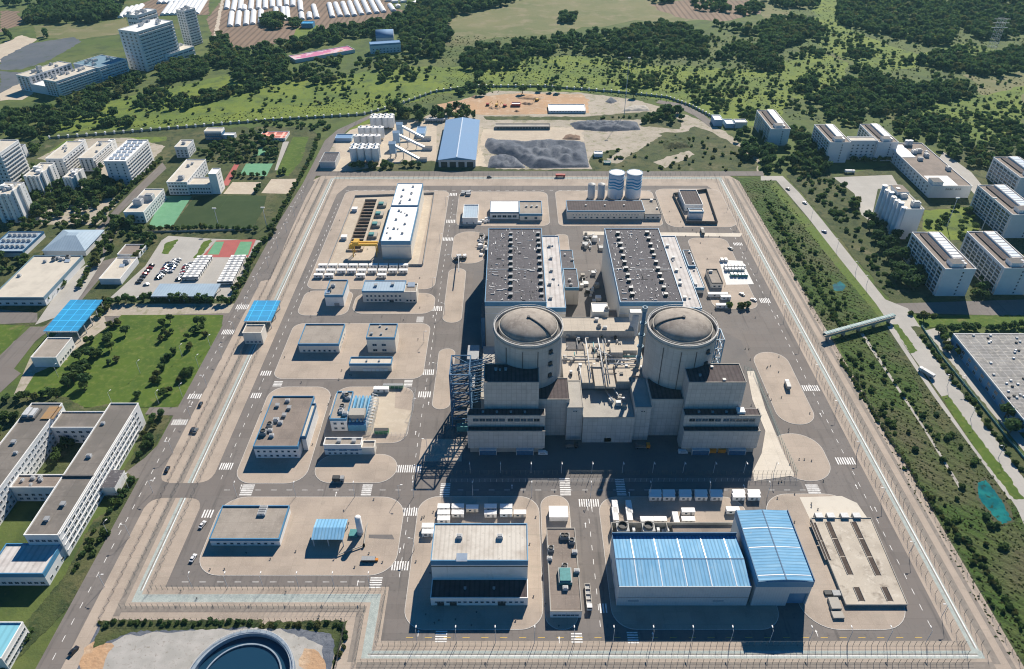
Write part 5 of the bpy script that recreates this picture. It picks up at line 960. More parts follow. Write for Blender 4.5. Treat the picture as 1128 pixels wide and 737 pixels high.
# ---------------------------------------------------------------- batching plant and construction yards
for gi, (lab, y0, top, xs) in enumerate((('front', 588, 405, (205, 285, 365, 440)), ('middle', 400, 275, (240, 312, 385, 458)), ('second middle', 330, 185, (290, 355, 425, 495)), ('back', 215, 78, (415, 475, 545, 600)))):
    for x in xs:
        for row in (0, 1):
            if gi in (1, 2) and row: continue
            g = G('bp', x, y0); H = ZAT('bp', top, g[1]); r = 3.7
            def mk():
                b = MB(); b.cyl(0, 0, 4, 20, 3.5, white, 24, cap=False).cyl(0, 0, 1.5, 4, .8, white, 24, 3.5, cap=False).cyl(0, 0, 20, 21, 3.55, white_roof, 24, .8); b.box(-.7, .7, -.7, .7, 21, 22.2, lgrey); return b.data('shell')
            t = thing('cement_silo', 'white cement silo in the %s bank of the batching plant' % lab, 'silo', g[0], g[1] + row*7.4, 0, 0, 'cement silos, %s bank' % lab); t.scale = (1, 1, H/21.5)
            put(cached('silo', mk), 'shell', t)
            for k in range(4): put(cached('sleg', lambda: MB().box(-.2, .2, -.2, .2, 0, 4.6, grey_m).data('leg')), 'leg', t, (2.3*cos(k*pi/2 + .78), 2.3*sin(k*pi/2 + .78), 0))
for k, (x, y, x1, y1, lab) in enumerate(((700, 310, 950, 335, 'farthest'), (665, 405, 960, 440, 'middle'), (625, 525, 900, 565, 'nearest'))):
    g, e = G('bp', x, y), G('bp', x1, y1); t = thing('batching_tower', 'pale blue mixing tower with sloping conveyor, the %s of three' % lab, 'mixing tower', *g)
    MB().box(-3, 3, -3, 3, 5, 15, mat('light_blue_cladding', (.36, .50, .64), .6)).gable(-3.3, 3.3, -3.3, 3.3, 15, 16.6, MATS['light_blue_cladding'], 'x').build('mixer_house', t)
    for sx in (-2.6, 2.6):
        for sy in (-2.6, 2.6): MB().box(sx-.3, sx+.3, sy-.3, sy+.3, 0, 5, grey_m).build('leg', t)
    b = MB(); b.bar((2, 0, 12), (e[0]-g[0], e[1]-g[1], 2.2), 1.5, solar, 4); b.build('conveyor', t)
    for f in (.35, .7): MB().box(-.3, .3, -.3, .3, 0, 12 - 9.8*f - 1.4, grey_m).build('trestle', t, ((e[0]-g[0])*f + 2*(1-f), (e[1]-g[1])*f, 0))
    tag(MB().box(-5, 5, -2.5, 2.5, 0, 3, lgrey, dark_m).build('aggregate_bin', None, (e[0] + 3, e[1], 0)), 'grey aggregate bin at the foot of the %s conveyor' % lab, 'bin')
for lab, r in (('dark grey gabled store left of the batching plant road', R('b1', 278, 345, 692, 650, 720)), ('blue grey open shed at the west end of the batching plant', R('b1', 345, 415, 590, 572, 605)), ('dark blue control house behind the conveyors', R('b1', 690, 728, 570, 540, 588))):
    building(lab, r, MATS['light_blue_cladding'] if 'blue' in lab else lgrey, roof_grey if 'dark grey' in lab else roof_lblue, None, .3, name='plant_store', cat='store')
r = R('b1', 787, 945, 682, 512, 715); x0, x1, y0, y1, h = r
t = thing('steel_shed', 'big slate blue gabled steel shed beside the gravel heaps', 'shed', (x0+x1)/2, (y0+y1)/2); w, d = (x1-x0)/2, (y1-y0)/2
MB().box(-w, w, -d, d, -.1, h - .3, lgrey).build('wall', t); MB().gable(-w - .6, w + .6, -d - .6, d + .6, h - .28, h + 2.6, roof_lblue, 'y', blue).build('roof', t); MB().box(-.5, .5, -d, d, h + 2.4, h + 2.9, solar).build('ridge_cap', t)
for k in range(4): MB().box(-3, 3, -.15, -.01, 0, h*.7, dark_m).build('door', t, (-w*.7 + k*w*.47, -d, 0))
def mound(label, t, pts, hmax, m, slope=.6, name='gravel_heap', cat='gravel heap', seed=0):
    hmax *= .75
    w = np.array([G(t, *p) for p in pts]); c = w.mean(0); lo, hi = w.min(0), w.max(0); nx = max(12, min(70, int((hi[0]-lo[0])/1.6))); ny = max(12, min(70, int((hi[1]-lo[1])/1.6)))
    rs = np.random.default_rng(seed + len(label)); K = rs.uniform(0, 1, (44, 4)); b = MB(); ok = {}
    def edge(p):
        dm = 1e9; ins = False; n = len(w)
        for k in range(n):
            a, e = w[k], w[(k+1) % n]; tt = np.clip(((p-a) @ (e-a))/((e-a) @ (e-a)), 0, 1); dm = min(dm, np.linalg.norm(p-a-(e-a)*tt))
            if (a[1] > p[1]) != (e[1] > p[1]) and p[0] < (e[0]-a[0])*(p[1]-a[1])/(e[1]-a[1]) + a[0]: ins = not ins
        return dm if ins else -dm
    for j in range(ny+1):
        for i in range(nx+1):
            p = np.array((lo[0] + (hi[0]-lo[0])*i/nx, lo[1] + (hi[1]-lo[1])*j/ny)); e = edge(p)
            pk = max(0.25, max(1 - np.hypot((p[0]-lo[0]-q[0]*(hi[0]-lo[0]))/((hi[0]-lo[0])*.085), (p[1]-lo[1]-q[1]*(hi[1]-lo[1]))/((hi[1]-lo[1])*.2))*.8*(.45+q[2]*.9) for q in K))
            z = min(e*slope, hmax*pk) + (rs.normal(0, .18) if e > 1 else 0); ok[(i, j)] = e > -2; b.v.append((p[0]-c[0], p[1]-c[1], max(z, -.3) + .2))
    for j in range(ny):
        for i in range(nx):
            q = (j*(nx+1)+i, j*(nx+1)+i+1, (j+1)*(nx+1)+i+1, (j+1)*(nx+1)+i)
            if all(ok[k] for k in ((i, j), (i+1, j), (i+1, j+1), (i, j+1))): b.addf(q, m, True)
    return tag(b.build(name, None, (c[0], c[1], 0)), label, cat)
mound('widest dark gravel heap beside the slate blue shed', 'cs', [(205, 190), (250, 198), (330, 205), (410, 198), (530, 205), (545, 288), (350, 292), (300, 262), (215, 240), (195, 215)], 9, gravel_d)
mound('small dark gravel heap at the corner of the slate blue shed', 'cs', [(215, 252), (262, 244), (300, 255), (332, 290), (205, 290)], 5, gravel_d, seed=3)
mound('long low dark gravel ridge behind the sand yard', 'cs', [(480, 140), (560, 132), (705, 136), (718, 162), (600, 168), (500, 160)], 6, gravel_d, seed=5)
mound('little grey gravel heap in the soil pit', 'cs', [(600, 68), (618, 52), (640, 66), (620, 74)], 4, gravel_d, seed=7)
mound('brown earth heap on the pale sand yard', 'cs', [(455, 194), (470, 178), (515, 182), (515, 196)], 3.5, mat('brown_earth', (.22, .15, .11), .95), seed=8)
mound('pale rubble heap at the end of the soil pit', 'cs', [(655, 100), (680, 82), (735, 80), (750, 98)], 3, concrete, seed=9)
mound('dark overgrown rubble bank on the waste ground', 'cs', [(790, 200), (850, 190), (885, 195), (885, 222), (800, 228)], 6, scrub, seed=12)
mound('reddish earth heap in the orange soil pit', 'cs', [(300, 58), (340, 44), (400, 50), (380, 62)], 3, soil, seed=2)
rb = random.Random(3)
for k in range(14):
    x, y, s = rb.uniform(60, 400), rb.uniform(50, 104), rb.uniform(6, 16); q_ = (soil, brownfield, MATS['brown_earth'])[k % 3]
    mound(('orange', 'brown', 'dark brown')[k % 3] + ' low earth heap in the soil pit', 'cs', [(x - s, y), (x, y - s*.35), (x + s, y), (x, y + s*.35)], 3.2, q_, seed=20 + k, name='earth_heap', cat='earth heap')['group'] = ('orange', 'brown', 'dark brown')[k % 3] + ' low earth heaps in the soil pit'
building('long low white site office in the orange soil pit', R('cs', 410, 535, 97, 75, 106), white, white_roof, None, .3, name='site_office', cat='site office', wins=(facade('S', 1, 12, 4, 1.2, 1.0),))
building('long low grey bin wall north of the sand yard', R('cs', 230, 415, 150, 140, 160), concrete, concrete, None, .3, name='bin_row', cat='bins', wins=(('S', 1, 18, 1.6, 2, 2.6, 2.0, .02, .98, dark_m),))
for lab, a in (('pale blue gabled shed at the bend of the fence road', ('c1', 882, 918, 512, 490, 540)), ('low white shed right of the pale blue shed', ('c1', 932, 968, 528, 508, 548)), ('white roofed shed beside dark trees by the fence road', ('c1', 972, 1022, 522, 508, 548)), ('tiny white hut on the waste ground', ('c1', 368, 404, 656, 645, 672)), ('tiny teal hut at the edge of the waste ground', ('c1', 410, 438, 694, 686, 703)), ('dark red truck shelter in the orange pit', ('cs', 285, 315, 75, 68, 84))):
    building(lab, R(*a), MATS['light_blue_cladding'] if 'blue' in lab else (teal if 'teal' in lab else (red_m if 'red' in lab else white)), white_roof, None, .3, name='site_hut', cat='hut')
def lamp_mast(t, x, y, h, label, name='mast', cat='mast'):
    g = G(t, x, y); o = thing(name, label, cat, *g); MB().cyl(0, 0, 0, h, .35, lgrey, 8, .18).build('pole', o); MB().box(-1.6, 1.6, -.4, .4, h - .5, h + .4, white).build('head', o)
lamp_mast('c1', 495, 490, 62, 'very tall thin pale mast by the gravel ridge'); 
lamp_mast('a2', 935, 272, 17, 'thin floodlight pole at the football field edge', 'floodlight', 'floodlight'); lamp_mast('sc', 772, 640, 17, 'second floodlight pole on the football field, nearer the plant road', 'floodlight', 'floodlight')
lamp_mast('d2', 795, 270, 26, 'white lamp mast in the garden between apartments', 'floodlight', 'floodlight'); lamp_mast('d2', 940, 292, 30, 'white lamp mast beside the apartment with the roof terrace', 'floodlight', 'floodlight')
t = lattice('faint grey power pylon among the eastern woods', *(lambda g: (g[0]-4, g[0]+4, g[1]-4, g[1]+4))(G('d1', 985, 215)), 42, 8, lgrey, 'power_pylon', 'pylon', .14, False)
for z in (30, 36, 41): MB().box(-11, 11, -.3, .3, z, z + .5, lgrey).build('crossarm', t)

# ---------------------------------------------------------------- east apartments
wind = mat('shaded_window', (.03, .05, .08), .2, spec=.5)
def east(label, r, rows, cw, cs=1, solarroof=True, rz=0, name='apartment_block'):
    h = r[4]; w, d = (r[1]-r[0])/2, (r[3]-r[2])/2
    t = building(label, r, wsh, roof_brown, None, 1.0, name=name, cat='apartment block', coping=white, rz=rz, wins=(facade('W', rows, cw, h, (r[3]-r[2])*.92/cw - 1.1, (h-3.5)/(rows-.4)*.62), ('S', rows, cs, 2, (h-3.5)/(rows-.4), 1.1, 1.2, .5 if cs == 1 else .1, .75 if cs == 1 else .9)))
    sh = (h - 3.5)/(rows - .4)
    for k in range(cw + 1): y = -d + 2*d*(.04 + .92*k/cw); MB().box(-w - .55, -w - .01, y - .22, y + .22, 0, h - 1.2, white).build('wall_fin', t)
    for i in range(rows): MB().box(-w - .4, -w - .01, -d*.92, d*.92, .55 + i*sh, .85 + i*sh, white).build('balcony', t)
    if solarroof:
        MB().box(w*.0, w*.7, -d*.55, d*.93, h - 1.0 + .08, h + 1.3, white, roof_white).build('penthouse', t)
        for k in range(9): MB().box(w*.04, w*.66, -d*.5 + k*d*.155, -d*.5 + k*d*.155 + d*.11, h + 1.32, h + 1.5, solar).build('solar_panel', t)
        MB().box(-w*.55, -w*.08, -d*.55, d*.9, h - .9, h + .2, dark_m, roof_dark).build('roof_garden', t)
        MB().box(-w*.5, w*.3, -d*.9, -d*.62, h - .9, h + 2.2, white, rim_dark).build('stair_head', t)
        for k in range(2): put(unit_mesh('tank'), 'water_tank', t, (w*.45, -d*(.7 + .12*k), h - .9))
    return t
east('white apartment block with roof terrace, nearest the covered footbridge', R('d2', 790, 922, 450, 293, 568), 7, 8)
east('white apartment block at the right edge beside a white lamp mast', R('d2', 1045, 1178, 447, 290, 562), 7, 8)
east('white apartment block behind the dining hall garden with striped penthouse', R('d2', 1078, 1210, 218, 92, 320), 7, 8)
east('white apartment block at the right edge behind the dining hall', R('d2', 1112, 1230, 60, -28, 150), 6, 7, solarroof=True)
east('lone white apartment block beside dark trees by the fence road', R('d1', 45, 128, 550, 470, 622), 6, 6)
east('left one of the twin white blocks joined by a low link', R('d1', 298, 385, 607, 532, 695), 7, 7)
east('right one of the twin white blocks joined by a low link', R('d1', 505, 590, 607, 530, 688), 7, 7)
building('low white link building between the twin blocks', R('d1', 386, 502, 600, 583, 682), wsh, roof_pale, None, name='link_building', coping=white, wins=(facade('S', 5, 5, 18),))
r = R('d2', 622, 700, 195, 92, 325)
t = building('white apartment tower with scalloped bay strips beside the pale car yard', r, wsh, roof_pale, None, 1, name='apartment_tower', cat='apartment tower', coping=white, wins=(facade('W', 9, 6, r[4], 1.1, 1.3),), units=[('box', .7, .15, 2.5), ('box', .5, .5, 2), ('tank', .4, .7, 1.6), ('box', .6, .85, 2)])
w, d, h = (r[1]-r[0])/2, (r[3]-r[2])/2, r[4]
for k in range(7): y = -d + d*2*(k+.5)/7; MB().cyl(-w, y, 0, h + random.choice((0, 1.2)), 2.3, wsh, 14, top=white_roof).build('bay', t)
MB().box(-w*.6, w*.7, d*.1, d*.7, h, h + 3, white, roof_brown).build('penthouse', t)
r = R('d2', 733, 905, 96, -88, 148); h = r[4]; w, d = (r[1]-r[0])/2, (r[3]-r[2])/2
t = building('wide low dining hall with brown roof, white terrace and dark lettering', r, wsh, roof_brown, None, .8, name='dining_hall', cat='dining hall', coping=white, wins=(facade('W', 3, 14, h, 2, 1.4),), units=scat('box', 6, .35, .9, .35, .8, 1.8) + [('tank', .5, .95, 2), ('tank', .6, .95, 2)])
MB().box(-w*.85, w*.35, -d*.96, -d*.55, h - .7, h - .45, white_roof).build('roof_terrace', t); MB().box(-w*.95, -w*.2, d*.3, d*.92, h - .7, h - .4, white_roof).build('roof_terrace', t); MB().box(-w*.95, -w*.45, -d*.98, -d*.78, h - .7, h + 3, white, rim_dark).build('stair_head', t)
b = MB()
for k in range(8):
    if k == 4: continue
    x = -w*.35 + k*1.75
    for s in ((-.55, .55, .55, .72), (-.55, .55, -.1, .08), (-.55, .55, -.75, -.58), (-.55, -.38, -.75, .72) if k % 2 else (-.08, .1, -.9, .8), (.3, .5, -.75, .5) if k % 3 else (-.5, -.3, -.1, .72)): b.box(x + s[0], x + s[1], -.12, -.01, s[2], s[3], dark_m)
b.build('wall_lettering', t, (w*.1, -d, h*.72))
r = R('d3', 1128, 1620, 400, 28, h=9); x0, x1, y0, y1, h = r
t = building('huge low factory hall with mottled grey roof at the right edge', r, blue, mat('mottled_factory_roof', (.27, .265, .26), .85, (.12, (.19, .185, .18), .42, .68), [(.5, (.40, .38, .34), .5, .72), (1.6, (.13, .13, .13), .6, .7)], kind='joints', kp=(5, 3.2, .16, 1.5, .85)), white, .5, .4, name='factory_hall', cat='factory', coping=blue, wins=(('W', 2, 9, 2.0, 3.4, 3.0, 2.0, .1, .95),))
b = MB()
for k in range(70): x, y = random.uniform(-.48, .48)*(x1-x0), random.uniform(-.48, .48)*(y1-y0); b.box(x-.7, x+.7, y-.5, y+.5, h - .35, h + .5, random.choice((lgrey, white, dark_m)))
tag(b.build('roof_vent', t), kind='stuff')
# covered footbridge
p, q = np.array(G('d3', 265, 58)), np.array(G('d2', 560, 675)); L = np.linalg.norm(q-p); t = thing('covered_footbridge', 'pale green covered footbridge crossing the field strip', 'footbridge', p[0], p[1], 0, atan2(q[1]-p[1], q[0]-p[0]))
gl = mat('pale_green_glazing', (.13, .24, .25), .6, (.3, (.25, .36, .36), .45, .6), spec=.3)
MB().box(0, L, -1.6, 1.6, 3.2, 3.6, concrete).build('deck', t); MB().box(0, L, -1.5, -1.42, 3.6, 4.6, gl).box(0, L, 1.42, 1.5, 3.6, 4.6, gl).build('side_glazing', t)
b = MB(); n = 8
for s in (0, L):
    for k in range(n+1): a = pi*k/n; b.v.append((s, -1.6*cos(a), 5.62 + .35*sin(a)))
for k in range(n): b.addf((k, k+1, n+2+k, n+1+k), gl, True)
b.build('roof', t)
b = MB()
for k in range(24): b.bar((L*k/24, -1.5, 4.6), (L*(k+1)/24, -1.5, 5.6), .1, teal); b.bar((L*k/24, 1.5, 4.6), (L*(k+1)/24, 1.5, 5.6), .1, teal); b.box(L*k/24, L*k/24 + .25, -1.65, 1.65, 5.6, 6.02, lgrey)
b.build('roof_rib', t)
for k in range(5): MB().box(-.4, .4, -1.2, 1.2, 0, 3.2, concrete).build('pier', t, (L*(.06 + .22*k), 0, 0))
# ---------------------------------------------------------------- containers, cabins
def container(x, y, label, group, rz=0, L=6.4, m=None, z=ZI):
    m = m or white
    t = thing('storage_container', label, 'container', x, y, z, rz, group)
    put(cached(('cb', L, m.name), lambda: (lambda b: (b.box(-L/2, L/2, -1.3, 1.3, .15, 2.6, m), [b.box(-L/2 + .4 + k*.62, -L/2 + .7 + k*.62, -1.36, -1.3, .3, 2.4, m) for k in range(int((L-.6)/.62))], b)[2])(MB()).data('body')), 'body', t)
    put(cached(('cr', L), lambda: MB().box(-L/2 - .1, L/2 + .1, -1.4, 1.4, 2.61, 2.8, white_roof).data('roof')), 'roof', t)
    put(cached(('cd', L), lambda: MB().box(-.5, .5, -.1, 0, .2, 2.2, grey_m).data('door')), 'door', t, (L*.2, -1.36, 0))
    put(cached(('cw', L), lambda: MB().box(-.6, .6, -.08, 0, 1.1, 2.0, glass).data('window')), 'window', t, (-L*.18, -1.365, 0))
    return t
g1 = 'white site containers in rows before the long white hall'
for row, y in enumerate((447, 469, 489)):
    for k in range(9):
        if row == 2 and k not in (0, 1, 4, 6): continue
        container(*G('b2', (296, 286, 277)[row] + k*(43, 44, 45)[row], y), 'white site container in the packed rows before the long white hall', g1, L=6.5)
for x, y in ((140, 75), (203, 75), (140, 103), (203, 103), (140, 130)): container(*G('k3', x, y + 14), 'white container in the block behind the streaked workshop', 'white containers behind the streaked workshop', L=6)
for x, y, m, lab in ((268, 80, beige, 'cream container behind the streaked workshop'), (350, 76, solar, 'pale blue container, farther one behind the streaked workshop'), (350, 104, white, 'white container next to pale blue one behind the streaked workshop'), (420, 76, MATS['light_blue_cladding'], 'blue container, deepest in colour behind the streaked workshop'), (420, 102, solar, 'pale blue container before the blue one behind the workshop'), (482, 103, beige, 'cream container at the east end behind the workshop')):
    container(*G('k3', x, y + 14), lab, None, L=6, m=m)
for x, y in ((68, 165), (68, 192)): container(*G('k3', x, y + 12), 'white container of the pair at the workshop corner', 'pair of white containers at the workshop corner', L=5.5)
for x in (625, 683, 753, 820, 885, 980, 1045):
    for dy in (722, 738): container(*G('c3', x, dy), 'white container in the double row south of the reactor road', 'white containers along the reactor road', L=6.0)
for x, y, rz in ((455, 90, pi/2), (514, 90, pi/2), (455, 60, pi/2), (514, 60, pi/2)): container(*G('c4', x, y), 'white container standing lengthwise behind the cooling yard', 'lengthwise white containers behind the cooling yard', rz, L=8)
for x, y, rz, lab in ((765, 75, 0, 'single white container with dark window behind the blue warehouse'), (590, 112, 0, 'low white container close behind the cooling fans'), (645, 112, 0, 'white container beside the end of the cooling yard'), (712, 105, pi/2, 'short white container by the tank block wall'), (765, 112, 0, 'white container beside the tank block'), (955, 70, 0, 'white container at the corner of the taller warehouse wing')):
    container(*G('c4', x, y), lab, None, rz, L=6.4)
container(*G('ne', 165, 590), 'long white container near the trees of the panel yard', None, L=14); container(*G('ne', 235, 615), 'pale blue container near the panel yard trees', None, L=7, m=solar); container(*G('ne', 200, 690), 'white flat container behind dark trees of the panel yard', None, L=8)
container(*G('b3', 545, 278), 'white container at the back of the fenced sand yard', None, L=9)
tag(MB().box(-6, 6, -1, 1, 0, 2.4, mat('green_bin', (.05, .22, .10), .7), grey_m).build('green_skip', None, (*G('b3', 595, 262), ZI)), 'green skip behind the fenced sand yard', 'skip')
tag(MB().box(-4, 4, -1.2, 1.2, 0, 2.6, MATS['green_bin'], dark_m).build('green_cabinet', None, (*G('b3', 545, 455), ZI)), 'dark green cabinet on the south edge of the sand yard', 'cabinet')
# ---------------------------------------------------------------- vehicles
def car(x, y, rz, label, col=None, group=None, z=ZP + .02, van=False):
    col = col or white; t = thing('parked_car' if not van else 'van', label, 'car' if not van else 'van', x, y, z, rz, group)
    def bd():
        b = MB(); L, W = (2.25, .9) if not van else (2.6, .98)
        if van: pr = [(-L, .35), (L, .35), (L, 1.0), (L - .5, 1.15), (L - 1.2, 2.1), (-L, 2.1)]
        else: pr = [(-L, .35), (L, .35), (L, .75), (L - .25, .85), (1.0, .98), (-1.75, 1.0), (-L, .9)]
        n = len(pr); i = len(b.v); b.v += [(p[0], -W, p[1]) for p in pr] + [(p[0], W, p[1]) for p in pr]
        for k in range(n): b.addf((i + (k+1) % n, i + k, i + n + k, i + n + (k+1) % n), col)
        b.addf([i + k for k in range(n)], col); b.addf([i + n + k for k in range(n)][::-1], col)
        if not van: b.box(-1.15, .25, -.66, .66, 1.45, 1.52, col)
        return b.data('body')
    put(cached(('car', col.name, van), bd), 'body', t)
    if not van: put(cached('cabin', lambda: (lambda b: (b.v.extend([(-1.7, -.82, 1.0), (1.0, -.82, 1.0), (1.0, .82, 1.0), (-1.7, .82, 1.0), (-1.2, -.68, 1.45), (.3, -.68, 1.45), (.3, .68, 1.45), (-1.2, .68, 1.45)]), [b.addf(q, glass) for q in ((0, 1, 5, 4), (1, 2, 6, 5), (2, 3, 7, 6), (3, 0, 4, 7), (4, 5, 6, 7))], b)[2])(MB()).data('cabin')), 'cabin', t)
    else: put(cached('vglass', lambda: MB().box(-1.6, 1.3, -1.0, 1.0, 1.35, 1.85, glass).data('window')), 'window', t)
    for sx in (-1.4, 1.4):
        for sy in (-.85, .85): put(cached('wheel', lambda: (lambda b: b.bar((0, -.12, 0), (0, .12, 0), .33, rubber, 12))(MB()).data('wheel')), 'wheel', t, (sx, sy, .33))
    return t
def bus(x, y, rz, label, group):
    t = thing('bus', label, 'bus', x, y, .25, rz, group)
    put(cached('bus', lambda: MB().box(-5.6, 5.6, -1.25, 1.25, .4, 1.5, white).box(-5.6, 5.6, -1.25, 1.25, 2.5, 3.05, white_roof).box(-3, -1, -.8, .8, 3.05, 3.3, lgrey).box(1.2, 3, -.8, .8, 3.05, 3.25, lgrey).data('body')), 'body', t)
    put(cached('busw', lambda: MB().box(-5.5, 5.5, -1.2, 1.2, 1.5, 2.5, glass).data('window')), 'window', t)
    for sx in (-3.6, 3.4):
        for sy in (-1.15, 1.15): put(cached('bwheel', lambda: (lambda b: b.bar((0, -.15, 0), (0, .15, 0), .5, rubber, 12))(MB()).data('wheel')), 'wheel', t, (sx, sy, .5))
def truck(x, y, rz, label, m=None, load=None, L=7, z=ZP + .02):
    t = thing('truck', label, 'truck', x, y, z, rz); m = m or white
    MB().box(L/2 - 2, L/2, -1.15, 1.15, .6, 2.9, m).box(L/2 - .05, L/2 + .05, -1, 1, 1.7, 2.6, glass).build('cab', t)
    b = MB(); b.box(-L/2, L/2 - 2.2, -1.2, 1.2, .9, 1.2, grey_m)
    if load: b.box(-L/2, L/2 - 2.3, -1.2, 1.2, 1.21, 3.0, load)
    else:
        for y_ in (-1.2, 1.1): b.box(-L/2, L/2 - 2.3, y_, y_ + .1, 1.21, 1.9, beige)
        for k in range(5): b.box(-L/2 + k*(L-2.4)/4, -L/2 + k*(L-2.4)/4 + .12, -1.08, 1.08, 1.21, 1.85, beige)
    b.build('load_bed', t)
    for sx in (-L/2 + 1.2, L/2 - 1.2):
        for sy in (-1.05, 1.05): MB().bar((0, -.15, 0), (0, .15, 0), .5, rubber, 12).build('wheel', t, (sx, sy, .5))
paints = [mat('car_' + n, c, .3, spec=.6) for n, c in (('white', (.72, .72, .72)), ('silver', (.42, .43, .45)), ('black', (.02, .02, .025)), ('grey', (.14, .145, .15)), ('red', (.35, .03, .03)), ('blue', (.05, .10, .25)))]
gp = 'cars in the campus parking lot'
for (xa, ya, xb, yb, n, ws) in ((655, 432, 588, 518, 7, (0, 0, 5, 6, 2, 0)), (770, 408, 725, 470, 6, (4, 3, 2, 1, 1, 1)), (752, 412, 680, 495, 9, (4, 4, 2, 1, 1, 1)), (722, 425, 672, 498, 8, (5, 3, 2, 1, 1, 1)), (820, 425, 760, 505, 8, (4, 3, 2, 1, 1, 1)), (800, 432, 770, 495, 5, (5, 3, 1, 1, 1, 0))):
    for k in range(n):
        g = G('a2', xa + (xb-xa)*(k + .5)/n, ya + (yb-ya)*(k + .5)/n); ci = random.choices(range(6), ws)[0] if sum(ws) else 0
        car(*g, random.choice((0, pi)) + random.uniform(-.05, .05), ('white', 'silver', 'black', 'grey', 'red', 'blue')[ci] + ' car standing in the campus parking lot rows', paints[ci], gp + ', ' + ('white', 'silver', 'black', 'grey', 'red', 'blue')[ci], .25)
for i in range(9): bus(*G('a2', 878 - i*7.4, 412 + i*10.6), .06, 'white bus parked in the bank beside the car rows', 'white buses beside the car rows')
for i in range(11): bus(*G('a2', 1022 - i*5.6, 410 + i*10.6), .06, 'white bus parked in the bank beside the plant road hedge', 'white buses beside the plant road hedge')
for x, y in ((628, 520), (534, 575), (562, 578), (600, 578)): car(*G('a2', x, y), 0, 'pale car standing apart near the lodge end of the parking lot', paints[0], 'pale cars near the lodges', .25)
for tt, x, y, rz, lab, ci in (('a3', 823, 447, pi/2, 'dark car of the pair on tan paving by the west fence, left', 2), ('a3', 838, 449, pi/2, 'grey green car of the pair on tan paving by the west fence, right', 3), ('a3', 858, 337, pi/2, 'dark car beside white arrow post on west paving', 2), ('a3', 716, 615, pi/2, 'black car on the rounded end of the west paving', 2), ('a4', 868, 125, 1.3, 'white car turning at the flat brown roofed block', 0), ('a4', 828, 268, 1.4, 'white car waiting beside the flat brown roofed block', 0),
   ('a4', 318, 665, 1.2, 'black car on the outer west road', 2), ('c2', 948, 368, 2.2, 'dark car near the panel slab and east road', 3), ('d2', 187, 172, 2.1, 'white car on the pale east road', 0), ('d2', 270, 295, 2.2, 'dark blue car on the pale east road', 5), ('d2', 115, 112, 2.1, 'dark car at the far end of the pale east road', 3), ('b2', 1005, 62, 0, 'dark car on the road behind the north fence', 2), ('ne', 490, 625, 2.4, 'white car with dark roof below the panel slab', 0), ('ne', 385, 575, 2.2, 'grey silver car below the panel slab', 1)):
    car(*G(tt, x, y), rz, lab, paints[ci], None, ZI if tt != 'd2' else .3)
truck(*G('b3', 362, 660), 0, 'dark small truck parked on the road edge by the rounded island', grey_m, dark_m, 6); truck(*G('k3', 790, 490), -pi/2, 'flatbed truck with pale racks beside the brown roofed building', white, None, 13)
truck(*G('c2', 222, 60), 0, 'dark red truck on the road behind the north fence', red_m, red_m, 9); truck(*G('c2', 828, 300), 1.5, 'dark tank truck crossing the north walk', grey_m, dark_m, 9)
truck(*G('d3', 705, 205), 2.1, 'white truck with blue grey load on the pale east road', white, lgrey, 10, .3); truck(*G('d3', 112, 258), 1.5, 'dark truck with pale cab on the round east paving', white, grey_m, 7, ZI); truck(*G('d2', 378, 42), 0, 'white truck in the shaded yard behind the twin blocks', white, white, 9, .3)
truck(*G('c3', 572, 518), 0, 'orange crane truck parked before the tower block in shadow', orange, rim_dark, 8); truck(*G('c3', 270, 515), 0, 'dark truck parked before the lit tower block', dark_m, rim_dark, 7)
car(*G('c3', 147, 545), 0, 'white van parked beside a blue loading door', paints[0], None, van=True); car(*G('c3', 745, 540), 0, 'white van parked at the corner of the stepped hall', paints[0], None, van=True)
for k, (x, y) in enumerate(((205, 80), (235, 82), (262, 84), (370, 65))):
    t = thing('excavator', 'small digger working in the orange soil pit', 'excavator', *G('cs', x, y), .1, k*1.3, 'diggers in the orange soil pit')
    MB().box(-2, 2, -1.5, 1.5, 0, 1, dark_m).build('track', t); MB().box(-1.8, 1.4, -1.3, 1.3, 1.01, 2.6, yellow if k % 2 else red_m).build('cab', t); b = MB(); b.bar((1, 0, 2), (4.5, 0, 4.6), .3, yellow); b.bar((4.5, 0, 4.6), (6.2, 0, 1), .25, yellow); b.build('boom', t)
for i in range(8): truck(*G('cs', 5 + i*7, 132), .9, 'mixer truck number row beside the slate blue shed', white, grey_m, 7, .2) if False else None
for i in range(8):
    t = thing('mixer_truck', 'pale mixer truck in the row behind the slate blue shed', 'truck', *G('cs', 4 + i*8, 134), .2, .9, 'mixer trucks in a row'); put(cached('mxc', lambda: MB().box(2, 4, -1.2, 1.2, .6, 3, white).box(-4, 2, -1.1, 1.1, .8, 1.2, grey_m).data('cab')), 'cab', t); put(cached('mxd', lambda: MB().bar((-3.6, 0, 3), (1.6, 0, 2.2), 1.3, lgrey, 12).data('drum')), 'drum', t)
    for sx in (-2.6, 2.8):
        for sy in (-1, 1): put(CACHE['bwheel'], 'wheel', t, (sx, sy, .5))
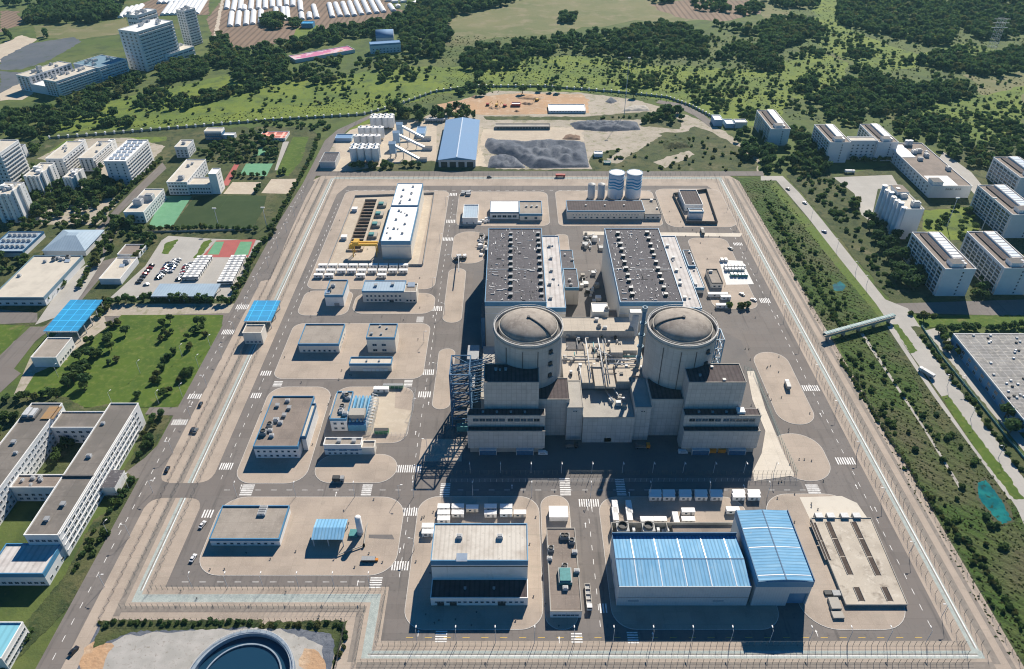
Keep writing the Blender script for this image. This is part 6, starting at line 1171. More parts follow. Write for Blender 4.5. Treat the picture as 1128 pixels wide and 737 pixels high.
# ---------------------------------------------------------------- fences
def fence(label, pts, h=3.2, step=4.6, rails=4, m=wire, r=.06, name='security_fence', lean=False, z=ZP, postm=None, solid=None):
    segs = []
    for k in range(len(pts)-1):
        a, c = np.array(pts[k], float), np.array(pts[k+1], float); segs.append((a, c, np.linalg.norm(c-a)))
    tot = sum(s[2] for s in segs); step = max(step, tot/98); t = thing(name, label, 'fence', pts[0][0], pts[0][1], z); o = np.array(pts[0], float); b = MB()
    pm = cached(('post', h, r, (postm or m).name, lean), lambda: (lambda q: (q.box(-r, r, -r, r, 0, h, postm or m), q.bar((0, 0, h), (0, -.5, h + .6), r*.7, postm or m) if lean else None, q)[2])(MB()).data('post'))
    acc = 0
    for a, c, L in segs:
        for k in range(rails): zz = h*(.06 + .92*k/(max(1, rails-1))); b.bar((*(a-o), zz), (*(c-o), zz), .028, m)
        if solid: d = (c-a)/L; n = np.array((-d[1], d[0]))*.08; b.prism([tuple(a-o+n), tuple(a-o-n), tuple(c-o-n), tuple(c-o+n)], 0, solid, m)
        s = acc
        while s < L: p = a + (c-a)*s/L - o; put(pm, 'post', t, (p[0], p[1], 0)); s += step
        acc = s - L
    b.build('fence_panel', t); return t
W0 = 201.5
for off, lab in ((-172.5, 'outer'), (-162.5, 'inner')): fence('%s steel fence along the west side of the plant' % lab, [(off, W0), (off, 646)], 3.4, lean=True)
fence('outermost dark fence along the west road paving', [(-178.5, 188), (-178.5, 648)], 2.6, m=rim_dark)
for off, lab in ((189.2, 'inner'), (197.6, 'outer')): fence('%s steel fence along the east side of the plant' % lab, [(off, 172), (off, 646)], 3.4, lean=True)
fence('outermost fence at the green slope on the east side', [(209, 120), (209, 650)], 2.6, m=rim_dark)
for off, lab in ((168.2, 'outer'), (176.2, 'inner')): fence('%s steel fence along the south side of the plant' % lab, [(-57 if off > 170 else -64.5, off), (190, off)], 3.4, step=2.6, lean=True)
fence('third steel fence on the south edge of the picture', [(-70, 161), (205, 161)], 2.8, step=2.8, lean=True)
fence('inner steel fence round the south west jog of the plant', [(-162, 203.4), (-56.6, 203.4), (-56.6, 178)], 3.4, step=2.4, lean=True); fence('outer steel fence round the south west jog of the plant', [(-172, 194), (-64.5, 194), (-64.5, 168)], 3.4, step=2.4, lean=True)
fence('dark wire fence round the tank lot at the south west', [(-172, 187.5), (-72, 187.5), (-72, 130)], 2.8, step=2.4, m=rim_dark)
for off, lab in ((642.8, 'inner'), (651.2, 'outer')): fence('%s steel fence along the north side of the plant' % lab, [(-160, off), (196, off)], 3.4, lean=True)
fence('steel fence south of the reactor yard', [G('k1', -10, 700), G('k2', 1020, 655)], 3.0, step=2.4, lean=True); fence('second steel fence south of the reactor yard', [G('k1', -20, 745), G('k2', 1030, 690)], 2.4, step=3, m=lgrey)
fence('steel fence on the curved east side of the reactor yard', [G('k2', *p) for p in ((735, 85), (790, 110), (850, 260), (930, 470), (1020, 655))], 3.0, step=2.2, m=teal)
fence('grey fence round the pale sand yard', [G('b3', *p) for p in ((480, 462), (650, 470), (680, 360), (690, 275), (520, 265))], 2.6, step=2.4, m=lgrey)
fence('lower fence on the west edge of the sand yard', [G('b3', *p) for p in ((520, 265), (478, 462))], 2.4, step=2.2, m=lgrey)
fence('long white posted boundary wall at the edge of the meadow', [G('p', *p) for p in ((55, 153), (120, 148), (215, 140), (300, 133), (400, 127), (440, 116), (478, 102), (520, 96), (600, 96), (690, 103))], 3.2, step=9, rails=0, m=mat('dull_green_wall', (.16, .2, .16), .9), postm=white, r=.8, name='boundary_wall', z=0, solid=2.2)
fence('white posted boundary wall along the bend of the fence road', [G('p', *p) for p in ((690, 103), (735, 108), (762, 118), (785, 130))], 3.2, step=6, rails=0, m=MATS['dull_green_wall'], postm=lgrey, r=.7, name='boundary_wall', z=0, solid=2.0)
fence('teal mesh fence along the pale east road', [G('d3', *p) for p in ((685, 0), (770, 130), (900, 290), (1060, 490), (1200, 660))], 2.4, step=5, m=teal, z=.2, solid=1.3, name='mesh_fence')
fence('pale wall behind the football field hedge', [G('a2', 630, 297), G('a2', 1080, 285)], 1.8, step=5, m=concrete, z=.2, solid=1.4, name='boundary_wall')
# ---------------------------------------------------------------- street lamps and small posts
def lampmesh():
    b = MB(); b.cyl(0, 0, 0, 8.6, .13, lgrey, 8, .08); b.bar((0, 0, 8.5), (1.7, 0, 9.0), .07, lgrey); return b.data('pole')
def lamp(x, y, rz, label, group, z=ZP, two=False):
    t = thing('street_lamp', label, 'street lamp', x, y, z, rz, group); put(cached('lamp', lampmesh), 'pole', t)
    put(cached('lhead', lambda: MB().box(1.3, 2.4, -.22, .22, 8.95, 9.15, white).data('lamp_head')), 'lamp_head', t)
for k in range(14): lamp(-40 + 16.5*k, 177.6, pi/2, 'grey street lamp beside the south plant road', 'street lamps along the south plant road')
for k in range(6): lamp(-144 + 16*k, 204.2, pi/2, 'grey street lamp beside the short south west road', 'street lamps along the south west road')
for k in range(15): lamp(-184, 205 + 28*k, pi if k % 2 else 0, 'grey street lamp on the outer west road', 'street lamps on the outer west road')
for k in range(13): lamp(187, 190 + 33*k, pi, 'grey street lamp beside the east plant road', 'street lamps along the east plant road')
for k in range(12): lamp(-57.4 if k % 2 else -46.2, 225 + 33*k, 0 if k % 2 else pi, 'grey street lamp beside the main inner road', 'street lamps along the main inner road')
for k in range(11): lamp(-22 + 16*k, 274.5, -pi/2, 'tall yard lamp before the stepped halls', 'yard lamps before the stepped halls')
for k in range(10): lamp(-140 + 30*k, 258.2, pi/2, 'grey street lamp beside the middle cross road', 'street lamps along the middle cross road')
for tt, x, y in (('d3', 860, 260), (900, 0, 0), ('d3', 1015, 560), ('d2', 215, 235), ('d2', 325, 365), ('d2', 405, 465), ('d2', 450, 525), ('d3', 795, 255), ('d3', 895, 395)):
    if isinstance(tt, str): lamp(*G(tt, x, y), pi, 'grey street lamp beside the pale east road', 'street lamps along the pale east road', .25)
for tt, x, y in (('a3', 480, 330), ('a3', 680, 330), ('a3', 780, 300), ('a3', 850, 175), ('a3', 250, 215), ('a3', 600, 200), ('a4', 465, 165), ('a3', 550, 690), ('a3', 780, 130), ('a3', 900, 90)): lamp(*G(tt, x, y), pi/3, 'pale park lamp beside the west lawn', 'park lamps round the west lawn', .25)
# small bollards / hydrants sprinkled over the paving
hyd = cached('hyd', lambda: MB().cyl(0, 0, 0, .55, .2, rim_dark, 8).box(-.35, .35, -.25, .25, .55, .7, rim_dark).data('hydrant'))
for k in range(190):
    x, y = random.choice(((-150, -60), (-45, 30), (130, 172)))[0:2], 0
    px_ = random.uniform(*x); py_ = random.uniform(180, 610)
    if -45 < px_ < 30 and py_ > 255: py_ = random.uniform(182, 250)
    if px_ > 130 and py_ < 235: py_ += 60
    tag(put(hyd, 'hydrant', None, (px_, py_, ZI)), 'small dark hydrant post on tan paving', 'hydrant', 'hydrant posts on the paving')
# ---------------------------------------------------------------- vegetation
def crown_arrays(seed, n=330, leaf=.16, flat=1.0, lobes=9):
    """unit crown (radius ~1, sitting on z=0..~1.7): leaf tufts spread through several uneven lobes"""
    r = np.random.default_rng(seed); c = r.normal(0, 1, (lobes, 3)); c /= np.linalg.norm(c, axis=1)[:, None]; c *= r.uniform(.25, .72, (lobes, 1)); c[:, 2] = c[:, 2]*.75*flat + .85*flat; rad = r.uniform(.28, .52, lobes)
    k = r.integers(0, lobes, n); d = r.normal(0, 1, (n, 3)); d /= np.linalg.norm(d, axis=1)[:, None]
    p = c[k] + d*(rad[k]*r.uniform(.72, 1.08, n))[:, None]*np.array((1, 1, .85*flat))
    nn = d + r.normal(0, .55, (n, 3)); nn /= np.linalg.norm(nn, axis=1)[:, None]
    a = np.cross(nn, r.normal(0, 1, (n, 3))); a /= np.linalg.norm(a, axis=1)[:, None]; b = np.cross(nn, a)
    s = r.uniform(.7, 1.4, n)[:, None]*leaf
    V = np.stack([p - a*s - b*s*.7, p + a*s - b*s*.7, p + a*s*.8 + b*s, p - a*s*.8 + b*s], 1).reshape(-1, 3)
    return V
def quad_mesh(name, V, m, mids=None):
    n = len(V)//4; me = bpy.data.meshes.new(name); me.vertices.add(len(V)); me.vertices.foreach_set('co', V.astype(np.float32).ravel())
    me.loops.add(n*4); me.loops.foreach_set('vertex_index', np.arange(n*4, dtype=np.int32)); me.polygons.add(n); me.polygons.foreach_set('loop_start', np.arange(0, n*4, 4, dtype=np.int32))
    for x in (m if isinstance(m, list) else [m]): me.materials.append(x)
    if mids is not None: me.polygons.foreach_set('material_index', mids.astype(np.int32))
    me.update(calc_edges=True); return me
CR = {}
for i in range(5): CR[('tree', i)] = crown_arrays(100 + i, 520, .125, 1.0, 11)
for i in range(4): CR[('tall', i)] = crown_arrays(200 + i, 420, .13, 1.5, 9)
for i in range(4): CR[('bush', i)] = crown_arrays(300 + i, 200, .19, .62, 6)
LOW = {('tree', i): crown_arrays(400 + i, 210, .19, 1.0, 9) for i in range(5)}; LOW.update({('tall', i): crown_arrays(500 + i, 190, .19, 1.5, 8) for i in range(4)}); LOW.update({('bush', i): crown_arrays(600 + i, 90, .27, .62, 5) for i in range(4)})
LM = [leaf_a, leaf_b, leaf_c]
trunk_me = (lambda b: (b.cyl(0, 0, 0, 1.05, .09, bark, 8, .05), b.bar((0, 0, .6), (.3, .1, 1.0), .035, bark, 5), b.bar((0, 0, .55), (-.28, .12, .95), .035, bark, 5), b.bar((0, 0, .7), (.05, -.3, 1.05), .03, bark, 5), b)[-1])(MB()).data('trunk')
plants = []                                   # (kind, x, y, radius, leaf index, label, group)
def inside(p, w):
    x, y = p; ins = False
    for k in range(len(w)):
        (xa, ya), (xb, yb) = w[k], w[k-1]
        if (ya > y) != (yb > y) and x < (xb-xa)*(y-ya)/(yb-ya) + xa: ins = not ins
    return ins
def wood(t, pts, dens, rlo, rhi, kind, li, label, group, mx=4000, clump=0):
    """sow plants over a surveyed outline; dens = plants per 100 square metres"""
    w = [G(t, *p) for p in pts]; xs, ys = [p[0] for p in w], [p[1] for p in w]; A = abs(sum(w[k][0]*w[k-1][1] - w[k-1][0]*w[k][1] for k in range(len(w))))/2
    n = int(min(mx, A/100*dens)); c = 0; tries = 0; cl = [(random.uniform(min(xs), max(xs)), random.uniform(min(ys), max(ys))) for _ in range(max(3, n//9))] if clump else None
    while c < n and tries < n*30:
        tries += 1
        if cl and random.random() < .85: q = random.choice(cl); p = (q[0] + random.gauss(0, clump), q[1] + random.gauss(0, clump*1.2))
        else: p = (random.uniform(min(xs), max(xs)), random.uniform(min(ys), max(ys)))
        if not inside(p, w): continue
        c += 1; plants.append((kind, p[0], p[1], random.uniform(rlo, rhi)*random.uniform(.85, 1.15), random.choice(li), label, group))
def row(t, pts, step, rlo, rhi, kind, li, label, group, jit=.6):
    w = [np.array(G(t, *p)) for p in pts]
    for a, b in zip(w[:-1], w[1:]):
        L = np.linalg.norm(b-a)
        for k in range(int(L/step) + 1): p = a + (b-a)*min(1, k*step/L); plants.append((kind, p[0] + random.gauss(0, jit), p[1] + random.gauss(0, jit), random.uniform(rlo, rhi), random.choice(li), label, group))
def spots(t, pts, rlo, rhi, kind, li, label, group):
    for p in pts: g = G(t, *p); plants.append((kind, g[0], g[1], random.uniform(rlo, rhi), random.choice(li), label, group))
A_, B_, C_ = [0], [1], [2]; M1, M2, M3 = [0, 0, 1], [0, 1, 1], [1, 2]
# west park
wood('a3', [(360, 110), (350, 70), (420, 40), (545, 5), (560, 50), (500, 105), (420, 130)], 1.4, 2.2, 3.6, 'tree', M1, 'dark round tree in the clump on the west lawn', 'trees of the lawn clump')
wood('a3', [(235, 310), (300, 190), (370, 90), (430, 70), (400, 200), (350, 320)], 2.0, 2.6, 4.2, 'tree', M1, 'dark round tree in the belt down the west lawn', 'trees of the lawn belt')
spots('a3', ((470, 160), (500, 150), (672, 215), (695, 185), (705, 150), (725, 135), (745, 115), (680, 235), (770, 235), (800, 215), (820, 195), (700, 300), (725, 285), (595, 300), (690, 60), (715, 40), (735, 25), (800, 50), (830, 30), (860, 20), (700, 20), (880, 40), (810, 95), (790, 215), (660, 240)), 2.0, 3.2, 'tree', M2, 'single small tree on the open west lawn', 'single trees on the west lawn')
row('a3', [(40, 320), (180, 300), (240, 290)], 5, 2.4, 3.2, 'tree', M1, 'dark tree in the hedge behind the office slabs', 'hedge trees behind the office slabs')
wood('a3', [(0, 345), (80, 340), (100, 400), (20, 470), (-30, 470)], 2.2, 2.4, 3.6, 'tree', M1, 'dark tree west of the office slabs', 'trees west of the office slabs')
wood('a3', [(290, 480), (360, 470), (330, 540), (250, 610), (200, 620), (180, 600)], 2.0, 2.2, 3.4, 'tree', M2, 'tree in the courtyard between the office slabs', 'courtyard trees')
wood('a3', [(570, 570), (610, 480), (650, 380), (715, 385), (700, 440), (640, 560)], 4.0, 1.6, 3.0, 'tree', M2, 'tree between the office slab and the outer west road', 'trees beside the office slab')
wood('a3', [(490, 737), (520, 640), (580, 620), (570, 690), (545, 737)], 4.4, 1.6, 2.6, 'tree', M2, 'tree between the office slab and the outer west road', 'trees beside the office slab')
wood('a4', [(300, 350), (390, 130), (440, 20), (530, 20), (450, 190), (370, 350)], 5.5, 1.2, 2.4, 'bush', M2, 'shrub on the verge of the outer west road', 'verge shrubs of the outer west road')
row('a4', [(20, 737), (90, 640), (150, 560)], 3.5, 1.6, 2.6, 'bush', M2, 'shrub on the verge of the outer west road', 'verge shrubs of the outer west road')
row('a4', [(430, 545), (700, 540), (1110, 542)], 3.2, 1.2, 2.0, 'bush', M1, 'low shrub along the fence of the tank lot', 'shrubs along the tank lot fence')
row('b4', [(40, 552), (390, 552), (390, 600), (350, 720)], 3.4, 1.2, 2.0, 'bush', [0, 2], 'low shrub along the fence of the tank lot', 'shrubs along the tank lot fence')
# parking surroundings
row('a2', [(475, 600), (640, 588), (820, 592), (985, 600)], 5.2, 2.6, 3.6, 'tree', M1, 'round tree in the row south of the parking lot', 'tree row south of the parking lot')
row('a2', [(990, 590), (1040, 500), (1075, 420), (1125, 340), (1180, 290)], 4.2, 2.0, 2.9, 'tree', M2, 'bushy tree in the hedge beside the outer west road', 'hedge trees beside the outer west road', 1.0)
row('a2', [(640, 285), (760, 288), (950, 282), (1110, 290)], 4.6, 1.9, 2.8, 'tree', M1, 'round tree in the row south of the football field', 'tree row south of the football field')
row('sc', [(790, 665), (850, 590), (920, 450), (990, 330), (1060, 180), (1085, 100)], 4.2, 1.6, 2.4, 'tree', M2, 'small tree in the row along the football field road', 'tree row along the football field road')
row('a2', [(510, 470), (560, 430), (620, 370), (660, 330)], 4.5, 2.2, 3.0, 'tree', M1, 'dark tree around the small lodges', 'trees around the lodges')
wood('a2', [(520, 330), (560, 300), (660, 310), (660, 340), (600, 345)], 2.0, 2.4, 3.4, 'tree', M1, 'dark tree around the small lodges', 'trees around the lodges')
wood('a2', [(400, 580), (470, 575), (440, 610), (390, 605)], 2.2, 2.2, 3.2, 'tree', M1, 'dark tree around the small lodges', 'trees around the lodges')
row('a2', [(205, 590), (250, 540), (295, 505)], 4.0, 2.2, 3.0, 'tree', M1, 'tree beside the pale campus hall', 'trees beside the pale campus hall')
spots('a2', ((225, 375), (260, 365), (310, 378), (420, 440), (430, 360), (455, 345), (480, 330), (470, 380), (10, 470), (30, 440), (50, 460)), 2.6, 3.6, 'tree', M1, 'tree between the gymnasium and the campus road', 'trees round the gymnasium')
wood('ap', [(560, 420), (580, 300), (680, 270), (720, 350), (860, 370), (880, 395), (780, 480), (600, 520)], 1.6, 3.6, 5.2, 'tree', A_, 'large dark tree in the grove below the wide apartment slab', 'grove below the wide slab')
wood('ap', [(130, 600), (150, 500), (260, 440), (380, 360), (430, 430), (560, 450), (500, 520), (300, 600)], 1.5, 3.2, 4.6, 'tree', M1, 'dark tree around the garden apartment towers', 'trees round the garden towers')
wood('ap', [(-20, 690), (120, 580), (260, 560), (520, 560), (700, 500), (660, 640), (240, 690)], .9, 2.0, 3.2, 'tree', M2, 'small garden tree on the gravel garden', 'gravel garden trees')
wood('ap', [(730, 640), (800, 600), (960, 660), (1000, 737), (740, 737)], 1.6, 3.2, 4.6, 'tree', A_, 'dark tree before the gallery building', 'trees before the gallery building')
wood('sc', [(360, 200), (420, 150), (640, 120), (700, 80), (860, 150), (820, 250), (640, 220), (400, 240)], 1.1, 2.4, 3.8, 'tree', M1, 'dark tree in the park behind the school', 'school park trees')
row('sc', [(430, 255), (600, 258), (830, 258)], 4.5, 1.8, 2.4, 'tree', A_, 'dark tree in the park behind the school', 'school park trees')
spots('sc', ((580, 345), (610, 345), (640, 348), (690, 350), (725, 350), (760, 345), (850, 335), (875, 330), (730, 420), (715, 440)), 2.4, 3.2, 'tree', A_, 'dark tree between the sand courts and tennis court', 'trees by the sand courts')
spots('a2', ((480, 700), (510, 690), (700, 690), (730, 680), (845, 690), (870, 685)), 2.6, 3.4, 'tree', M2, 'single small tree on the open west lawn', 'single trees on the west lawn')
wood('ap', [(170, 150), (200, 120), (300, 90), (310, 120), (230, 200)], 2, 2.5, 4, 'tree', M1, 'dark tree beside the bridge road', 'trees beside the bridge road')
# batching plant screen
row('bp', [(200, 640), (620, 640)], 5, 3.2, 4.2, 'tree', A_, 'dark tree in the screen before the batching plant', 'tree screen before the batching plant', 1.2); row('bp', [(740, 625), (940, 625)], 5, 3.0, 4.0, 'tree', A_, 'dark tree in the screen before the batching plant', 'tree screen before the batching plant', 1.2)
wood('b1', [(575, 520), (580, 440), (640, 480), (700, 500), (860, 480), (940, 490), (940, 510), (700, 525)], 1.6, 3.4, 5.6, 'tall', A_, 'tall dark tree behind the slate blue shed', 'tall trees behind the slate blue shed')
spots('c1', ((60, 400), (135, 390), (175, 395), (210, 395), (535, 415)), 4, 6, 'tree', A_, 'dark tree at the boundary wall of the soil pit', 'trees at the soil pit wall')
wood('c1', [(620, 500), (660, 470), (730, 480), (740, 520), (640, 550)], 2.4, 3.6, 5, 'tree', A_, 'dark tree in the thicket at the end of the gravel ridge', 'thicket by the gravel ridge')
wood('c1', [(560, 500), (620, 500), (620, 560), (590, 560)], 1.8, 2.2, 3.6, 'tree', A_, 'dark tree in the thicket at the end of the gravel ridge', 'thicket by the gravel ridge')
wood('c1', [(980, 560), (1060, 560), (1125, 620), (1125, 700), (1020, 690), (960, 660)], 1.2, 3.4, 5.4, 'tree', A_, 'dark tree left of the lone white block', 'trees by the lone white block')
wood('c1', [(370, 505), (560, 490), (600, 500), (370, 515)], 2, 1.6, 2.6, 'bush', A_, 'low shrub on the gravel yard bank', 'shrubs on the gravel bank')
wood('cs', [(560, 240), (720, 215), (860, 170), (960, 190), (1060, 240), (1100, 300), (560, 305)], .55, 1.2, 2.8, 'bush', M3, 'low shrub on the waste ground north of the plant', 'shrubs on the waste ground')
# eastern rows
big = 'big dark tree in the avenue beside the eastern apartments'; gb = 'avenue trees beside the eastern apartments'
wood('d2', [(440, 250), (470, 240), (560, 290), (620, 340), (700, 480), (725, 560), (600, 580), (540, 440)], 1.5, 4.0, 5.6, 'tree', A_, big, gb)
wood('d2', [(330, 90), (360, 120), (410, 170), (430, 240), (400, 240), (340, 150)], 2.0, 2.8, 4.0, 'tree', M1, big, gb)
wood('d2', [(150, 60), (280, 20), (330, 90), (400, 240), (480, 370), (560, 540), (500, 500), (380, 330), (230, 150)], 1.3, 2.0, 3.2, 'bush', M1, 'dark shrub on the bank beside the pale east road', 'bank shrubs beside the pale east road')
wood('d1', [(140, 640), (190, 590), (220, 650), (300, 700), (280, 737), (120, 737)], 1.5, 3.6, 5.2, 'tree', A_, 'dark tree at the foot of the twin white blocks', 'trees at the twin blocks')
row('d1', [(390, 692), (500, 690), (580, 690)], 5, 2.2, 3.2, 'tree', A_, 'dark tree at the foot of the twin white blocks', 'trees at the twin blocks')
wood('d2', [(700, 200), (780, 185), (890, 200), (930, 290), (860, 325), (700, 270)], 1.0, 2.0, 3.4, 'tree', M2, 'garden tree before the dining hall', 'dining hall garden trees')
wood('d2', [(850, 300), (900, 290), (900, 400), (870, 370)], 1.8, 2.6, 3.6, 'tree', M1, 'garden tree before the dining hall', 'dining hall garden trees')
wood('d2', [(890, 590), (880, 500), (1000, 480), (1010, 580)], 1.5, 3.0, 4.2, 'tree', M1, 'dark tree in the gap between right hand apartments', 'trees between right hand apartments')
row('d2', [(640, 650), (740, 655)], 5, 2, 2.6, 'bush', M2, 'shrub at the road fork by the footbridge', 'shrubs at the road fork'); spots('d2', ((695, 668),), 3.4, 3.6, 'tree', C_, 'round grey green tree at the road fork by the footbridge', None)
row('d3', [(760, 30), (800, 110), (850, 130)], 4.5, 2.6, 3.6, 'tree', M1, 'dark tree at the corner of the factory hall', 'trees at the factory hall corner')
wood('d3', [(1020, 420), (1060, 350), (1125, 340), (1200, 450), (1200, 560), (1100, 520)], 1.5, 3.8, 5.4, 'tree', M1, 'big round tree below the factory hall', 'big trees below the factory hall')
row('d3', [(690, 40), (750, 130), (830, 240), (900, 320), (980, 430), (1090, 590), (1160, 690)], 5.5, 1.6, 2.4, 'bush', M2, 'round shrub in the planting strip of the pale east road', 'planting strip shrubs of the east road', .8)
row('d2', [(780, 722), (900, 712), (1010, 712), (1125, 700)], 4.5, 2.4, 3.2, 'tree', M1, 'tree in the row behind the factory hall', 'tree row behind the factory hall')
# field strip between the plant and the east road
fs = 'shrub in the field strip east of the plant'; fg = 'shrubs of the eastern field strip'
wood('d2', [(20, 190), (60, 180), (250, 480), (400, 700), (300, 720), (200, 590), (100, 430)], 1.1, 1.5, 2.5, 'bush', M2, fs, fg)
wood('d2', [(0, 100), (50, 90), (200, 330), (420, 640), (380, 660), (200, 470)], .6, 1.0, 1.8, 'bush', M1, fs, fg)
spots('d3', ((475, 275), (470, 262), (515, 350), (530, 340), (545, 410), (560, 430), (572, 460), (605, 295), (690, 385), (700, 375), (750, 380), (790, 480), (800, 470), (820, 465), (775, 570), (905, 580), (920, 570), (860, 690), (850, 515), (660, 530), (420, 120), (440, 60), (400, 150), (380, 140)), 1.6, 2.5, 'bush', M2, fs, fg)
wood('d3', [(340, 150), (400, 130), (480, 290), (560, 420), (620, 600), (720, 690), (730, 737), (640, 720), (560, 560), (480, 360)], .28, 1.2, 2.2, 'bush', M3, fs, fg)
wood('d4', [(700, 0), (760, 0), (860, 130), (960, 300), (1125, 560), (1125, 640), (1060, 600), (900, 330), (800, 160)], 1.5, 1.2, 2.3, 'bush', M3, fs, fg)
wood('d4', [(860, 170), (900, 140), (950, 200), (900, 230)], 2.5, 1.8, 2.8, 'bush', A_, fs, fg); spots('d4', ((965, 95), (985, 130), (1005, 125), (1035, 215), (840, 180)), 2.0, 2.8, 'bush', M2, fs, fg)
# far woods and thickets
fw = ('tree of the far woods', 'far woods')
def far(t, pts, dens, rlo=3.5, rhi=6, li=A_, kind='tree', clump=0, mx=900): wood(t, pts, dens*(3.0 if t == 'd1' else 2.2), rlo, rhi, kind, li, *fw, mx=mx*3, clump=clump)
far('ul', [(130, 130), (160, 75), (330, 40), (560, 20), (650, 45), (640, 100), (500, 128), (400, 125), (190, 128)], .75, 5, 8); far('ul', [(0, 30), (300, 0), (640, -10), (760, -10), (640, 30), (300, 40)], .25, 4, 7)
spots('ul', ((255, 205), (250, 195), (40, 200), (35, 185), (60, 215)), 4, 5, 'tall', A_, *fw)
far('ul', [(870, 375), (960, 340), (1128, 320), (1128, 400), (960, 440), (860, 400)], 1.1, 3.5, 5.5); far('a1', [(0, 580), (0, 490), (180, 470), (300, 480), (260, 560), (120, 600)], .9, 3.5, 5.5)
far('a1', [(240, 440), (400, 380), (580, 320), (640, 330), (560, 400), (440, 450), (500, 500), (300, 520)], .9, 3, 5); far('a1', [(570, 450), (640, 390), (820, 420), (960, 390), (1050, 390), (900, 440), (800, 470), (620, 480)], .9, 3, 5)
far('a1', [(690, 310), (800, 270), (900, 280), (880, 330), (760, 350), (680, 370)], 1.0, 3, 5); far('a1', [(250, 520), (420, 540), (440, 510), (600, 500), (560, 540), (300, 560)], .7, 2.5, 4.5)
far('um', [(20, 330), (15, 200), (60, 170), (95, 200), (110, 262), (250, 240), (400, 205), (520, 165), (760, 120), (1030, 65), (1128, 20), (1128, 120), (1000, 110), (900, 160), (700, 185), (400, 250), (200, 290), (110, 330)], .75, 4, 6.5, mx=1100)
far('um', [(920, 160), (1128, 60), (1128, 290), (1060, 290), (920, 250)], .55, 4, 6.5, M1); far('um', [(110, 340), (200, 300), (370, 280), (380, 350), (260, 430), (200, 440), (120, 380)], .8, 3.5, 6)
far('um', [(260, 90), (340, 80), (370, 115), (340, 140), (260, 140)], 1.2, 4.5, 6.5, mx=60); far('um', [(395, 110), (440, 100), (440, 135), (395, 140)], 1.2, 4, 6, mx=30)
far('um', [(380, 350), (520, 300), (720, 265), (900, 270), (1060, 310), (1060, 350), (820, 360), (560, 400), (400, 420), (260, 440)], .45, 2.5, 5, M1, clump=9); far('um', [(780, 395), (860, 340), (990, 350), (1000, 385), (860, 400)], .6, 2.5, 4.5, M1)
far('um', [(0, 477), (100, 420), (260, 450), (200, 477)], .5, 2.5, 4, M1, clump=9)
far('b1', [(640, 60), (720, 0), (1000, -60), (1125, -60), (1000, 20), (840, 70), (840, 180), (760, 190), (700, 120)], .55, 4, 7); far('p', [(460, 5), (500, -5), (680, -40), (560, 5), (490, 22)], .5, 5, 8)
far('b1', [(880, 260), (940, 190), (1000, 200), (1125, 240), (1125, 300), (1000, 300), (890, 300)], .8, 3.5, 6); far('b1', [(860, 390), (940, 350), (1020, 380), (1000, 410), (880, 410)], .7, 3, 4.5); spots('b1', ((955, 345), (965, 340), (215, 320), (225, 310)), 5, 6.5, 'tree', A_, *fw)
far('c1', [(-10, 200), (140, 170), (280, 150), (500, 130), (650, 100), (760, 120), (860, 170), (850, 250), (640, 250), (500, 250), (300, 230), (100, 240), (-10, 290)], .62, 3.5, 6, mx=1200); far('c1', [(330, 265), (480, 255), (640, 265), (620, 290), (420, 285)], .6, 2.5, 4)
far('c1', [(860, 240), (960, 200), (1125, 190), (1125, 320), (1050, 280), (940, 260)], .7, 3.5, 6); far('c1', [(850, 110), (960, 100), (1125, 130), (1125, 180), (1060, 160)], .45, 3, 6, M1, clump=12)
far('c1', [(300, 350), (420, 320), (700, 335), (860, 360), (840, 385), (600, 390), (520, 375), (330, 360)], .6, 2.5, 4, M1, clump=8); far('c1', [(780, 400), (960, 400), (960, 440), (860, 470), (800, 450)], .7, 2.5, 4, M1); far('c1', [(860, 460), (1080, 430), (1125, 480), (1050, 510), (900, 490)], .5, 2.2, 4, M1, clump=9)
far('c1', [(215, 70), (290, 70), (285, 100), (220, 100)], 1.2, 4, 6, mx=20); far('c1', [(600, 0), (720, 0), (700, 16), (620, 14)], .8, 4, 6); far('c1', [(780, 0), (930, 10), (940, 55), (800, 45)], .5, 4, 6); far('c1', [(970, 50), (1060, 10), (1090, 40), (1000, 75)], .7, 4, 6)
spots('c1', ((185, 355), (205, 345), (160, 360), (1060, 395), (920, 290), (1040, 300)), 3, 4.5, 'tree', A_, *fw)
far('d1', [(0, 0), (250, 0), (250, 30), (120, 40), (40, 20)], .5, 4, 7); far('d1', [(0, 110), (100, 75), (200, 90), (290, 150), (280, 185), (180, 180), (60, 230), (0, 240)], .62, 3.5, 6)
far('d1', [(330, 110), (325, 20), (420, -30), (700, -30), (830, 60), (840, 130), (800, 200), (560, 170), (420, 120)], .38, 4, 7, M1, mx=1000); far('d1', [(700, -30), (1125, -30), (1125, 60), (900, 70), (820, 60)], .30, 4, 7, M1)
far('d1', [(830, 80), (1125, 60), (1125, 150), (980, 180), (860, 140)], .42, 4, 7); far('d1', [(660, 270), (740, 230), (860, 230), (900, 250), (1125, 250), (1125, 320), (980, 330), (860, 310), (800, 300)], .75, 3.5, 6); far('d1', [(1030, 230), (1125, 210), (1125, 250), (1040, 255)], .9, 4, 6)
far('d1', [(120, 240), (200, 210), (280, 220), (270, 245), (140, 250)], .6, 2.5, 4.5); far('d1', [(340, 245), (430, 210), (480, 240), (420, 260)], .8, 3, 5); far('d1', [(500, 270), (640, 260), (640, 285), (520, 290)], .6, 2.5, 4.5)
far('d1', [(360, 290), (440, 290), (560, 330), (540, 350), (420, 320)], .8, 2.8, 4.5); far('d1', [(160, 400), (170, 340), (220, 330), (240, 380), (200, 410)], 1.0, 3, 5)
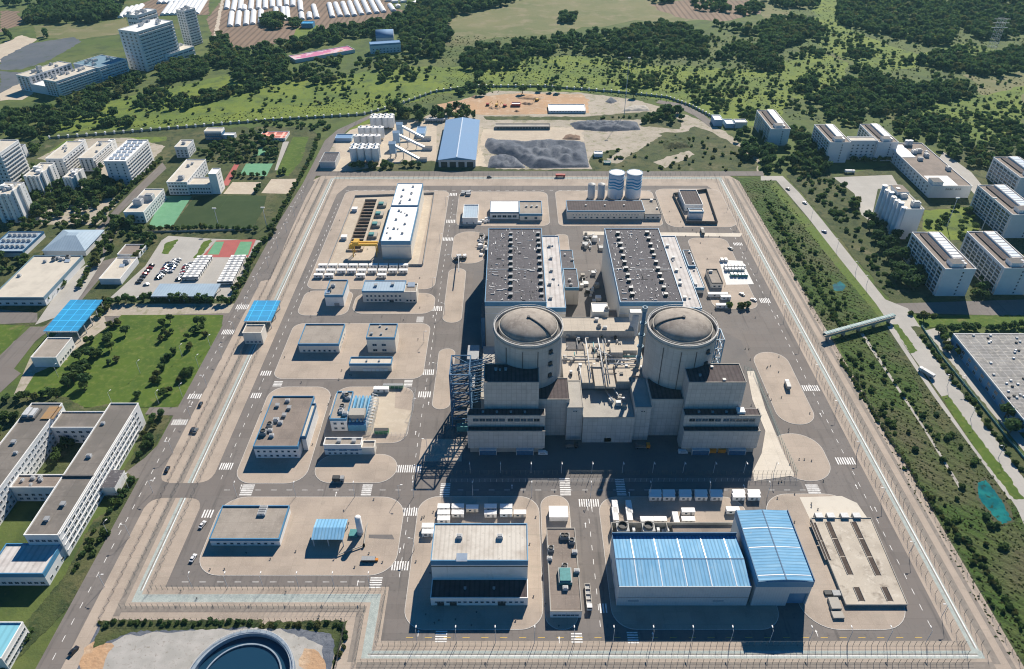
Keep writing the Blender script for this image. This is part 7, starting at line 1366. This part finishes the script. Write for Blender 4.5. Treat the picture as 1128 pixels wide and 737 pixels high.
far('d1', [(200, 430), (320, 370), (440, 330), (560, 360), (700, 360), (900, 370), (910, 410), (760, 450), (640, 470), (600, 500), (480, 490), (360, 500), (260, 480)], .75, 3.2, 5.5, mx=900); far('d1', [(200, 480), (320, 480), (340, 510), (220, 520)], .6, 2.5, 4)
far('d1', [(540, 540), (660, 500), (800, 520), (900, 560), (900, 600), (760, 610), (600, 590)], .75, 3, 5); far('d1', [(740, 640), (800, 600), (960, 620), (1060, 660), (1000, 700), (980, 737), (860, 700)], .7, 2.6, 4.5, M1); far('d1', [(560, 500), (900, 470), (1125, 480), (1125, 680), (1020, 650), (900, 560)], .22, 2.2, 4.2, M1, clump=12)
far('d1', [(100, 560), (190, 560), (200, 600), (140, 600)], 1.2, 3, 4.5); far('d1', [(330, 500), (440, 530), (420, 560), (340, 530)], .9, 2.6, 4); far('d1', [(0, 240), (60, 240), (100, 300), (20, 310)], .7, 3, 5); far('d1', [(0, 330), (140, 300), (180, 480), (60, 470)], .18, 1.8, 3.5, M1)
far('d1', [(260, 140), (560, 200), (640, 260), (360, 240)], .14, 2, 4, M1); far('b1', [(0, 300), (400, 340), (760, 300), (1125, 300), (1125, 380), (600, 420), (0, 480)], .05, 1.8, 3.2, M1); far('c1', [(0, 290), (700, 260), (1125, 330), (1125, 460), (700, 400), (0, 370)], .07, 1.6, 3.0, M1)
# thickets that fill the eastern fields, the western campus and the field strip
sc_ = ('shrub of the far thickets', 'far thickets')
for t_, pts, dn, lo, hi, li in (('p', [(690, 40), (860, 20), (1128, -10), (1128, 170), (1010, 150), (880, 125), (840, 105), (700, 100)], .30, 1.6, 3.6, M2), ('p', [(900, 100), (1000, 95), (1128, 110), (1128, 165), (1030, 140), (910, 130)], .45, 1.8, 3.4, M1), ('p', [(500, 60), (700, 50), (860, 80), (840, 110), (700, 100), (560, 95)], .28, 1.4, 3.0, M1),
   ('p', [(270, 95), (330, 85), (470, 72), (500, 80), (480, 100), (420, 118), (280, 130)], .18, 1.4, 3.0, M1), ('p', [(60, 115), (240, 85), (270, 100), (240, 135), (60, 145)], .25, 1.4, 3.0, M1)):
    wood(t_, pts, dn*1.6, lo, hi, 'bush', li, *sc_, mx=3600, clump=14)
row('d3', [(345, 150), (480, 370), (600, 560), (720, 737)], 1.9, 1.1, 1.9, 'bush', M3, fs, fg, .5); row('d4', [(700, 0), (860, 180), (960, 320), (1125, 570)], 1.9, 1.2, 2.0, 'bush', M3, fs, fg, .6); row('d2', [(40, 190), (140, 350), (260, 560), (340, 700)], 1.9, 1.3, 2.2, 'bush', M2, fs, fg, .8); row('d3', [(470, 60), (600, 260), (760, 500)], 3.0, 1.0, 1.8, 'bush', M2, fs, fg, 1.5)
row('ap', [(640, 660), (860, 440), (1100, 220)], 5, 2.0, 3.0, 'tree', M2, 'tree in the row beside the campus road', 'trees along the campus road'); row('a2', [(520, 250), (450, 340), (400, 430), (340, 540)], 5, 2.0, 3.0, 'tree', M2, 'tree in the row beside the campus road', 'trees along the campus road')
row('a2', [(420, 660), (470, 610)], 4, 2, 3, 'tree', M1, 'tree in the row beside the campus road', 'trees along the campus road')
cg = ('tree between the western campus buildings', 'trees between the western campus buildings')
wood('ap', [(100, 560), (240, 440), (330, 350), (480, 420), (560, 300), (700, 270), (740, 370), (870, 380), (760, 500), (560, 560), (240, 620)], 1.3, 2.4, 4.2, 'tree', M1, *cg)
wood('ap', [(-20, 400), (110, 400), (150, 320), (300, 200), (330, 200), (300, 300), (150, 450), (0, 480)], .8, 2.2, 3.6, 'tree', M1, *cg); wood('a2', [(-20, 240), (120, 220), (450, 200), (480, 260), (430, 290), (-20, 285)], 1.0, 2.0, 3.4, 'tree', M1, *cg)
wood('sc', [(330, 240), (640, 90), (720, 70), (860, 140), (820, 260), (600, 265), (420, 260)], .9, 2.2, 3.6, 'tree', M1, *cg); wood('a2', [(-20, 410), (150, 400), (120, 440), (-20, 540)], 1.0, 2.2, 3.6, 'tree', M1, *cg); wood('a2', [(370, 440), (440, 330), (500, 300), (520, 330), (440, 430)], 1.0, 2.2, 3.4, 'tree', M1, *cg)
for t_, pts, dn in (('d2', [(10, 130), (60, 110), (300, 480), (420, 680), (330, 737), (200, 590), (100, 400)], 1.6), ('d3', [(330, 120), (420, 60), (560, 240), (700, 430), (860, 690), (860, 760), (720, 737), (560, 560), (420, 300)], .75), ('d4', [(700, 0), (830, 0), (1000, 250), (1128, 440), (1128, 640), (960, 440), (830, 230)], .9), ('d2', [(180, 40), (280, 20), (420, 250), (560, 500), (600, 600), (540, 560), (330, 280)], 1.2)):
    wood(t_, pts, dn, .9, 2.3, 'bush', M3 if t_ != 'd2' else M2, fs, fg)
far('b1', [(0, 520), (220, 510), (330, 530), (320, 560), (120, 550), (0, 545)], .8, 2, 3.2, A_, 'bush')

ponds = [[G('d3', *p) for p in ((925, 670), (960, 655), (1000, 700), (1040, 760), (1070, 830), (1030, 845), (985, 800), (930, 730))], [G('d2', *p) for p in ((300, 520), (340, 500), (370, 525), (350, 550), (310, 550))]]
plants = [p for p in plants if not any(inside(p[1:3], q) for q in ponds)]
spots('ne', ((272, 690), (362, 690), (428, 690), (395, 700)), 2.4, 3.4, 'tree', A_, 'dark tree below the panel yard', 'trees below the panel yard')
wood('d1', [(40, 640), (190, 620), (300, 700), (260, 760), (0, 740)], 1.0, 3.0, 4.6, 'tree', A_, 'dark tree in the grove before the lone white block', 'grove before the lone white block')
def size(p):
    d = sqrt(p[1]**2 + p[2]**2 + CAMH**2); return p[3]*(2.2 if p[0] != 'bush' else 1.1)/d
vis = lambda p: (lambda k: abs(p[1]/k*FPX) < 600)(p[2]*cT + CAMH*sT)
plants = [p for p in plants if vis(p)]
trees = sorted([p for p in plants if p[0] != 'bush'], key=size, reverse=True); bushes = sorted([p for p in plants if p[0] == 'bush'], key=size, reverse=True)
crown_me = {(k, li): quad_mesh('crown', V, LM[li]) for k, V in CR.items() for li in range(3)}
nv = {'tree': 5, 'tall': 4, 'bush': 4}
indiv = trees[:300] + bushes[:300]; rest = trees[300:] + bushes[300:]
for kind, x, y, r, li, lab, grp in indiv:
    me = crown_me[((kind, random.randrange(nv[kind])), li)]; rz = random.uniform(0, 6.28); sc = (r, r*random.uniform(.85, 1.15), r*random.uniform(.8, 1.1))
    if kind == 'bush': tag(put(me, 'shrub', None, (x, y, .15), rz, sc), lab, 'shrub', grp)
    else:
        t = thing('tree', lab, 'tree', x, y, .1, rz, grp); put(trunk_me, 'trunk', t, (0, 0, 0), 0, (r, r, r*.85)); put(me, 'crown', t, (0, 0, r*(.45 if kind == 'tree' else .3)), 0, sc)
def mass(name, ps):
    Vs, ms = [], []
    for kind, x, y, r, li, lab, grp in ps:
        V = LOW[(kind, random.randrange(nv[kind]))]; a = random.uniform(0, 6.28); c, s = cos(a), sin(a); sx, sy, sz = r, r*random.uniform(.85, 1.15), r*random.uniform(.75, 1.15)
        X = V[:, 0]*sx; Y = V[:, 1]*sy; Vs.append(np.stack([x + c*X - s*Y, y + s*X + c*Y, V[:, 2]*sz + (r*.25 if kind != 'bush' else .1)], 1)); ms.append(np.full(len(V)//4, random.choices((li, 1, 2), (6, 3, 1.4))[0]))
    if Vs: tag(put(quad_mesh(name, np.concatenate(Vs), LM, np.concatenate(ms)), name), kind='stuff')
mass('woods', trees[300:]); mass('scattered_shrubs', bushes[300:])
# ground cover tussocks on the meadows and the field strip: uncountable
V0 = crown_arrays(900, 26, .42, .5, 4); tus = []
for (tt, pts, n, rr) in (('p', [(60, 145), (480, 100), (500, 76), (860, 80), (860, 128), (760, 118), (600, 95), (350, 130)], 2200, .7), ('p', [(850, 0), (1128, 0), (1128, 165), (1000, 150), (860, 130)], 3000, .9), ('p', [(815, 202), (850, 198), (1180, 640), (1180, 737), (1115, 737), (925, 400)], 5000, .5), ('p', [(455, 40), (860, 40), (860, 80), (480, 80)], 2000, .9)):
    w = [G(tt, *p) for p in pts]; xs, ys = [p[0] for p in w], [p[1] for p in w]; c = 0
    while c < n:
        p = (random.uniform(min(xs), max(xs)), random.uniform(min(ys), max(ys)))
        if inside(p, w) and not any(inside(p, q) for q in ponds): c += 1; tus.append(('g', p[0], p[1], rr*random.uniform(.5, 1.4)))
Vs, ms = [], []
for _, x, y, r in tus:
    a = random.uniform(0, 6.28); c, s = cos(a), sin(a); X, Y = V0[:, 0]*r, V0[:, 1]*r; Vs.append(np.stack([x + c*X - s*Y, y + s*X + c*Y, V0[:, 2]*r*.7 + .05], 1)); ms.append(np.full(len(V0)//4, random.choice((1, 2, 3, 3))))
tag(put(quad_mesh('grass_tussocks', np.concatenate(Vs), LM + [leafmat('grass_blades', (.15, .18, .05), (.18, .20, .06), (.11, .14, .04))], np.concatenate(ms)), 'grass_tussocks'), kind='stuff')
print('plants', len(trees), len(bushes), 'patch top z', _zl[0])

# ---------------------------------------------------------------- the air
hz = bpy.data.materials.new('haze_air'); hz.use_nodes = True; nt = hz.node_tree; nt.nodes.remove(nt.nodes['Principled BSDF']); pv = nt.nodes.new('ShaderNodeVolumePrincipled'); pv.inputs['Color'].default_value = (.42, .80, .92, 1); pv.inputs['Density'].default_value = .00004; pv.inputs['Anisotropy'].default_value = .2
nt.links.new(pv.outputs[0], nt.nodes['Material Output'].inputs['Volume'])
tag(MB().box(-4100, 4100, -600, 7100, -1.5, 320, hz).build('haze'), kind='stuff')
# ---------------------------------------------------------------- camera, sun, sky
cam = bpy.data.cameras.new('camera'); co = bpy.data.objects.new('camera', cam); COL.objects.link(co); co.location = (0, 0, CAMH); co.rotation_euler = (pi/2 - TILT, 0, 0)
cam.sensor_width = 36; cam.lens = FPX/1128*36; cam.clip_end = 9000; cam.clip_start = 1; S.camera = co
EL, AZ = radians(37), radians(20)      # sun height, and its bearing from +Y towards +X
sun = bpy.data.lights.new('sun', 'SUN'); so = bpy.data.objects.new('sun', sun); COL.objects.link(so); sun.energy = 5.0; sun.angle = radians(.5); sun.color = (1, .915, .785)
so.rotation_euler = (pi/2 - EL, 0, pi - AZ)
w = bpy.data.worlds.new('World'); S.world = w; w.use_nodes = True; nt = w.node_tree; bg = nt.nodes['Background']; sk = nt.nodes.new('ShaderNodeTexSky'); sk.sky_type = 'NISHITA'; sk.sun_disc = False
sk.sun_elevation = EL; sk.sun_rotation = AZ; sk.altitude = 100; sk.air_density = 1.0; sk.dust_density = .1; sk.ozone_density = 6.0; hs = nt.nodes.new('ShaderNodeHueSaturation'); hs.inputs['Saturation'].default_value = 1.5; nt.links.new(sk.outputs[0], hs.inputs['Color']); nt.links.new(hs.outputs[0], bg.inputs[0]); bg.inputs[1].default_value = .056
S.view_settings.view_transform = 'Standard'; S.view_settings.look = 'None'; S.view_settings.gamma = 1; S.view_settings.exposure = .58
S.cycles.max_bounces = 4; S.cycles.volume_bounces = 0; S.cycles.diffuse_bounces = 2; S.cycles.glossy_bounces = 2; S.cycles.use_denoising = True; S.cycles.filter_width = 1.1
